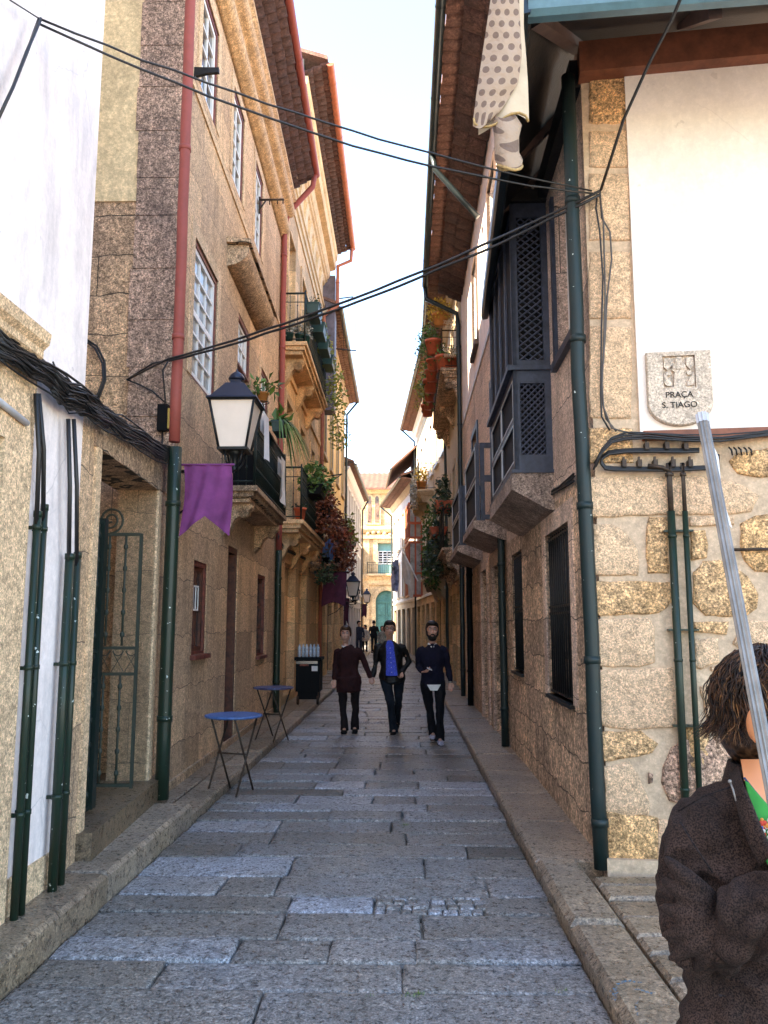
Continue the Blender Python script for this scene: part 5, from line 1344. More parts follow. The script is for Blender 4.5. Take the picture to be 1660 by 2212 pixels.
# stone house balcony: dark planter, spider plant trough, orange pot on the sill
plant('spider_plant','spider plant spilling from a dark green trough on the iron balcony rail',(-1.80,onX(605,940,-1.8).y,4.42),'green_pot','leaf',.10,.1,.1,30,.10,'trough',.24,.16,seed=4,elong=2)
t=[o for o in COL.objects if o.name=='spider_plant'][0]
mb=MB(); r5=random.Random(5)
for k in range(46):
    a=r5.uniform(-1.4,1.4); L=r5.uniform(.25,.55); y0=r5.uniform(-.2,.2); dx,dy=math.cos(a),math.sin(a); mb.tone=r5.random()
    pts=[Vector((dx*L*s_*1.0,y0+dy*L*s_,.16+.28*s_-.75*L*s_*s_*2.2)) for s_ in (0,.25,.5,.75,1)]
    for i in range(4):
        w_=[.012,.014,.012,.008,.002]; s1_,s2_=w_[i],w_[i+1]; q=Vector((-dy,dx,0))
        mb.add([pts[i]-q*s1_,pts[i]+q*s1_,pts[i+1]+q*s2_,pts[i+1]-q*s2_],[(0,1,2,3)])
o=mb.build('long_leaves',M['leaf'],None); o.parent=t
plant('potted_plant','leafy green plant in a bright orange pot above the big lantern',(onX(568,868,-1.95).x,onX(568,868,-1.95).y,onX(568,868,-1.95).z),'orange_pot','leaf',.22,.26,.12,70,.07,'pot',.085,.13,seed=6,elong=2.0)
mb=MB(); mb.box(-2.25,-1.95,10.55,10.85,3.44,3.95); o=mb.build('planter',M['black_plastic'],None,origin=(-2.1,10.7,3.44)); tag(o,'dark square planter box standing behind the balcony bars','planter')
t=thing('pot_shelf','small iron pot holder under the orange pot on the balcony rail','pot holder',(-1.95,onX(568,868,-1.95).y,4.40)); mb=MB()
zc=onX(568,868,-1.95).z; yy=onX(568,868,-1.95).y
mb.tube([(-1.86,yy,4.40),(-1.95,yy,zc-.01)],.008,5); mb.tube([(-1.95+.09*math.cos(a*.524),yy+.09*math.sin(a*.524),zc-.01) for a in range(13)],.006,4); mb.build('ring',M['iron'],t)
# cream house, upper balcony: four green troughs outside the rail, trailing vine
for k,yy in enumerate((16.2,17.3,18.4,19.5)):
    plant('window_box',['green trough nearest the camera on the upper cream balcony rail','second green trough on the upper cream balcony rail','third green trough on the upper cream balcony rail','farthest green trough with vines on the upper cream balcony rail'][k],(-1.84,yy,7.98-(.0)),'green_pot','leaf_dark' if k<1 else 'leaf_yel',.2,.35,.22,60+60*k,.05,'trough',.36,.22,droop=.3,seed=20+k,group='green troughs on the upper balcony')
for k,(xx,yy) in enumerate(((-2.3,15.8),(-2.1,15.85),(-1.98,15.95))):
    plant('potted_plant',['grey flowering plant in a dark pot by the wall on the upper balcony','grey flowering plant in a middle dark pot on the upper balcony','grey flowering plant in the outer dark pot on the upper balcony'][k],(xx,yy,7.32),'green_pot','leaf_grey',.13,.13,.14,80,.05,'pot',.09,.2,seed=30+k)
mb=MB(); r6=random.Random(9)
foliage(mb,(-1.75,20.6,7.9),.28,1.0,.6,380,.07,.3,41); foliage(mb,(-1.75,21.6,7.1),.3,.9,.7,300,.07,.3,42)
o=mb.build('vine',M['leaf_yel'],None,origin=(-1.9,20.4,7.4)); tag(o,'yellow green vine trailing from the far end of the upper cream balcony','vine')
# lower balcony plants
plant('potted_plant','red brown pot with small succulents at the near end of the lower balcony',(-2.02,15.75,3.70),'terra_pot','leaf_dark',.14,.14,.06,60,.04,'pot',.12,.24,seed=50)
plant('bushy_plant','bright green bush in a black trough on the lower cream balcony',(-1.86,17.0,4.35),'black_plastic','leaf',.35,.75,.36,620,.075,'trough',.5,.2,droop=.2,seed=51)
plant('bushy_plant','rusty brown bush tumbling over the lower cream balcony end',(-1.85,18.9,4.2),'black_plastic','leaf_rust',.42,.95,.62,1200,.075,'trough',.5,.2,droop=.5,seed=52,fz=.25)
R_=Fr((-2.46,20.6),(-2.46,24.2)); 
bb=thing('iron_balcony','small dark iron balcony smothered in rust coloured flowers, past the cream house','balcony',(-2.4,22.2,3.2))
L3x=Fr((-2.455,20.9),(-2.46,24),1)
balc_slab(bb,L3x,0,3.0,3.25,.75,M['granite_dark'],.2); railing(bb,L3x,.03,2.97,3.25,.95,0,.7,M['iron'],.15)
plant('bushy_plant','dark red flowering bush hanging over the small iron balcony',(-1.75,22.0,4.0),'terra_pot','leaf_rust',.45,1.3,.75,1300,.08,'trough',.6,.2,droop=.5,seed=53,fz=-.1)
plant('bushy_plant','pale yellow green fern at the far end of the small iron balcony',(-1.65,24.2,4.3),'terra_pot','leaf_yel',.3,.7,.5,380,.09,'trough',.4,.2,droop=.4,seed=54,fz=.2)
t=thing('gas_canister','blue round canister on the small iron balcony floor','canister',(-1.95,21.2,3.26)); mb=MB(); mb.lathe((-1.95,21.2,3.26),[(.15,0),(.17,.05),(.17,.45),(.1,.55),(.04,.58),(.04,.65)],14); mb.build('body',M['blue_paint'],t)
plant('hanging_fern','dark wispy plant hanging beneath the cream house corner',(-1.9,19.9,3.2),'black_plastic','leaf_dark',.25,.5,.35,260,.07,'pot',.1,.12,droop=.4,seed=55,fz=-.05)
banner('dark wine coloured banner hanging below the flowering iron balcony',-2.1,-1.5,21.2,3.05,.9,.15,'wine',ph=1)
# far left lanterns and flags
for k,(x,y,Y,kk,lab) in enumerate([(763,1289,24.5,.95,'white lantern on the left wall in front of a red flag'),(768,1298,34,.9,'dark lantern on the left wall behind the white one'),(793,1303,44.5,1.0,'small lantern on the left near the church steps')]):
    p=onY(x,y-2,Y); lantern(lab,(p.x,Y,p.z),kk,wall=p.x-.75,name='street_lantern')
for (x0,x1,yy,Y,dr,m,lab) in [(745,752,1303,27,.9,'wine','small dark red flag drooping beside the far left lantern'),(783,790,1315,44,.75,'wine','tiny red flag hanging on the left by the church')]:
    a,b=onY(x0,yy-10,Y),onY(x1+2,yy-10,Y); banner(lab,a.x,b.x,Y,a.z,dr,.2,m,name='flag',cat='flag',ph=Y)
# right balcony pots: one terracotta pot plant copied along the rail
pot0=plant('terracotta_pot','terracotta pot with a trailing green plant, nearest on the high right balcony',(.97,19.25,7.87),'terra_pot','leaf',.2,.2,.22,120,.055,'pot',.18,.32,droop=.3,seed=60,group='terracotta pots on the high balcony')
RP='terracotta pot %s on the high right balcony'
ws=['second from the near end, standing inside the rail','with the tallest leaves, hung on the rail','hung on the rail beside the tallest one','hung midway along the rail','hung past the middle of the rail','hung near the far end of the rail','hung at the far end of the rail','hung beyond the slanting pipe end']
for k,(x,y,z) in enumerate([(1.2,19.4,7.87),(.76,19.6,8.35),(.76,20.4,8.2),(.76,21.2,8.15),(.76,22.1,8.1),(.76,23.0,8.1),(.76,23.9,8.1),(.76,24.7,8.1)]):
    dup(pot0,(x,y,z),k*1.1,RP%ws[k],1+.15*math.sin(k*2))
plant('flowering_plant','golden yellow flowers in an orange pot on top of the high right balcony',(.92,19.15,8.92),'orange_pot','leaf_gold',.34,.34,.28,620,.05,'pot',.2,.3,droop=.2,seed=61)
for k,(y,z,n,rz) in enumerate([(20.5,8.75,420,.55),(23.0,8.4,520,.7)]):
    mb=MB(); foliage(mb,(.66,y,z+.25),.22,1.1,rz*.75,n,.065,.1,70+k)
    for q in range(6):
        a=rn.uniform(-.9,.9); mb.tone=.2; mb.tube([(.75,y+a,z),(.62-rn.random()*.2,y+a,z-.1+rn.uniform(-.2,.4)),(.45-rn.random()*.2,y+a+.1,z+rn.uniform(-.3,.5))],.006,4); foliage(mb,(.42,y+a+.1,z+rn.uniform(-.3,.4)),.12,.12,.12,14,.05,0,80+q+k*9)
    o=mb.build('climbing_plant',M['leaf' if k==0 else 'leaf_yel'],None,origin=(.84,y,z-.4)); tag(o,['straggly green climber reaching into the sky from the high right balcony','yellow green climber at the far end of the high right balcony'][k],'plant')
# accordion trellis panels at the near end of that balcony
mb=MB()
for zz in (8.05,8.75):
    for k in range(9):
        y=18.8; x=.98+k*.05; s_=1 if k%2 else -1
        mb.box(x,x+.006,y,y+.01,zz,zz+.01)
        for q in (0,.13): mb.tube([(x,y,zz+q-.05*s_),(x+.05,y,zz+q+.05*s_)],.008,4)
        for q in (0,.13): mb.tube([(x,y,zz+q+.05*s_),(x+.05,y,zz+q-.05*s_)],.008,4)
o=mb.build('folding_trellis',M['cream'],None,origin=(1.2,18.8,8.0)); tag(o,'pale folding trellis strips tied to the near end of the pot balcony','trellis')
# lower right plants
plant('trailing_plant','dark trailing plant over a brick red trough on the lower right balcony',(.98,19.9,4.45),'terra_pot','leaf_dark',.25,.8,.45,620,.07,'trough',.5,.2,droop=.4,seed=90)
plant('trailing_plant','dense dark ivy falling from the lower right balcony',(.95,22.4,4.1),'terra_pot','leaf_dark',.35,1.3,.8,1100,.075,'trough',.6,.2,droop=.4,seed=91,fz=-.25)
mb=MB(); foliage(mb,(.9,26.0,4.2),.35,.8,1.5,1100,.085,.1,92); o=mb.build('climbing_plant',M['leaf'],None,origin=(1.0,26,2.8)); tag(o,'tall green creeper hanging down the right wall past the ivy balcony','plant')
plant('flowering_plant','yellow flowering plant in an orange pot on the pale far right balcony',(R4.P(R4.sY(30.2),6.72,.45).x,30.2,6.72),'orange_pot','leaf_gold',.3,.3,.35,260,.07,'pot',.2,.3,seed=93)
mb=MB(); c_=R4.P(R4.sY(31.5),6.9,.62); foliage(mb,c_,.15,1.3,.75,420,.08,.2,94); o=mb.build('climbing_plant',M['leaf_grey'],None,origin=c_); tag(o,'pale climbing plant along the railing of the far right balcony','plant')
# flags on the right
def flag(lab,A,B,m,cloth,drop,group=None):
    t=thing('flag',lab,'flag',A,group=group); mb=MB(); A,B=Vector(A),Vector(B); mb.tube([A,B],.025,6); mb.build('pole',M['white_paint'],t)
    mb=MB(); mb.smooth=True; d=B-A
    def f(u,v): return A+d*(.35+.65*u)+Vector((.08*math.sin(u*9+v*3),.1*math.sin(u*7),-drop*v*(1-.2*u)))-d*.25*v*u
    mb.sheet(f,14,12); mb.build('cloth',cloth,t)
white_m=plain('white_flag_cloth',(.62,.56,.50),.9,0,.15,6)
p0=onY(735/1.0*1+135,1318,30) 
a=onY(883,1262,30.0); b=onY(832,1165,31.5)
flag('long white flagpole with a drooping cream flag slanting over the street on the right',onY(1075*.0+903,1255,27.5),onY(868,1185,28.5),None,white_m,1.0)
flag('white and blue flag hanging at the far right beside the church view',onY(866,1190,37),onY(846,1225,37.5),None,plain('blue_white_cloth',(.40,.42,.60),.9,0,.8,2),1.6)
mb=MB(); mb.smooth=True
fr=Fr((.86,25.9),(.74,29.2),-1)
mb.sheet(lambda u,v: fr.P(fr.L*u,4.35-1.25*v,.02*math.sin(u*14)*v+.02),24,8)
o=mb.build('cloth_panel',plain('dark_green_netting',(.015,.07,.05),.8,0,.4,8),None,origin=fr.P(0,3.1,0)); tag(o,'dark green cloth stretched over a balcony railing on the right','cloth')
# clothes line rack high left beyond cream house
t=thing('clothes_rack','thin metal clothes rack with hanging lines, high on the left against the sky','clothes rack',(-2.4,24.5,11.4)); mb=MB()
mb.tube([(-2.4,24.3,11.75),(-1.55,24.3,11.85)],.02,6); mb.tube([(-2.4,24.3,10.2),(-1.45,24.3,10.1)],.02,6)
for k in range(3): mb.tube([(-1.9+k*.2,24.3,11.8),(-1.83+k*.19,24.3,10.1)],.006,4)
mb.build('frame',M['iron'],t)
mb=MB(); mb.box(-2.44,-2.05,23.5,24.1,8.0,12.2); o=mb.build('cladding_strip',M['slate'],None,origin=(-2.4,23.8,8.0)); tag(o,'grey purple metal cladding between the cream and yellow houses','cladding')
for k,(Y,z,lab) in enumerate([(30,5.4,'triangular iron bracket on the yellow wall'),(24.2,6.1,'bent iron bracket at the start of the yellow wall')]):
    t=thing('wall_bracket',lab,'bracket',(-2.45,Y,z)); mb=MB(); mb.tube([(-2.47,Y,z),(-1.85,Y,z+.1)],.02,5); mb.tube([(-2.47,Y,z-.35),(-1.85,Y,z+.1)],.016,5); mb.build('arm',M['iron'],t)

# =============================================================== blanket drying
BY=4.35
QK=.44
t=thing('patchwork_quilt','beige quilt with brown dots and a white back, hanging down folded at the top right','quilt',onY(1085,365,BY))
m,tt,b=new('dotted_quilt'); b.inputs['Roughness'].default_value=.9
uvn=N(tt,'UVMap'); mp=N(tt,'Mapping'); mp.inputs['Scale'].default_value=(3.4,17,1); tt.links.new(uvn.outputs[0],mp.inputs[0])
sx=N(tt,'SeparateXYZ'); tt.links.new(mp.outputs[0],sx.inputs[0])
def mth(op,a,b_=None,c=None):
    n=N(tt,'Math',operation=op)
    for i,v in enumerate((a,b_,c)):
        if v is None: continue
        if isinstance(v,(int,float)): n.inputs[i].default_value=v
        else: tt.links.new(v,n.inputs[i])
    return n.outputs[0]
ro=mth('FLOOR',sx.outputs[1]); od=mth('MULTIPLY',mth('MODULO',ro,2.0),.5)
fx=mth('SUBTRACT',mth('FRACT',mth('ADD',sx.outputs[0],od)),.5); fy=mth('SUBTRACT',mth('FRACT',sx.outputs[1]),.5)
dd=mth('SQRT',mth('ADD',mth('MULTIPLY',fx,fx),mth('MULTIPLY',mth('MULTIPLY',fy,fy),1.0)))
dot=ramp(tt,dd,[(.29,1),(.31,0)])
col=mixc(tt,dot,(.34,.25,.18),(.15,.10,.075))
tt.links.new(col,b.inputs['Base Color'])
nq=N(tt,'TexNoise',Scale=14.0,Detail=3.0); tt.links.new(N(tt,'TexCoord').outputs['Object'],nq.inputs['Vector']); bp=N(tt,'Bump',Strength=.6,Distance=.04); tt.links.new(nq.outputs[0],bp.inputs['Height']); tt.links.new(bp.outputs[0],b.inputs['Normal'])
QM=m; QW=plain('quilt_white_back',(.52,.42,.30),.9,0,.1,8,.4,14); QB=plain('quilt_binding',(.45,.30,.12),.8,0,.3,40)
def spl(tab,y):
    for (y0,a),(y1,b_) in zip(tab[:-1],tab[1:]):
        if y<=y1: k=max(0,(y-y0)/(y1-y0)); return a+(b_-a)*k
    return tab[-1][1]
Lq=[(-160,1085),(0,1060),(100,1045),(200,1030),(262,1022)]; Rq=[(-160,1128),(0,1122),(120,1128),(180,1120),(235,1085),(262,1060)]
Bq=[(-160,1134),(0,1132),(60,1132),(120,1137),(180,1141),(250,1143)]
mb=MB(); mb.smooth=True
def fa(u,v):
    y=-160+422*v; yy=y+ (14*math.sin(u*3.1) if v>.97 else 0)+ (-10+20*(1-u))*(v>.99)
    x=spl(Lq,y)+(spl(Rq,y)-spl(Lq,y))*u
    return onY(x,yy,BY-QK*(.09*math.sin(u*math.pi)+.03*math.sin(v*16+u*4)*.5))
mb.sheet(fa,20,60); mb.build('dotted_face',QM,t)
mb=MB(); mb.smooth=True
def fb(u,v):
    y=-160+(452-40*math.sin(u*2.4))*v
    x=spl(Lq,min(y,262))+12+(spl(Bq,y)-spl(Lq,min(y,262))-12)*u
    return onY(x,y+(6*math.sin(u*6))*v,BY+QK*(.06+.10*(1-math.sin(u*math.pi))*.6+.02*math.sin(u*8)))
mb.sheet(fb,20,40); mb.build('white_back',QW,t)
mb=MB()
edge=[onY(x,y,BY-.03*QK) for x,y in [(1024,256),(1026,268),(1036,274),(1055,274),(1072,268),(1090,254),(1105,246),(1122,244),(1136,250),(1142,262)]]
mb.tube(edge,.010,8,ratio=.7); mb.build('binding',QB,t)
mb=MB(); mb.smooth=True
# lower fold: hanging tube of cloth with a dark opening
ro_=[]
for (y,xl,xr,dp) in [(250,1066,1112,.10),(275,1064,1128,.12),(300,1068,1122,.12),(330,1068,1122,.12),(350,1069,1130,.12),(362,1075,1128,.11)]:
    rr=[]
    for k in range(18):
        a=2*math.pi*k/18; cx_=(xl+xr)/2; hw=(xr-xl)/2
        rr.append(onY(cx_+hw*math.cos(a),y+5*math.sin(a*2+y),BY+QK*(.12+2.0*dp*math.sin(a))))
    ro_.append(rr)
mb.loft(ro_,cap=False)
mb.uv=[(.08+.42*(i%18)/18,.03+.17*(i//18)/5*1.4) for i in range(len(mb.v))]; mb.build('lower_fold',QM,t)
mb=MB(); mb.tube([p_ for p_ in ro_[-1]]+[ro_[-1][0]],.009,6,False); mb.build('binding',QB,t)
mb=MB(); mb.smooth=True; mb.loft([[p_+Vector((0,0,.004)) for p_ in [c_*.9+sum(r_,Vector((0,0,0)))/18*.1 for c_ in r_]] for r_ in ro_[2:]],cap=False); mb.build('inner_lining',plain('quilt_inside',(.22,.20,.2),.9),t)
qp=onY(1108,-150,BY)
mb=MB(); mb.tube([(qp.x-.22,BY,qp.z),(qp.x+.6,BY+.12,qp.z)],.011,6); mb.tube([(.95,BY+.08,qp.z),(1.0,4.75,5.66)],.011,6); o=mb.build('clothes_pole',M['iron'],None,origin=(1.0,4.75,5.66)); tag(o,'iron pole from which the dotted quilt hangs, just above the view','pole')

# =============================================================== plaque
pc=[F1.px(x,y,.05) for x,y in [(1394,765),(1533,757),(1536,880),(1397,875),(1470,921)]]
a0,a1=pc[0][0],pc[1][0]; zt=(pc[0][1]+pc[1][1])/2; zb=pc[4][1]; zm=pc[3][1]
t=thing('street_plaque','grey stone shield shaped plaque with a carved emblem reading PRACA S. TIAGO','plaque',F1.P((a0+a1)/2,zb,0))
t['label']='grey stone shield shaped street plaque with a carved emblem on the bright plaster'
ac_=(a0+a1)/2; hw=(a1-a0)/2
def shield(k=1.0,dz=0):
    pts=[(ac_+hw*k,zm),(ac_+hw*k,zt-dz),(ac_-hw*k,zt-dz),(ac_-hw*k,zm)]
    pts+=[(ac_-hw*k*math.cos(q),zm-(zm-zb)*k*math.sin(q)) for q in [math.pi*k2/16 for k2 in range(1,16)]]
    return pts
# ring with square recess: build as front frame pieces
rx0,rx1=ac_-hw*.50,ac_+hw*.50; rz1=zt-.035; rz0=zt-.245*(zt-zb)/.52-.02
mb=MB()
sh=shield(); n=len(sh)
mb.add([F1.P(a,z,.035) for a,z in sh]+[F1.P(a,z,.075) for a,z in sh],[(i,(i+1)%n,n+(i+1)%n,n+i) for i in range(n)]+[tuple(range(n))[::-1]])
d=.085
# face ring chamfer
sh2=[(ac_+(a-ac_)*.97,(zt+zb)/2+(z-(zt+zb)/2)*.97) for a,z in sh]
mb.add([F1.P(a,z,.075) for a,z in sh]+[F1.P(a,z,d) for a,z in sh2],[(i,(i+1)%n,n+(i+1)%n,n+i) for i in range(n)])
out=[(ac_+hw*.97,sh2[1][1]),(ac_-hw*.97,sh2[2][1])]
T=sh2[1][1]
mb.add([F1.P(*q,d) for q in [(sh2[2][0],T),(sh2[1][0],T),(sh2[1][0],rz1),(sh2[2][0],rz1)]],[(3,2,1,0)])
mb.add([F1.P(*q,d) for q in [(sh2[2][0],rz1),(rx0,rz1),(rx0,rz0),(sh2[2][0],rz0)]],[(3,2,1,0)])
mb.add([F1.P(*q,d) for q in [(rx1,rz1),(sh2[1][0],rz1),(sh2[1][0],rz0),(rx1,rz0)]],[(3,2,1,0)])
low=[(sh2[1][0],rz0),(sh2[0][0],sh2[0][1])]
lowp=[(sh2[2][0],rz0),(sh2[1][0],rz0)]+[sh2[0]]+sh2[:3:-1]+[sh2[3]]
mb.add([F1.P(a,z,d) for a,z in lowp],[tuple(range(len(lowp)))])
for q in (((rx0,rz0),(rx1,rz0)),((rx1,rz0),(rx1,rz1)),((rx1,rz1),(rx0,rz1)),((rx0,rz1),(rx0,rz0))):
    mb.add([F1.P(*q[0],d),F1.P(*q[1],d),F1.P(*q[1],.06),F1.P(*q[0],.06)],[(0,1,2,3)])
mb.add([F1.P(rx0,rz0,.06),F1.P(rx1,rz0,.06),F1.P(rx1,rz1,.06),F1.P(rx0,rz1,.06)],[(0,1,2,3)])
mb.build('shield',M['plaque'],t)
# emblem: standing saint figure between leaf sprays, carved
mb=MB(); H_=rz1-rz0; W_=rx1-rx0
def E_(u,v): return (rx0+W_*u,rz0+H_*v)
def rel(pts,d0,d1):
    q=[E_(*p) for p in pts]; n=len(q); mb.add([F1.P(a,z,d0) for a,z in q]+[F1.P(a,z,d1) for a,z in q],[(i,(i+1)%n,n+(i+1)%n,n+i) for i in range(n)]+[tuple(range(n,2*n))])
rel([(.40,.88),(.46,.97),(.56,.97),(.62,.88),(.60,.78),(.70,.72),(.72,.56),(.64,.50),(.66,.30),(.68,.03),(.32,.03),(.34,.30),(.36,.50),(.28,.58),(.30,.72),(.41,.78)],.06,.082)
rel([(.30,.70),(.70,.66),(.70,.58),(.32,.60)],.082,.088)
rel([(.02,.0),(.98,.0),(.98,.04),(.02,.04)],.06,.083)
for s_ in (0,1):
    g_=lambda u:u if s_==0 else 1-u
    rel([(g_(.05),.95),(g_(.25),.95),(g_(.27),.70),(g_(.15),.58),(g_(.04),.68)],.06,.078)
    rel([(g_(.04),.50),(g_(.14),.36),(g_(.26),.18),(g_(.26),.08),(g_(.10),.10),(g_(.03),.2)],.06,.078)
    rel([(g_(.06),.42),(g_(.24),.42),(g_(.26),.5),(g_(.16),.55)],.06,.074)
mb.build('emblem',M['plaque'],t)
def text(s_,a,z,size,parent,m,fr,d):
    c=bpy.data.curves.new('inscription','FONT'); c.body=s_; c.size=size; c.extrude=.0025; c.align_x='CENTER'; c.offset=.0006
    oc=bpy.data.objects.new('tmp',c); COL.objects.link(oc); bpy.context.view_layer.update(); me=bpy.data.meshes.new_from_object(oc.evaluated_get(bpy.context.evaluated_depsgraph_get())); bpy.data.objects.remove(oc); me.materials.clear(); me.materials.append(m); o=bpy.data.objects.new('inscription',me); COL.objects.link(o)
    u,nn=fr.u,fr.n; mt=Matrix(((u.x,0,nn.x),(u.y,0,nn.y),(0,1,0))); o.parent=parent
    o.location=fr.P(a,z,d)-wpos(parent); o.rotation_euler=mt.to_euler(); return o
tm_=plain('engraved_black',(.02,.018,.015),.8)
f_=lambda x,y:F1.px(x,y,.087)
a_,z1_=f_(1468,858); _,z2_=f_(1468,880)
text('PRAÇA',a_,z1_,.058,t,tm_,F1,.086); text('S. TIAGO',a_,z2_,.058,t,tm_,F1,.086)
# =============================================================== blue bistro tables
def bistro(lab,c,rad,h,rot,tops,group='blue slatted folding tables'):
    t=thing('folding_table',lab,'table',c,group=group)
    mb=MB(); n=13
    for i in range(n):
        y=-rad+2*rad*(i+.5)/n; hx=math.sqrt(max(0,rad*rad-y*y)); w_=rad/n*.84; mb.tone=0
        mb.box(-hx,hx,y-w_,y+w_,h-.012,h+.006)
    o=mb.build('tabletop',tops,None); o.parent=t
    mb=MB(); mb.tube([(rad*.985*math.cos(a*.2618),rad*.985*math.sin(a*.2618),h-.004) for a in range(25)],.014,8,False); o=mb.build('rim',tops,None); o.parent=t
    k=rad*.72
    for (pts) in ([(-k,-.16,0),(k,-.16,h-.02)],[(-k,.16,0),(k,.16,h-.02)]):
        mb=MB(); mb.tube(pts,.011,6); o=mb.build('leg',M['rust'],None); o.parent=t
    for (pts) in ([(k,-.13,0),(-k,-.13,h-.02)],[(k,.13,0),(-k,.13,h-.02)]):
        mb=MB(); mb.tube(pts,.011,6); o=mb.build('leg',M['rust'],None); o.parent=t
    mb=MB(); mb.tube([(-k*.0,-.17,h*.5),(0,.17,h*.5)],.009,6); 
    o=mb.build('cross_bar',M['rust'],None); o.parent=t
    t.rotation_euler=(0,0,rot); return t
bistro('nearer folding table with a bright blue slatted top on the pavement edge',(-1.70,8.3,.03),.27,.74,1.25,M['blue_paint'])
bistro('farther folding table with a dull purple blue slatted top on the kerb',(-1.85,11.75,.05),.27,.74,1.05,plain('faded_blue_slats',(.09,.10,.22),.35,0,.5,25))
# =============================================================== dark cart with bottles
t=thing('drinks_cart','black catering cart with water bottles on top, beside the man in brown','cart',(-1.98,16.9,.09))
x,y=-1.93,16.9
mb=MB(); mb.box(x-.24,x+.24,y-.3,y+.3,.35,1.0); mb.box(x-.27,x+.27,y-.33,y+.33,.97,1.03); mb.box(x-.2,x+.2,y-.26,y+.26,.2,.35); mb.build('body',M['black_plastic'],t)
mb=MB(); mb.box(x-.24,x+.20,y-.335,y-.331,.90,.96); mb.build('tray_edge',plain('chrome',(.5,.5,.52),.2,1),t)
mb=MB(); mb.box(x-.16,x+.02,y-.312,y-.304,.86,.92); mb.build('red_label',plain('red_orange_label',(.45,.08,.03),.5,0,.8,40),t)
mb=MB(); mb.box(x+.08,x+.2,y-.312,y-.304,.76,.86); mb.build('white_label',M['white_paint'],t)
for sx in (-.2,.2):
    mb=MB(); mb.tube([(x+sx-.02,y-.2,.19),(x+sx+.02,y-.2,.19)],.10,16,up=Vector((0,0,1))); mb.build('wheel',M['rust'],t)
wm=plain('water_bottle_plastic',(.50,.58,.66),.15,0,.3,30)
for k in range(6):
    b_=MB(); bx=x-.19+k*.075
    b_.lathe((0,0,0),[(.03,0),(.034,.02),(.034,.12),(.030,.14),(.034,.16),(.034,.19),(.014,.235),(.014,.26)],12)
    o=b_.build('bottle',wm,None); o.location=(bx,y-.15+.03*(k%2),1.031); tag(o,'clear water bottle, number %d along the front of the cart'%(k+1),'bottle','water bottles on the cart')
    o['label']=['clear water bottle at the left end on the cart','clear water bottle second from left on the cart','clear water bottle third from left on the cart','clear water bottle fourth from left on the cart','clear water bottle fifth from left on the cart','clear water bottle at the right end on the cart'][k]
# stone bollard and second pale post
t=MB(); t.lathe((0,0,0),[(.34,0),(.35,.1),(.30,.14),(.27,.2),(.24,1.0),(.23,1.1),(.15,1.18),(.02,1.2)],18)
o=t.build('stone_bollard',M['church'],None); o.location=(-1.78,46.5,.25); tag(o,'pale round stone bollard in front of the church','bollard')

mb=MB(); r4=random.Random(4)
for (px_,py_,n_) in ((889,2150,46),(905,2146,20),(875,1782,30),(800,2152,12),(1210,2140,14),(420,1850,8)):
    c=onZ(px_,py_,.0)
    for k in range(n_):
        p=c+Vector((r4.gauss(0,.018),r4.gauss(0,.008),-.01)); h_=r4.uniform(.008,.028); a=r4.uniform(0,6.28); mb.tone=r4.random()
        q=Vector((math.cos(a),math.sin(a),0))*.003; t_=p+Vector((r4.gauss(0,.008),r4.gauss(0,.008),h_))
        mb.add([p-q,p+q,t_],[(0,1,2)])
tag(mb.build('moss_tufts',M['leaf'],None),'small green moss tufts growing in the joints of the paving','moss',kind='stuff')
# =============================================================== people
foldtex=bpy.data.textures.new('cloth_folds','CLOUDS'); foldtex.noise_scale=.07; foldtex.noise_depth=2
bigfold=bpy.data.textures.new('big_folds','CLOUDS'); bigfold.noise_scale=.16; bigfold.noise_depth=1
def rem(o,vox,fold=0,tex=None,sm=3):
    m=o.modifiers.new('r','REMESH'); m.mode='VOXEL'; m.voxel_size=vox; m.use_smooth_shade=True
    s=o.modifiers.new('s','SMOOTH'); s.iterations=sm; s.factor=.5
    if fold:
        d=o.modifiers.new('d','DISPLACE'); d.texture=tex or foldtex; d.strength=fold; d.mid_level=.5; d.texture_coords='GLOBAL'
    return o
def skinm(name,c):
    m,t,b=new(name); b.inputs['Base Color'].default_value=(*c,1); b.inputs['Roughness'].default_value=.5
    b.inputs['Subsurface Weight'].default_value=.12; b.inputs['Subsurface Radius'].default_value=(.01,.004,.002); return m
SK=skinm('skin',(.50,.27,.19)); SKw=skinm('skin_warm',(.62,.23,.09))
def clothm(name,c,var=.25,rough=.85,weave=220,hl=None):
    m,t,b=new(name); b.inputs['Roughness'].default_value=rough; b.inputs['Specular IOR Level'].default_value=.25
    V=N(t,'TexCoord').outputs['Object']; n=N(t,'TexNoise',Scale=8.0,Detail=4.0); t.links.new(V,n.inputs['Vector']); n2=N(t,'TexNoise',Scale=float(weave),Detail=2.0); t.links.new(V,n2.inputs['Vector'])
    c0=mixc(t,1,tuple(c),ramp(t,n.outputs[0],[(.3,1-var),(.7,1+var)]),'MULTIPLY')
    t.links.new(mixc(t,1,c0,ramp(t,n2.outputs[0],[(.38,.35),(.62,1.9)]),'MULTIPLY'),b.inputs['Base Color'])
    bp=N(t,'Bump',Strength=.4,Distance=.004); t.links.new(n2.outputs[0],bp.inputs['Height']); t.links.new(bp.outputs[0],b.inputs['Normal']); return m
HAIRD=clothm('dark_hair',(.010,.007,.006),.4,.45,90); HAIRB=clothm('brown_hair',(.045,.020,.009),.4,.4,90)
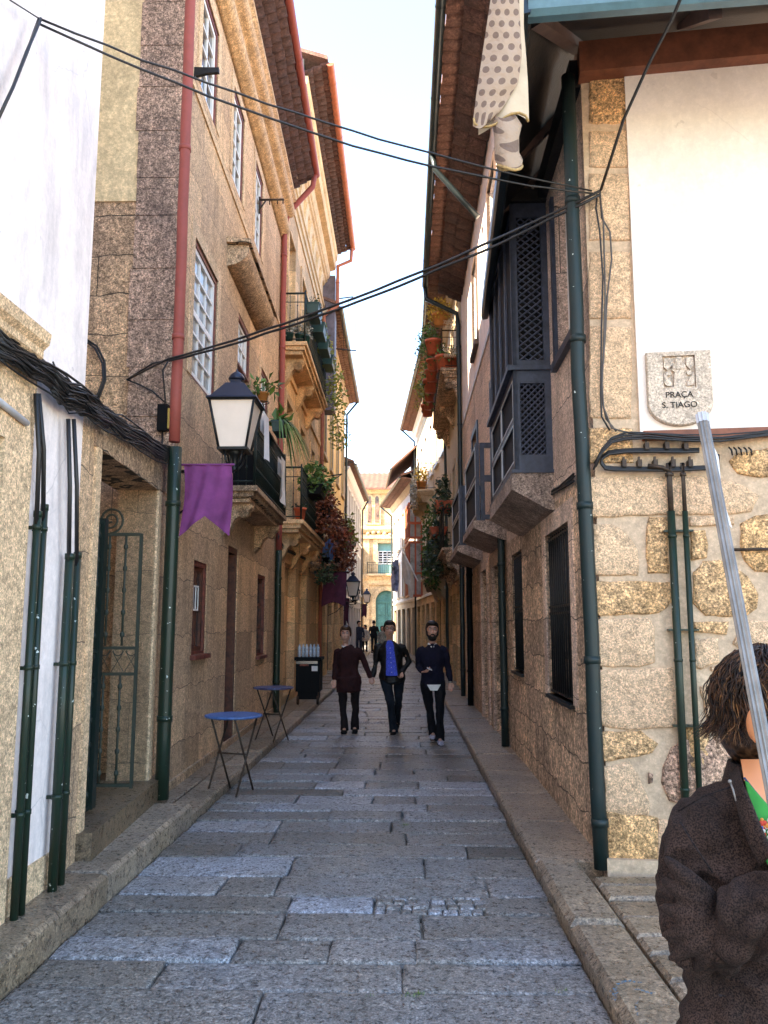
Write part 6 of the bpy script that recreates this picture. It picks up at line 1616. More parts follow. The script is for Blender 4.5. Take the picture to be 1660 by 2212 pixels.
def ell(mb,c,rx,ry,rz,yaw=0,n=16,m=12):
    c=Vector(c); b=mb.smooth; mb.smooth=True; vs=[]
    cy,sy=math.cos(yaw),math.sin(yaw)
    for j in range(m+1):
        t=math.pi*(j+.001)/(m+.002)
        for k in range(n):
            a=2*math.pi*k/n; x,y,z=rx*math.sin(t)*math.cos(a),ry*math.sin(t)*math.sin(a),-rz*math.cos(t)
            vs.append((c.x+x*cy-y*sy,c.y+x*sy+y*cy,c.z+z))
    mb.add(vs,[(i*n+k,i*n+(k+1)%n,(i+1)*n+(k+1)%n,(i+1)*n+k) for i in range(m) for k in range(n)]+[tuple(range(n))[::-1],tuple(m*n+k for k in range(n))]); mb.smooth=b
def head_mesh(mb,c,k,yaw):
    """face looks along -Y when yaw = 0"""
    c=Vector(c); cy,sy=math.cos(yaw),math.sin(yaw)
    def P(x,y,z): return c+Vector((x*cy-y*sy,x*sy+y*cy,z))*k
    ell(mb,P(0,.012,.03),.076*k,.096*k,.088*k,yaw); ell(mb,P(0,-.018,-.035),.060*k,.070*k,.078*k,yaw); ell(mb,P(0,-.045,-.088),.030*k,.032*k,.026*k,yaw)
    mb.tube([P(0,-.084,.022),P(0,-.100,-.008),P(0,-.110,-.026)],[.009*k,.011*k,.014*k],8); ell(mb,P(0,-.100,-.030),.019*k,.014*k,.010*k,yaw)
    ell(mb,P(0,-.082,.040),.052*k,.018*k,.011*k,yaw); ell(mb,P(.036,-.066,-.018),.021*k,.02*k,.018*k,yaw); ell(mb,P(-.036,-.066,-.018),.021*k,.02*k,.018*k,yaw)
    ell(mb,P(0,-.086,-.056),.024*k,.014*k,.007*k,yaw); ell(mb,P(0,-.084,-.067),.021*k,.013*k,.007*k,yaw)
    for s_ in (-1,1): ell(mb,P(.078*s_,.012,.0),.010*k,.018*k,.031*k,yaw)
    return P
def face_bits(par,P,k):
    for s_ in (-1,1):
        mb=MB(); mb.ball(P(.031*s_,-.077,.018),.0115*k,10,7); mb.build('eye',eyem,par)
        mb=MB(); mb.ball(P(.031*s_,-.0865,.018),.0055*k,8,6); mb.build('iris',irm,par)
        mb=MB(); mb.tube([P(.014*s_,-.094,.036),P(.032*s_,-.093,.042),P(.050*s_,-.080,.036)],[.003*k,.0045*k,.002*k],6); mb.build('eyebrow',HAIRD,par)
    mb=MB(); mb.tube([P(-.022,-.088,-.061),P(0,-.099,-.060),P(.022,-.088,-.061)],[.002*k,.0045*k,.002*k],6); mb.build('lips',plain('lips',(.30,.12,.10),.5),par)
eyem=plain('eye_white',(.6,.58,.55),.2); irm=plain('iris',(.03,.02,.015),.15)
def hand(mb,w,d,k,curl=.6,side=1,palmn=None):
    """wrist w, direction d; palm normal palmn; five fingers"""
    w=Vector(w); d=Vector(d).normalized(); pn=Vector(palmn if palmn is not None else (0,-1,0)); pn=(pn-d*pn.dot(d)).normalized(); s=d.cross(pn).normalized()*side
    def loc(a,b,c): return w+d*a*k+s*b*k+pn*c*k
    mb.tube([loc(-.01,0,0),loc(.03,0,0),loc(.075,.0,.003),loc(.092,0,.006)],[.026*k,.034*k,.040*k,.034*k],12,True,.42,up=pn)
    for i,(b,L,r_) in enumerate(((.030,.062,.0085),(.010,.072,.009),(-.011,.067,.0088),(-.031,.050,.0078))):
        a0=.085-.006*abs(i-1); c1=curl; p=loc(a0,b,.004); pts=[p]; ang=0
        for L_ in (.42,.32,.26):
            ang+=c1*.75; p=p+(d*math.cos(ang)+pn*math.sin(ang))*(L*L_)*k*1.15; pts.append(p)
        mb.tube(pts,[r_*k,r_*k*.95,r_*k*.9,r_*k*.7],8)
    mb.tube([loc(.015,.028,.004),loc(.045,.050,.014),loc(.072,.050,.028),loc(.09,.040,.036)],[.012*k,.0115*k,.010*k,.008*k],8)
def person(lab,Y,foot_px,head_px,J,cols,yaw=0,beard=False,glasses=False,shoe='dark',gz_=0,vox=.007,shirt=None,group=None,detail=True,hair=None,long=False,hands=True,skirt=False):
    """J: joints as photo pixels plus depth offset (m, towards the camera negative)"""
    base=onY(foot_px[0],foot_px[1],Y); top=onY(head_px[0],head_px[1],Y); H=top.z-gz_; k=H/1.77
    t=thing('person',lab,'person',(base.x,Y,gz_),group=group)
    def q(n,i=None):
        v=J[n]; return onY(v[0],v[1],Y)+Vector((0,v[2] if len(v)>2 else 0,0))
    hk=1.2*k; hc=Vector((top.x,Y,top.z-.118*hk)); nk=Vector((hc.x+.0,Y+.01,hc.z-.125*hk))
    sl,sr,el,er,wl,wr=[q(n) for n in ('sl','sr','el','er','wl','wr')]; hl,hr,kl,kr,al,ar=[q(n) for n in ('hl','hr','kl','kr','al','ar')]
    ch=(sl+sr)/2; hp=(hl+hr)/2; sw=(sr-sl).length/2; u=(sr-sl).normalized(); yd=Vector((0,0,1)).cross(u).normalized()
    def torso(mb,g):
        rings=[]
        for (f,w_,d_) in ((-.12,.82,.62),(0,.98,.60),(.15,.94,.56),(.35,.80,.52),(.55,.88,.56),(.72,.97,.58),(.86,.92,.54),(.96,.74,.46),(1.03,.46,.36),(1.10,.28,.30)):
            c=hp.lerp(ch,f); c.y=Y; a=sw*w_+g; b=sw*d_*.95+g
            rings.append([c+u*(a*math.cos(t_))+yd*(b*math.sin(t_)) for t_ in [2*math.pi*i/20 for i in range(20)]])
        mb.loft(rings)
    def legs(mb,g,flare=0):
        for h,kn,an in ((hl,kl,al),(hr,kr,ar)):
            mid=h.lerp(kn,.5); 
            mb.tube([h+Vector((0,0,.06*k)),h,mid,kn,kn.lerp(an,.4),an]+([an+Vector((0,-.01,-.045*k))] if flare else []),[.078*k+g,.088*k+g,.074*k+g,.056*k+g,.052*k+g,.040*k+g+flare]+([.040*k+g+flare*1.2] if flare else []),14)
    def arms(mb,g):
        for s_,e_,w_ in ((sl,el,wl),(sr,er,wr)):
            inn=s_+(ch-s_)*.30+Vector((0,0,-.03*k))
            mb.tube([inn,s_+Vector((0,0,-.045*k)),s_.lerp(e_,.5),e_,e_.lerp(w_,.45),w_],[.046*k+g,.050*k+g,.045*k+g,.039*k+g,.036*k+g,.026*k+g],12)
    mb=MB(); torso(mb,-.012); legs(mb,-.012); arms(mb,-.008)
    mb.tube([ch+Vector((0,0,-.02)),nk+Vector((0,0,-.03*k)),hc+Vector((0,.015,-.05*k))],[.062*k,.052*k,.052*k],12)
    P=head_mesh(mb,hc,hk,yaw)
    if hands:
        for nm,e_,w_,sd in (('hl',el,wl,1),('hr',er,wr,-1)):
            hd=J.get(nm+'_dir',None); d=Vector(hd) if hd else (w_-e_); pn=J.get(nm+'_n',(0,-1,0)); hand(mb,w_,d,k,J.get(nm+'_curl',.5),sd,pn)
    for an in (al,ar): mb.tube([an,an+Vector((0,-.10*k,-.045*k))],[.034*k,.028*k],8)
    body=rem(mb.build('body',SK,t),vox)
    if detail: face_bits(t,P,hk)
    # hair
    mb=MB(); 
    if not long:
        ell(mb,P(0,.024,.048),.084*hk,.100*hk,.084*hk,yaw); 
        for s_ in (-1,1): ell(mb,P(.072*s_,.022,.02),.014*hk,.045*hk,.055*hk,yaw)
        ell(mb,P(0,-.06,.088),.06*hk,.035*hk,.028*hk,yaw)
    else:
        ell(mb,P(0,.024,.04),.092*hk,.105*hk,.095*hk,yaw); ell(mb,P(0,.05,-.05),.085*hk,.07*hk,.10*hk,yaw)
    rem(mb.build('hair',hair or HAIRD,t),.008,.010,foldtex,1)
    if beard:
        mb=MB(); ell(mb,P(0,-.040,-.080),.056*hk,.056*hk,.050*hk,yaw); 
        for s_ in (-1,1): mb.tube([P(.066*s_,-.005,.0),P(.062*s_,-.03,-.05),P(.03*s_,-.07,-.085)],.016*hk,8)
        mb.tube([P(-.026,-.093,-.062),P(-.016,-.104,-.046),P(0,-.108,-.044),P(.016,-.104,-.046),P(.026,-.093,-.062)],.0065*hk,7)
        mb.build('beard',HAIRD,t)
    if glasses:
        mb=MB()
        for s_ in (-1,1): mb.tube([P(.032*s_+.022*math.cos(a*.785),-.099,.016+.016*math.sin(a*.785)) for a in range(9)],.0022*hk,5); mb.tube([P(.054*s_,-.097,.02),P(.080*s_,.0,.02)],.002*hk,5)
        mb.tube([P(-.01,-.101,.02),P(.01,-.101,.02)],.002*hk,5); mb.build('glasses',M['iron'],t)
    # clothes
    mb=MB(); legs(mb,.006,.022*k); 
    rings=[]
    for (f,w_,d_) in ((-.14,.80,.60),(0,.95,.58),(.18,.90,.54)):
        c=hp.lerp(ch,f); c.y=Y; rings.append([c+u*(sw*w_*math.cos(a))+yd*(sw*d_*math.sin(a)) for a in [2*math.pi*i/18 for i in range(18)]])
    mb.loft(rings)
    o=rem(mb.build('trousers',cols['legs'],t),.010,.020,foldtex,2); dd_=o.modifiers.new('d2','DISPLACE'); dd_.texture=bigfold; dd_.strength=.025; dd_.mid_level=.5; dd_.texture_coords='GLOBAL'
    mb=MB(); torso(mb,.016); arms(mb,.010)
    if cols.get('long'):
        rings=[]
        for (f,w_) in ((-.35,1.0),(-.1,1.02),(.1,1.0)):
            c=hp.lerp(ch,f); c.y=Y; rings.append([c+u*((sw*w_+.02)*math.cos(a))+yd*((sw*w_*.62+.02)*math.sin(a)) for a in [2*math.pi*i/18 for i in range(18)]])
        mb.loft(rings)
    o=rem(mb.build(cols.get('topname','sweater'),cols['top'],t),.010,.022,foldtex,3); dd_=o.modifiers.new('d2','DISPLACE'); dd_.texture=bigfold; dd_.strength=.035; dd_.mid_level=.5; dd_.texture_coords='GLOBAL'
    mb=MB(); mb.tube([nk+Vector((.058*k*math.cos(a),.056*k*math.sin(a)-.008,-.045*k-.012*k*math.sin(a)*-1)) for a in [2*math.pi*i/16 for i in range(17)]],.014*k,8); 
    mb.tube([nk+Vector((-.035*k,-.050*k,-.05*k)),nk+Vector((-.012*k,-.085*k,-.095*k))],.012*k,6); mb.tube([nk+Vector((.035*k,-.050*k,-.05*k)),nk+Vector((.012*k,-.085*k,-.095*k))],.012*k,6)
    mb.build('collar',cols.get('collar',M['cloth_white']),t)
    for an,s_ in ((al,-1),(ar,1)):
        mb=MB(); b=Vector((an.x,an.y,an.z-.085*k)); L_=.20*k
        rings=[]
        for (f,w_,h_) in ((-.28,.030,.055),(-.2,.042,.085),(0,.044,.10),(.3,.046,.075),(.6,.048,.052),(.85,.042,.040),(1.0,.020,.025)):
            c=b+Vector((s_*.012*f,-L_*f,0)); tilt=J.get('tilt'+('l' if s_<0 else 'r'),0)*f*.1
            rings.append([c+Vector((w_*k*math.cos(a),0,max(0,h_*k*(.5+.5*math.sin(a)))+tilt)) for a in [2*math.pi*i/12 for i in range(12)]])
        mb.smooth=True; mb.loft(rings); o=mb.build('shoe',cols['shoe'],t)
        mb=MB(); mb.hexa([b+Vector(v)*k for v in [(-.045,.06,-.012),(.045,.06,-.012),(.04,-.19,-.012),(-.04,-.19,-.012),(-.045,.06,.012),(.045,.06,.012),(.04,-.19,.012),(-.04,-.19,.012)]]); mb.build('sole',M['black_plastic'],o)
    return t,dict(P=P,k=k,ch=ch,hp=hp,sw=sw,u=u,yd=yd,wl=wl,wr=wr,el=el,er=er,nk=nk)
def front_panel(t,I,Y,m,name,z0f,z1f,w0,w1,off=.03,cx=0):
    mb=MB(); mb.smooth=True
    def f(u,v):
        fz=z0f+(z1f-z0f)*v; c=I['hp'].lerp(I['ch'],fz); w_=(w0+(w1-w0)*v); x=(u-.5)*2*w_+cx
        dep=I['sw']*.56+.016+off-(x/I['sw'])**2*I['sw']*.35
        return Vector((c.x+x,Y-dep,c.z))
    mb.sheet(f,12,12); return mb.build(name,m,t)
# brown clad person, left
YA=onZ(758,1583,0).y
tb,Ib=person('person in maroon sweater and dark trousers, leftmost of the walking three',YA,(757,1583),(747,1352),dict(
  sl=(728,1402,0),sr=(776,1400,0),el=(724,1440,.02),er=(790,1436,.0),wl=(723,1468,-.02),wr=(801,1463,-.03),
  hl=(740,1470,0),hr=(767,1470,0),kl=(742,1527,-.04),kr=(768,1525,.02),al=(745,1571,-.03),ar=(767,1570,.03),hl_dir=(0,-.1,-1),hr_dir=(.25,-.1,-1),hr_curl=.9),
  dict(top=clothm('maroon_knit',(.022,.005,.005)),legs=clothm('dark_brown_trousers',(.009,.005,.005)),shoe=M['black_plastic'],long=True),hair=HAIRB)
# middle person
tm,Im=person('person in an open black jacket over a bright blue shirt, middle of the walking three',YA,(850,1585),(842,1341),dict(
  sl=(816,1392,0),sr=(870,1392,0),el=(812,1432,.03),er=(884,1430,.06),wl=(806,1462,-.02),wr=(869,1452,-.06),
  hl=(833,1466,0),hr=(863,1466,0),kl=(845,1520,-.12),kr=(861,1520,.10),al=(851,1574,-.05),ar=(856,1566,.42),hl_dir=(-.1,-.1,-1),hl_curl=.9,hr_dir=(-.6,-.4,-.7),hr_curl=.8),
  dict(top=clothm('black_leather_jacket',(.006,.005,.005),.3,.45),topname='jacket',legs=clothm('dark_blue_jeans',(.006,.009,.014)),shoe=M['black_plastic'],collar=plain('blue_collar',(.20,.28,.75),.8)),glasses=True)
BL=clothm('blue_shirt_cloth',(.055,.085,.50),.15)
front_panel(tm,Im,YA,BL,'shirt',.10,1.0,.10,.062,.024,.0)
front_panel(tm,Im,YA,BL,'shirt_neck',1.0,1.12,.07,.03,-.005,.0)
mb=MB()
for i in range(6): c=Im['hp'].lerp(Im['ch'],.2+i*.14); mb.ball((c.x,YA-(Im['sw']*.56+.043),c.z),.006,6,4)
mb.build('shirt_buttons',M['cloth_white'],tm)
mb=MB()
for s_ in (-1,1):
    mb.tube([Vector(( (Im['hp'].lerp(Im['ch'],f)).x+s_*(.108-.044*f), YA-(Im['sw']*.56+.032-.05*max(0,f-.9)*4), (Im['hp'].lerp(Im['ch'],f)).z)) for f in (.02,.2,.4,.6,.8,.95,1.08)],.012,6)
mb.build('jacket_edge',clothm('jacket_edge_leather',(.016,.013,.013),.3,.45),tm)
mb=MB(); c=Im['hp'].lerp(Im['ch'],.09); mb.tube([c+Vector((-.08,-Im['sw']*.58-.01,0)),c+Vector((0,-Im['sw']*.62-.012,0)),c+Vector((.08,-Im['sw']*.58-.01,0))],.014,6); mb.build('belt',M['black_plastic'],tm)
# bearded person
YC=onZ(942,1604,0).y
tr,Ir=person('bearded person in navy sweater with white shirt tail, holding a phone',YC,(942,1604),(934,1342),dict(
  sl=(909,1398,0),sr=(960,1398,0),el=(903,1440,.03),er=(969,1443,.02),wl=(912,1450,-.20),wr=(973,1473,-.02),
  hl=(921,1476,0),hr=(950,1476,0),kl=(929,1535,.10),kr=(950,1535,-.12),al=(936,1584,.12),ar=(950,1592,-.10),hl_dir=(.9,-.25,.15),hl_n=(0,-.2,1),hl_curl=.7,hr_dir=(0,-.15,-1)),
  dict(top=clothm('navy_knit',(.004,.0035,.013),.2),legs=clothm('black_trousers',(.003,.003,.005)),shoe=plain('grey_white_trainer',(.42,.42,.52),.5,0,.5,40)),beard=True)
front_panel(tr,Ir,YC,M['cloth_white'],'shirt_tail',-.18,-.02,.05,.10,.022,.01)
mb=MB(); w_=Ir['wr']; mb.tube([w_+Vector((0,0,-.012)),w_+Vector((0,0,.012))],.036,10); mb.build('watch',M['steel'],tr)
p=Ir['wl']+Vector((.10,-.04,.035)); mb=MB(); mb.hexa([p+Vector(v) for v in [(-.035,-.06,.02),(.035,-.045,-.012),(.035,.045,-.004),(-.035,.03,.028),(-.033,-.06,.03),(.037,-.045,-.002),(.037,.045,.006),(-.033,.03,.038)]])
o=mb.build('phone',plain('phone_white',(.7,.7,.72),.2),None,origin=p); tag(o,'small white phone in the hand of the bearded person','phone')  # whole phone in one even pale colour
# far people
def far(lab,x,ytop,Y,top,legs,yaw=0,col=None,long=False,topname='jacket'):
    gzz_=gz(Y); T=onY(x,ytop,Y); kk=(T.z-gzz_)/1.77
    def j(dx,z): # -> pixel of a body point
        v=Vector((T.x+dx*kk,Y,gzz_+z*kk))-EYE; zc=v.dot(CF); return (PW/2+FPX*v.dot(CR_)/zc,PH/2-FPX*v.dot(CU)/zc)
    J={n:(*j(dx,z),dy) for n,dx,z,dy in (('sl',-.19,1.43,0),('sr',.19,1.43,0),('el',-.25,1.15,.03),('er',.25,1.15,.03),('wl',-.25,.90,-.06),('wr',.26,.90,-.02),('hl',-.09,.93,0),('hr',.09,.93,0),('kl',-.09,.5,-.05),('kr',.1,.5,.05),('al',-.09,.085,0),('ar',.1,.085,.08))}
    f=j(0,0)
    return person(lab,Y,f,(x,ytop),J,dict(top=top,topname=topname,legs=legs,shoe=M['black_plastic'],collar=col or M['cloth_white'],long=long),yaw=yaw,vox=.014,detail=False,gz_=gzz_,long=long)
bk=clothm('far_black_suit',(.006,.006,.008)); nv=clothm('far_navy_suit',(.025,.03,.05)); crm=clothm('far_cream_coat',(.45,.40,.36))
far('distant person in a dark navy suit, behind the brown-clad walker',776,1341,41,nv,nv,.6)
far('distant person in a long cream coat with dark hair, near the bollard',789,1350,43.5,crm,bk,-.5,long=True,topname='coat')
far('distant person in black seen from behind beside the stone bollard',808,1340,44.2,bk,bk,3.1)
far('distant person in a pale grey coat just left of the middle walker',826,1352,40,clothm('far_grey_coat',(.30,.27,.22)),bk,.2,long=True,topname='coat')

# =============================================================== woman at the right edge
WY=1.72
tw=thing('person','woman with tousled brown hair in a dark brown wool jacket, cut by the right edge','person',(.82,WY,.09))
W_=lambda x,y,d=0: onY(x,y,WY+d)
wool=clothm('dark_brown_wool',(.030,.0175,.0135),.45,.9,330)
hc=W_(1682,1532,.03); yaw=1.05
mb=MB(); nkb=W_(1676,1735,.03)
mb.tube([nkb+Vector((0,.02,-.10)),nkb,W_(1674,1645,.03),hc+Vector((0,.01,-.06))],[.10,.062,.055,.056],16)
ch_=W_(1700,1800,.02)
for (f,) in ((0,),): pass
rings=[]
for (z,rx,ry,cx_) in ((.05,.13,.10,0),(.0,.16,.11,0),(-.15,.17,.12,0),(-.4,.15,.11,0),(-.6,.17,.12,0),(-.8,.17,.12,0)):
    c=ch_+Vector((cx_,.02,z)); rings.append([c+Vector((rx*math.cos(a),ry*math.sin(a),0)) for a in [2*math.pi*i/20 for i in range(20)]])
mb.loft(rings)
Pw=head_mesh(mb,hc,.98,yaw)
sh_=W_(1487,1800,.05); elb=W_(1506,2042,-.03); wri=W_(1703,1917,-.18)
mb.tube([ch_+Vector((-.1,0,.0)),sh_,elb,elb.lerp(wri,.5),wri],[.05,.046,.038,.034,.024],12)
hand(mb,wri,(wri-elb),.92,1.0,-1,(0.1,-.2,1))
# other arm + legs (mostly outside the frame)
sh2=W_(1905,1790,.05); el2=W_(1925,2040,.0); wr2=Vector((.95,1.5,1.02))
mb.tube([ch_+Vector((.1,0,0)),sh2,el2,wr2],[.05,.046,.038,.026],12)
hand(mb,wr2,(wr2-el2)+Vector((-.1,0,.1)),.92,1.1,1,(0,-.3,1))
bx=ch_.x
for s_ in (-.09,.09): mb.tube([Vector((bx+s_,WY+.03,.85)),Vector((bx+s_,WY,.5)),Vector((bx+s_,WY+.03,.17))],[.085,.058,.042],12); mb.tube([Vector((bx+s_,WY+.03,.17)),Vector((bx+s_,WY-.10,.125))],[.035,.028],8)
rem(mb.build('body',SKw,tw),.0065)
face_bits(tw,Pw,.98)
# jacket
mb=MB(); rings=[]
for (x,y,rx,ry) in ((1692,1694,.095,.08),(1696,1712,.135,.092),(1700,1735,.185,.105),(1703,1775,.215,.115),(1703,1850,.215,.13),(1700,1950,.200,.13),(1700,2060,.190,.125),(1700,2160,.205,.135),(1700,2300,.215,.14),(1700,2420,.22,.145)):
    c=W_(x,y,.03); rings.append([c+Vector((rx*math.cos(a),ry*math.sin(a),0)) for a in [2*math.pi*i/28 for i in range(28)]])
mb.loft(rings)
mb.tube([W_(1600,1760,.03),W_(1510,1782,.045),W_(1484,1830,.045),W_(1482,1920,.03),W_(1490,2005,.0),W_(1508,2052,-.03),W_(1560,2030,-.10),W_(1610,1985,-.15),W_(1665,1945,-.17),W_(1705,1915,-.18)],[.062,.064,.064,.062,.062,.058,.056,.052,.048,.043],18)
mb.tube([W_(1790,1770,.03),W_(1890,1790,.045),W_(1925,2040,-.02),Vector((.98,1.5,1.0))],[.062,.062,.058,.042],16)
jk=rem(mb.build('jacket',wool,tw),.0075,.0,None,4)
d1=jk.modifiers.new('d1','DISPLACE'); d1.texture=bigfold; d1.strength=.030; d1.mid_level=.5; d1.texture_coords='GLOBAL'
st=bpy.data.textures.new('sleeve_creases','WOOD'); st.wood_type='BANDNOISE'; st.noise_scale=.06; st.turbulence=9
d2=jk.modifiers.new('d2','DISPLACE'); d2.texture=st; d2.strength=.017; d2.mid_level=.5; d2.texture_coords='GLOBAL'
# creases round the bent elbow
mb=MB()
for k,(a_,b_,c_) in enumerate([((1432,1900),(1490,1945),(1568,1952)),((1428,1960),(1495,1985),(1572,1958)),((1434,2020),(1500,2010),(1574,1964)),((1450,2070),(1512,2040),(1580,1970)),((1438,1850),(1485,1905),(1560,1940)),((1500,2095),(1540,2055),(1590,1975))]):
    pts=[]
    for q in range(11):
        t_=q/10; p=Vector(a_)*(1-t_)**2+Vector(b_)*2*t_*(1-t_)+Vector(c_)*t_*t_
        pts.append(W_(p.x,p.y,-.060-.05*math.sin(math.pi*t_*.9)-.02*t_))
    mb.tube(pts,[.004+.013*math.sin(math.pi*min(1,(q+1)/11)) for q in range(11)],8)
o=mb.build('sleeve_folds',wool,tw); rem(o,.006,.006,foldtex,3)
# shoulder seam and front seams
mb=MB(); 
def onj(x,y,d): return W_(x,y,d)
mb.tube([onj(1470,1775,-.05),onj(1500,1825,-.085),onj(1540,1885,-.11)],.0018,6)
mb.tube([onj(1466,1752,-.02),onj(1520,1720,-.05),onj(1578,1700,-.06)],.0016,6)
mb.build('seam',clothm('seam_dark',(.014,.010,.010)),tw)
# collar and lapel: thick bands around the V neck
mb=MB()
V1=[(1592,1650,.02),(1598,1672,-.055),(1606,1694,-.085),(1624,1735,-.115),(1642,1780,-.13),(1664,1830,-.14)]
V0=[(1574,1672,.03),(1578,1694,-.04),(1584,1722,-.075),(1598,1775,-.10),(1616,1825,-.115),(1640,1870,-.13)]
mb.smooth=True
A_=[W_(*v) for v in V1]; B_=[W_(*v) for v in V0]
mb.sheet(lambda u,v:(lambda i,f:(A_[i].lerp(A_[min(i+1,5)],f)).lerp(B_[i].lerp(B_[min(i+1,5)],f),u)+Vector((0,-.012*math.sin(math.pi*u)-.004,.004*math.sin(u*3))))(min(4,int(v*5)),v*5-min(4,int(v*5))),8,30)
o=mb.build('lapel',wool,tw); sm_=o.modifiers.new('s','SOLIDIFY'); sm_.thickness=.009
mb=MB(); mb.smooth=True
mb.sheet(lambda u,v: W_(1676,1700,.035)+Vector(((.080+.018*v)*math.cos(math.pi*(.0+1.12*u)),(.078+.012*v)*math.sin(math.pi*(1.12*u)),.045-.055*v)),24,6)
o=mb.build('collar',wool,tw); sm_=o.modifiers.new('s','SOLIDIFY'); sm_.thickness=.010
# green top with a patterned panel, seen in the V
mb=MB(); mb.smooth=True
gp=[(1608,1680),(1630,1708),(1656,1738),(1700,1765),(1745,1740)]
def gf(u,v):
    i=min(3,int(u*4)); f=u*4-i; a=Vector(gp[i]).lerp(Vector(gp[i+1]),f); return W_(a.x+30*v*(1-u),a.y+150*v,-.088-.045*v-.012*math.sin(u*3))
mb.sheet(gf,16,16); o=mb.build('green_top',plain('green_jersey',(.012,.26,.03),.8,0,.25,14),tw); sm_=o.modifiers.new('s','SOLIDIFY'); sm_.thickness=.003
mb=MB(); r8=random.Random(8)
fm=[plain('pattern_red',(.6,.05,.02),.7),plain('pattern_white',(.7,.68,.6),.7),plain('pattern_blue',(.05,.12,.5),.7),plain('pattern_orange',(.7,.25,.04),.7)]
for k in range(46):
    mb.mi=r8.randrange(4); p=W_(1640+r8.uniform(0,60),1768+r8.uniform(0,45),-.128); mb.ball(p,.0045*r8.uniform(.6,1.3),6,4,(1,.3,1))
mb.mi=0; mb.build('beaded_trim',fm,tw)
mb=MB(); mb.smooth=True; mb.tube([W_(x,y,-.092) for x,y in gp],.0022,6)
sk=MB(); sk.smooth=True; sp0=[(1600,1640),(1630,1640),(1665,1640),(1700,1640),(1750,1650)]
sk.sheet(lambda u,v:(lambda i,f:W_(*(Vector(sp0[i]).lerp(Vector(sp0[i+1]),f)).lerp(Vector(gp[i]).lerp(Vector(gp[i+1]),f)+Vector((0,6)),v)[:],-.018-.030*math.sin(u*3.1)*(1-v)-.066*v-.012*math.sin(u*3)*v))(min(3,int(u*4)),u*4-min(3,int(u*4))),20,14)
sk.build('neck_skin',SKw,tw); mb.build('neckline',plain('neckline_blue',(.01,.03,.10),.6),tw)
# chest zip pull and studs
mb=MB(); mb.tube([W_(1578,1690,-.085),W_(1584,1706,-.095),W_(1590,1730,-.105)],[.0022,.002,.0015],6); mb.ball(W_(1577,1688,-.086),.0038,8,6); mb.build('zip_pull',M['steel'],tw)
mb=MB(); 
for (x,y) in ((1640,1896),(1630,1935)): mb.ball(W_(x,y,-.14),.0038,8,6)
mb.build('stud',M['cloth_white'],tw)
# bright bracelet / scarf hint at the folded hand
mb=MB()
for k in range(14): mb.mi=k%4; a=k*.45; p=wri+(wri-elb).normalized()*.015; mb.ball(p+Vector((.0,.03*math.cos(a),.03*math.sin(a))),.008,6,5)
mb.mi=0; mb.build('bracelet',fm,tw)
mb=MB()
for s_ in (-.09,.09): mb.tube([Vector((bx+s_,WY+.03,.95)),Vector((bx+s_,WY,.5)),Vector((bx+s_,WY+.03,.16))],[.105,.075,.062],14)
mb.build('trousers',clothm('dark_trousers_w',(.02,.018,.02)),tw)
for s_ in (-.09,.09):
    mb=MB(); ell(mb,(bx+s_,WY-.04,.13),.045,.12,.045); mb.build('shoe',M['black_plastic'],tw)
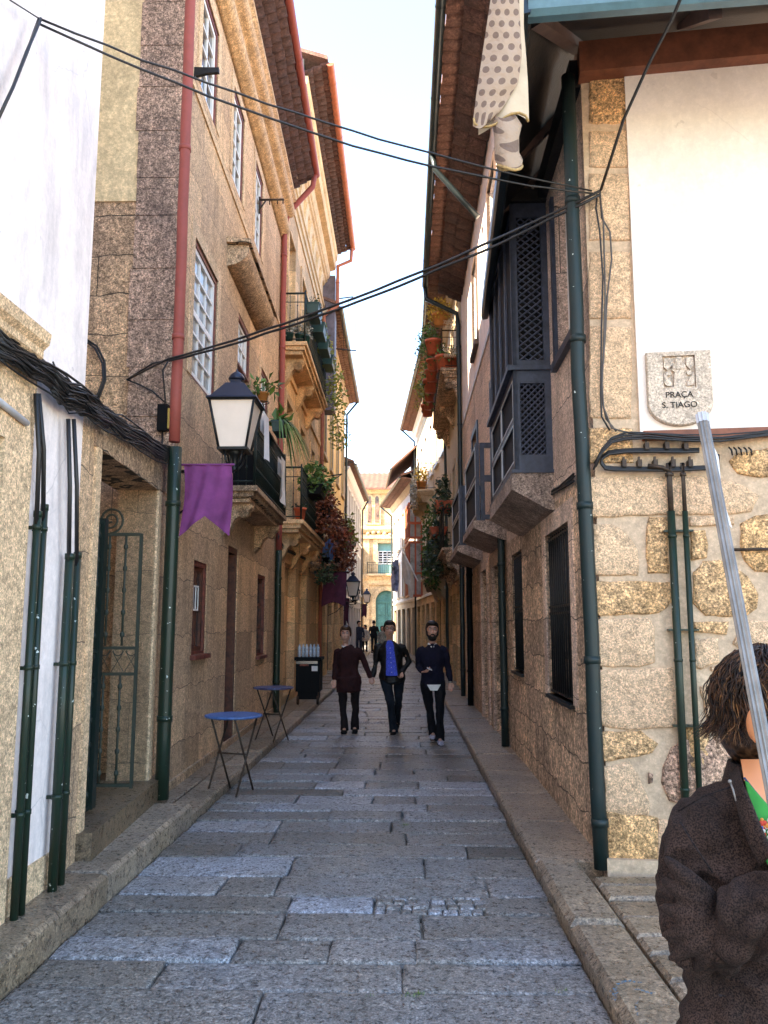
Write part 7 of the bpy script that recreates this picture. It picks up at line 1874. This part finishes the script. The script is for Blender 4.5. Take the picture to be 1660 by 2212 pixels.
# hair: cap volume + strands
mb=MB(); ell(mb,hc+Vector((-.012,.02,.022)),.088,.09,.090); ell(mb,hc+Vector((-.045,.025,-.04)),.070,.075,.085)
o=rem(mb.build('hair',HAIRB,tw),.007,.016,foldtex,1)
mh=[clothm('hair_strand_dark',(.020,.009,.005),.3,.38,60),clothm('hair_strand_mid',(.050,.021,.009),.3,.38,60),clothm('hair_strand_light',(.13,.06,.022),.3,.38,60)]
mb=MB(); r9=random.Random(12); mb.smooth=True
fx_=Vector((math.sin(yaw),-math.cos(yaw),0))   # face direction
cr=hc+Vector((-.012,.015,.018))
for k in range(3400):
    az=r9.uniform(0,2*math.pi); dirh=Vector((math.cos(az),math.sin(az),0)); ff=dirh.dot(fx_)
    if ff>.55: end=r9.uniform(.9,1.15)
    elif ff>.1: end=r9.uniform(1.2,1.75)
    else: end=r9.uniform(1.6,2.45)
    if -.2<ff<.6 and dirh.y<-.2: end=r9.uniform(1.05,1.42)
    fly=r9.random()<.10
    st_=r9.uniform(.05,.9)*min(1,end/1.6); n_=9; pts=[]; drift=r9.gauss(0,.34); rr=.098+r9.uniform(-.008,.013)
    for q in range(n_):
        t_=q/(n_-1); th=st_+(end-st_)*t_; a2=az+drift*t_+ .12*math.sin(t_*5+k)
        rad=rr*(1+.07*math.sin(t_*8+k*1.3)+(.16*t_*t_ if fly else 0)); x_=math.sin(min(th,1.75))
        p=cr+Vector((math.cos(a2)*x_,math.sin(a2)*x_,0))*rad
        p.z+=math.cos(th)*rad if th<1.6 else (math.cos(1.6)*rad-(th-1.6)*.105)
        if th>1.9: p+=Vector((math.cos(a2),math.sin(a2),.15))*(th-1.9)*r9.uniform(.02,.10)
        pts.append(p)
    mb.mi=0 if r9.random()<.5 else (1 if r9.random()<.75 else 2)
    mb.tube(pts,[.0015,.0018,.0018,.0018,.0017,.0015,.0012,.0008,.0003],4,False)
mb.mi=0; mb.build('hair_locks',mh,tw)
mb=MB(); ep=W_(1628,1566,-.075); ell(mb,ep,.010,.014,.030,.6); ell(mb,ep+Vector((.003,-.004,-.024)),.007,.009,.010,.6); mb.build('ear',SKw,tw)
# silver pole she holds
top=onY(1517,899,1.80); low=onY(1668,1700,1.50); d=(low-top).normalized(); end=top+d*((top.z-.10)/-d.z)
t=thing('umbrella_pole','fluted silver aluminium pole leaning in front of the woman at the right edge','pole',end)
mb=MB(); pts=[]; n=20; mb.smooth=False
x_=d.cross(Vector((0,1,0))).normalized(); y_=d.cross(x_)
def rg(p,r0): return [p+(x_*math.cos(a)+y_*math.sin(a))*(r0*(1-.20*(i%2))) for i,a in [(i,2*math.pi*i/n) for i in range(n)]]
mb.loft([rg(top,.0130),rg(end,.0130)]); mb.build('tube',M['steel'],t)
mb=MB(); mb.loft([rg(top-d*.004,.0145),rg(top+d*.02,.0145)]); mb.build('end_cap',M['white_edge'],t)
mb=MB()
cl=[(1538,955),(1552,985),(1557,1040),(1566,1090),(1582,1141),(1560,1115),(1548,1075),(1540,1010)]
pp=[onY(x,y,1.9-.0002*(y-950)) for x,y in cl]; mb.add(pp+[p_+Vector((.002,.004,0)) for p_ in pp],[tuple(range(8)),tuple(range(8,16))[::-1]]+[(i,(i+1)%8,8+(i+1)%8,8+i) for i in range(8)])
o=mb.build('ribbon',M['cloth_white'],t)
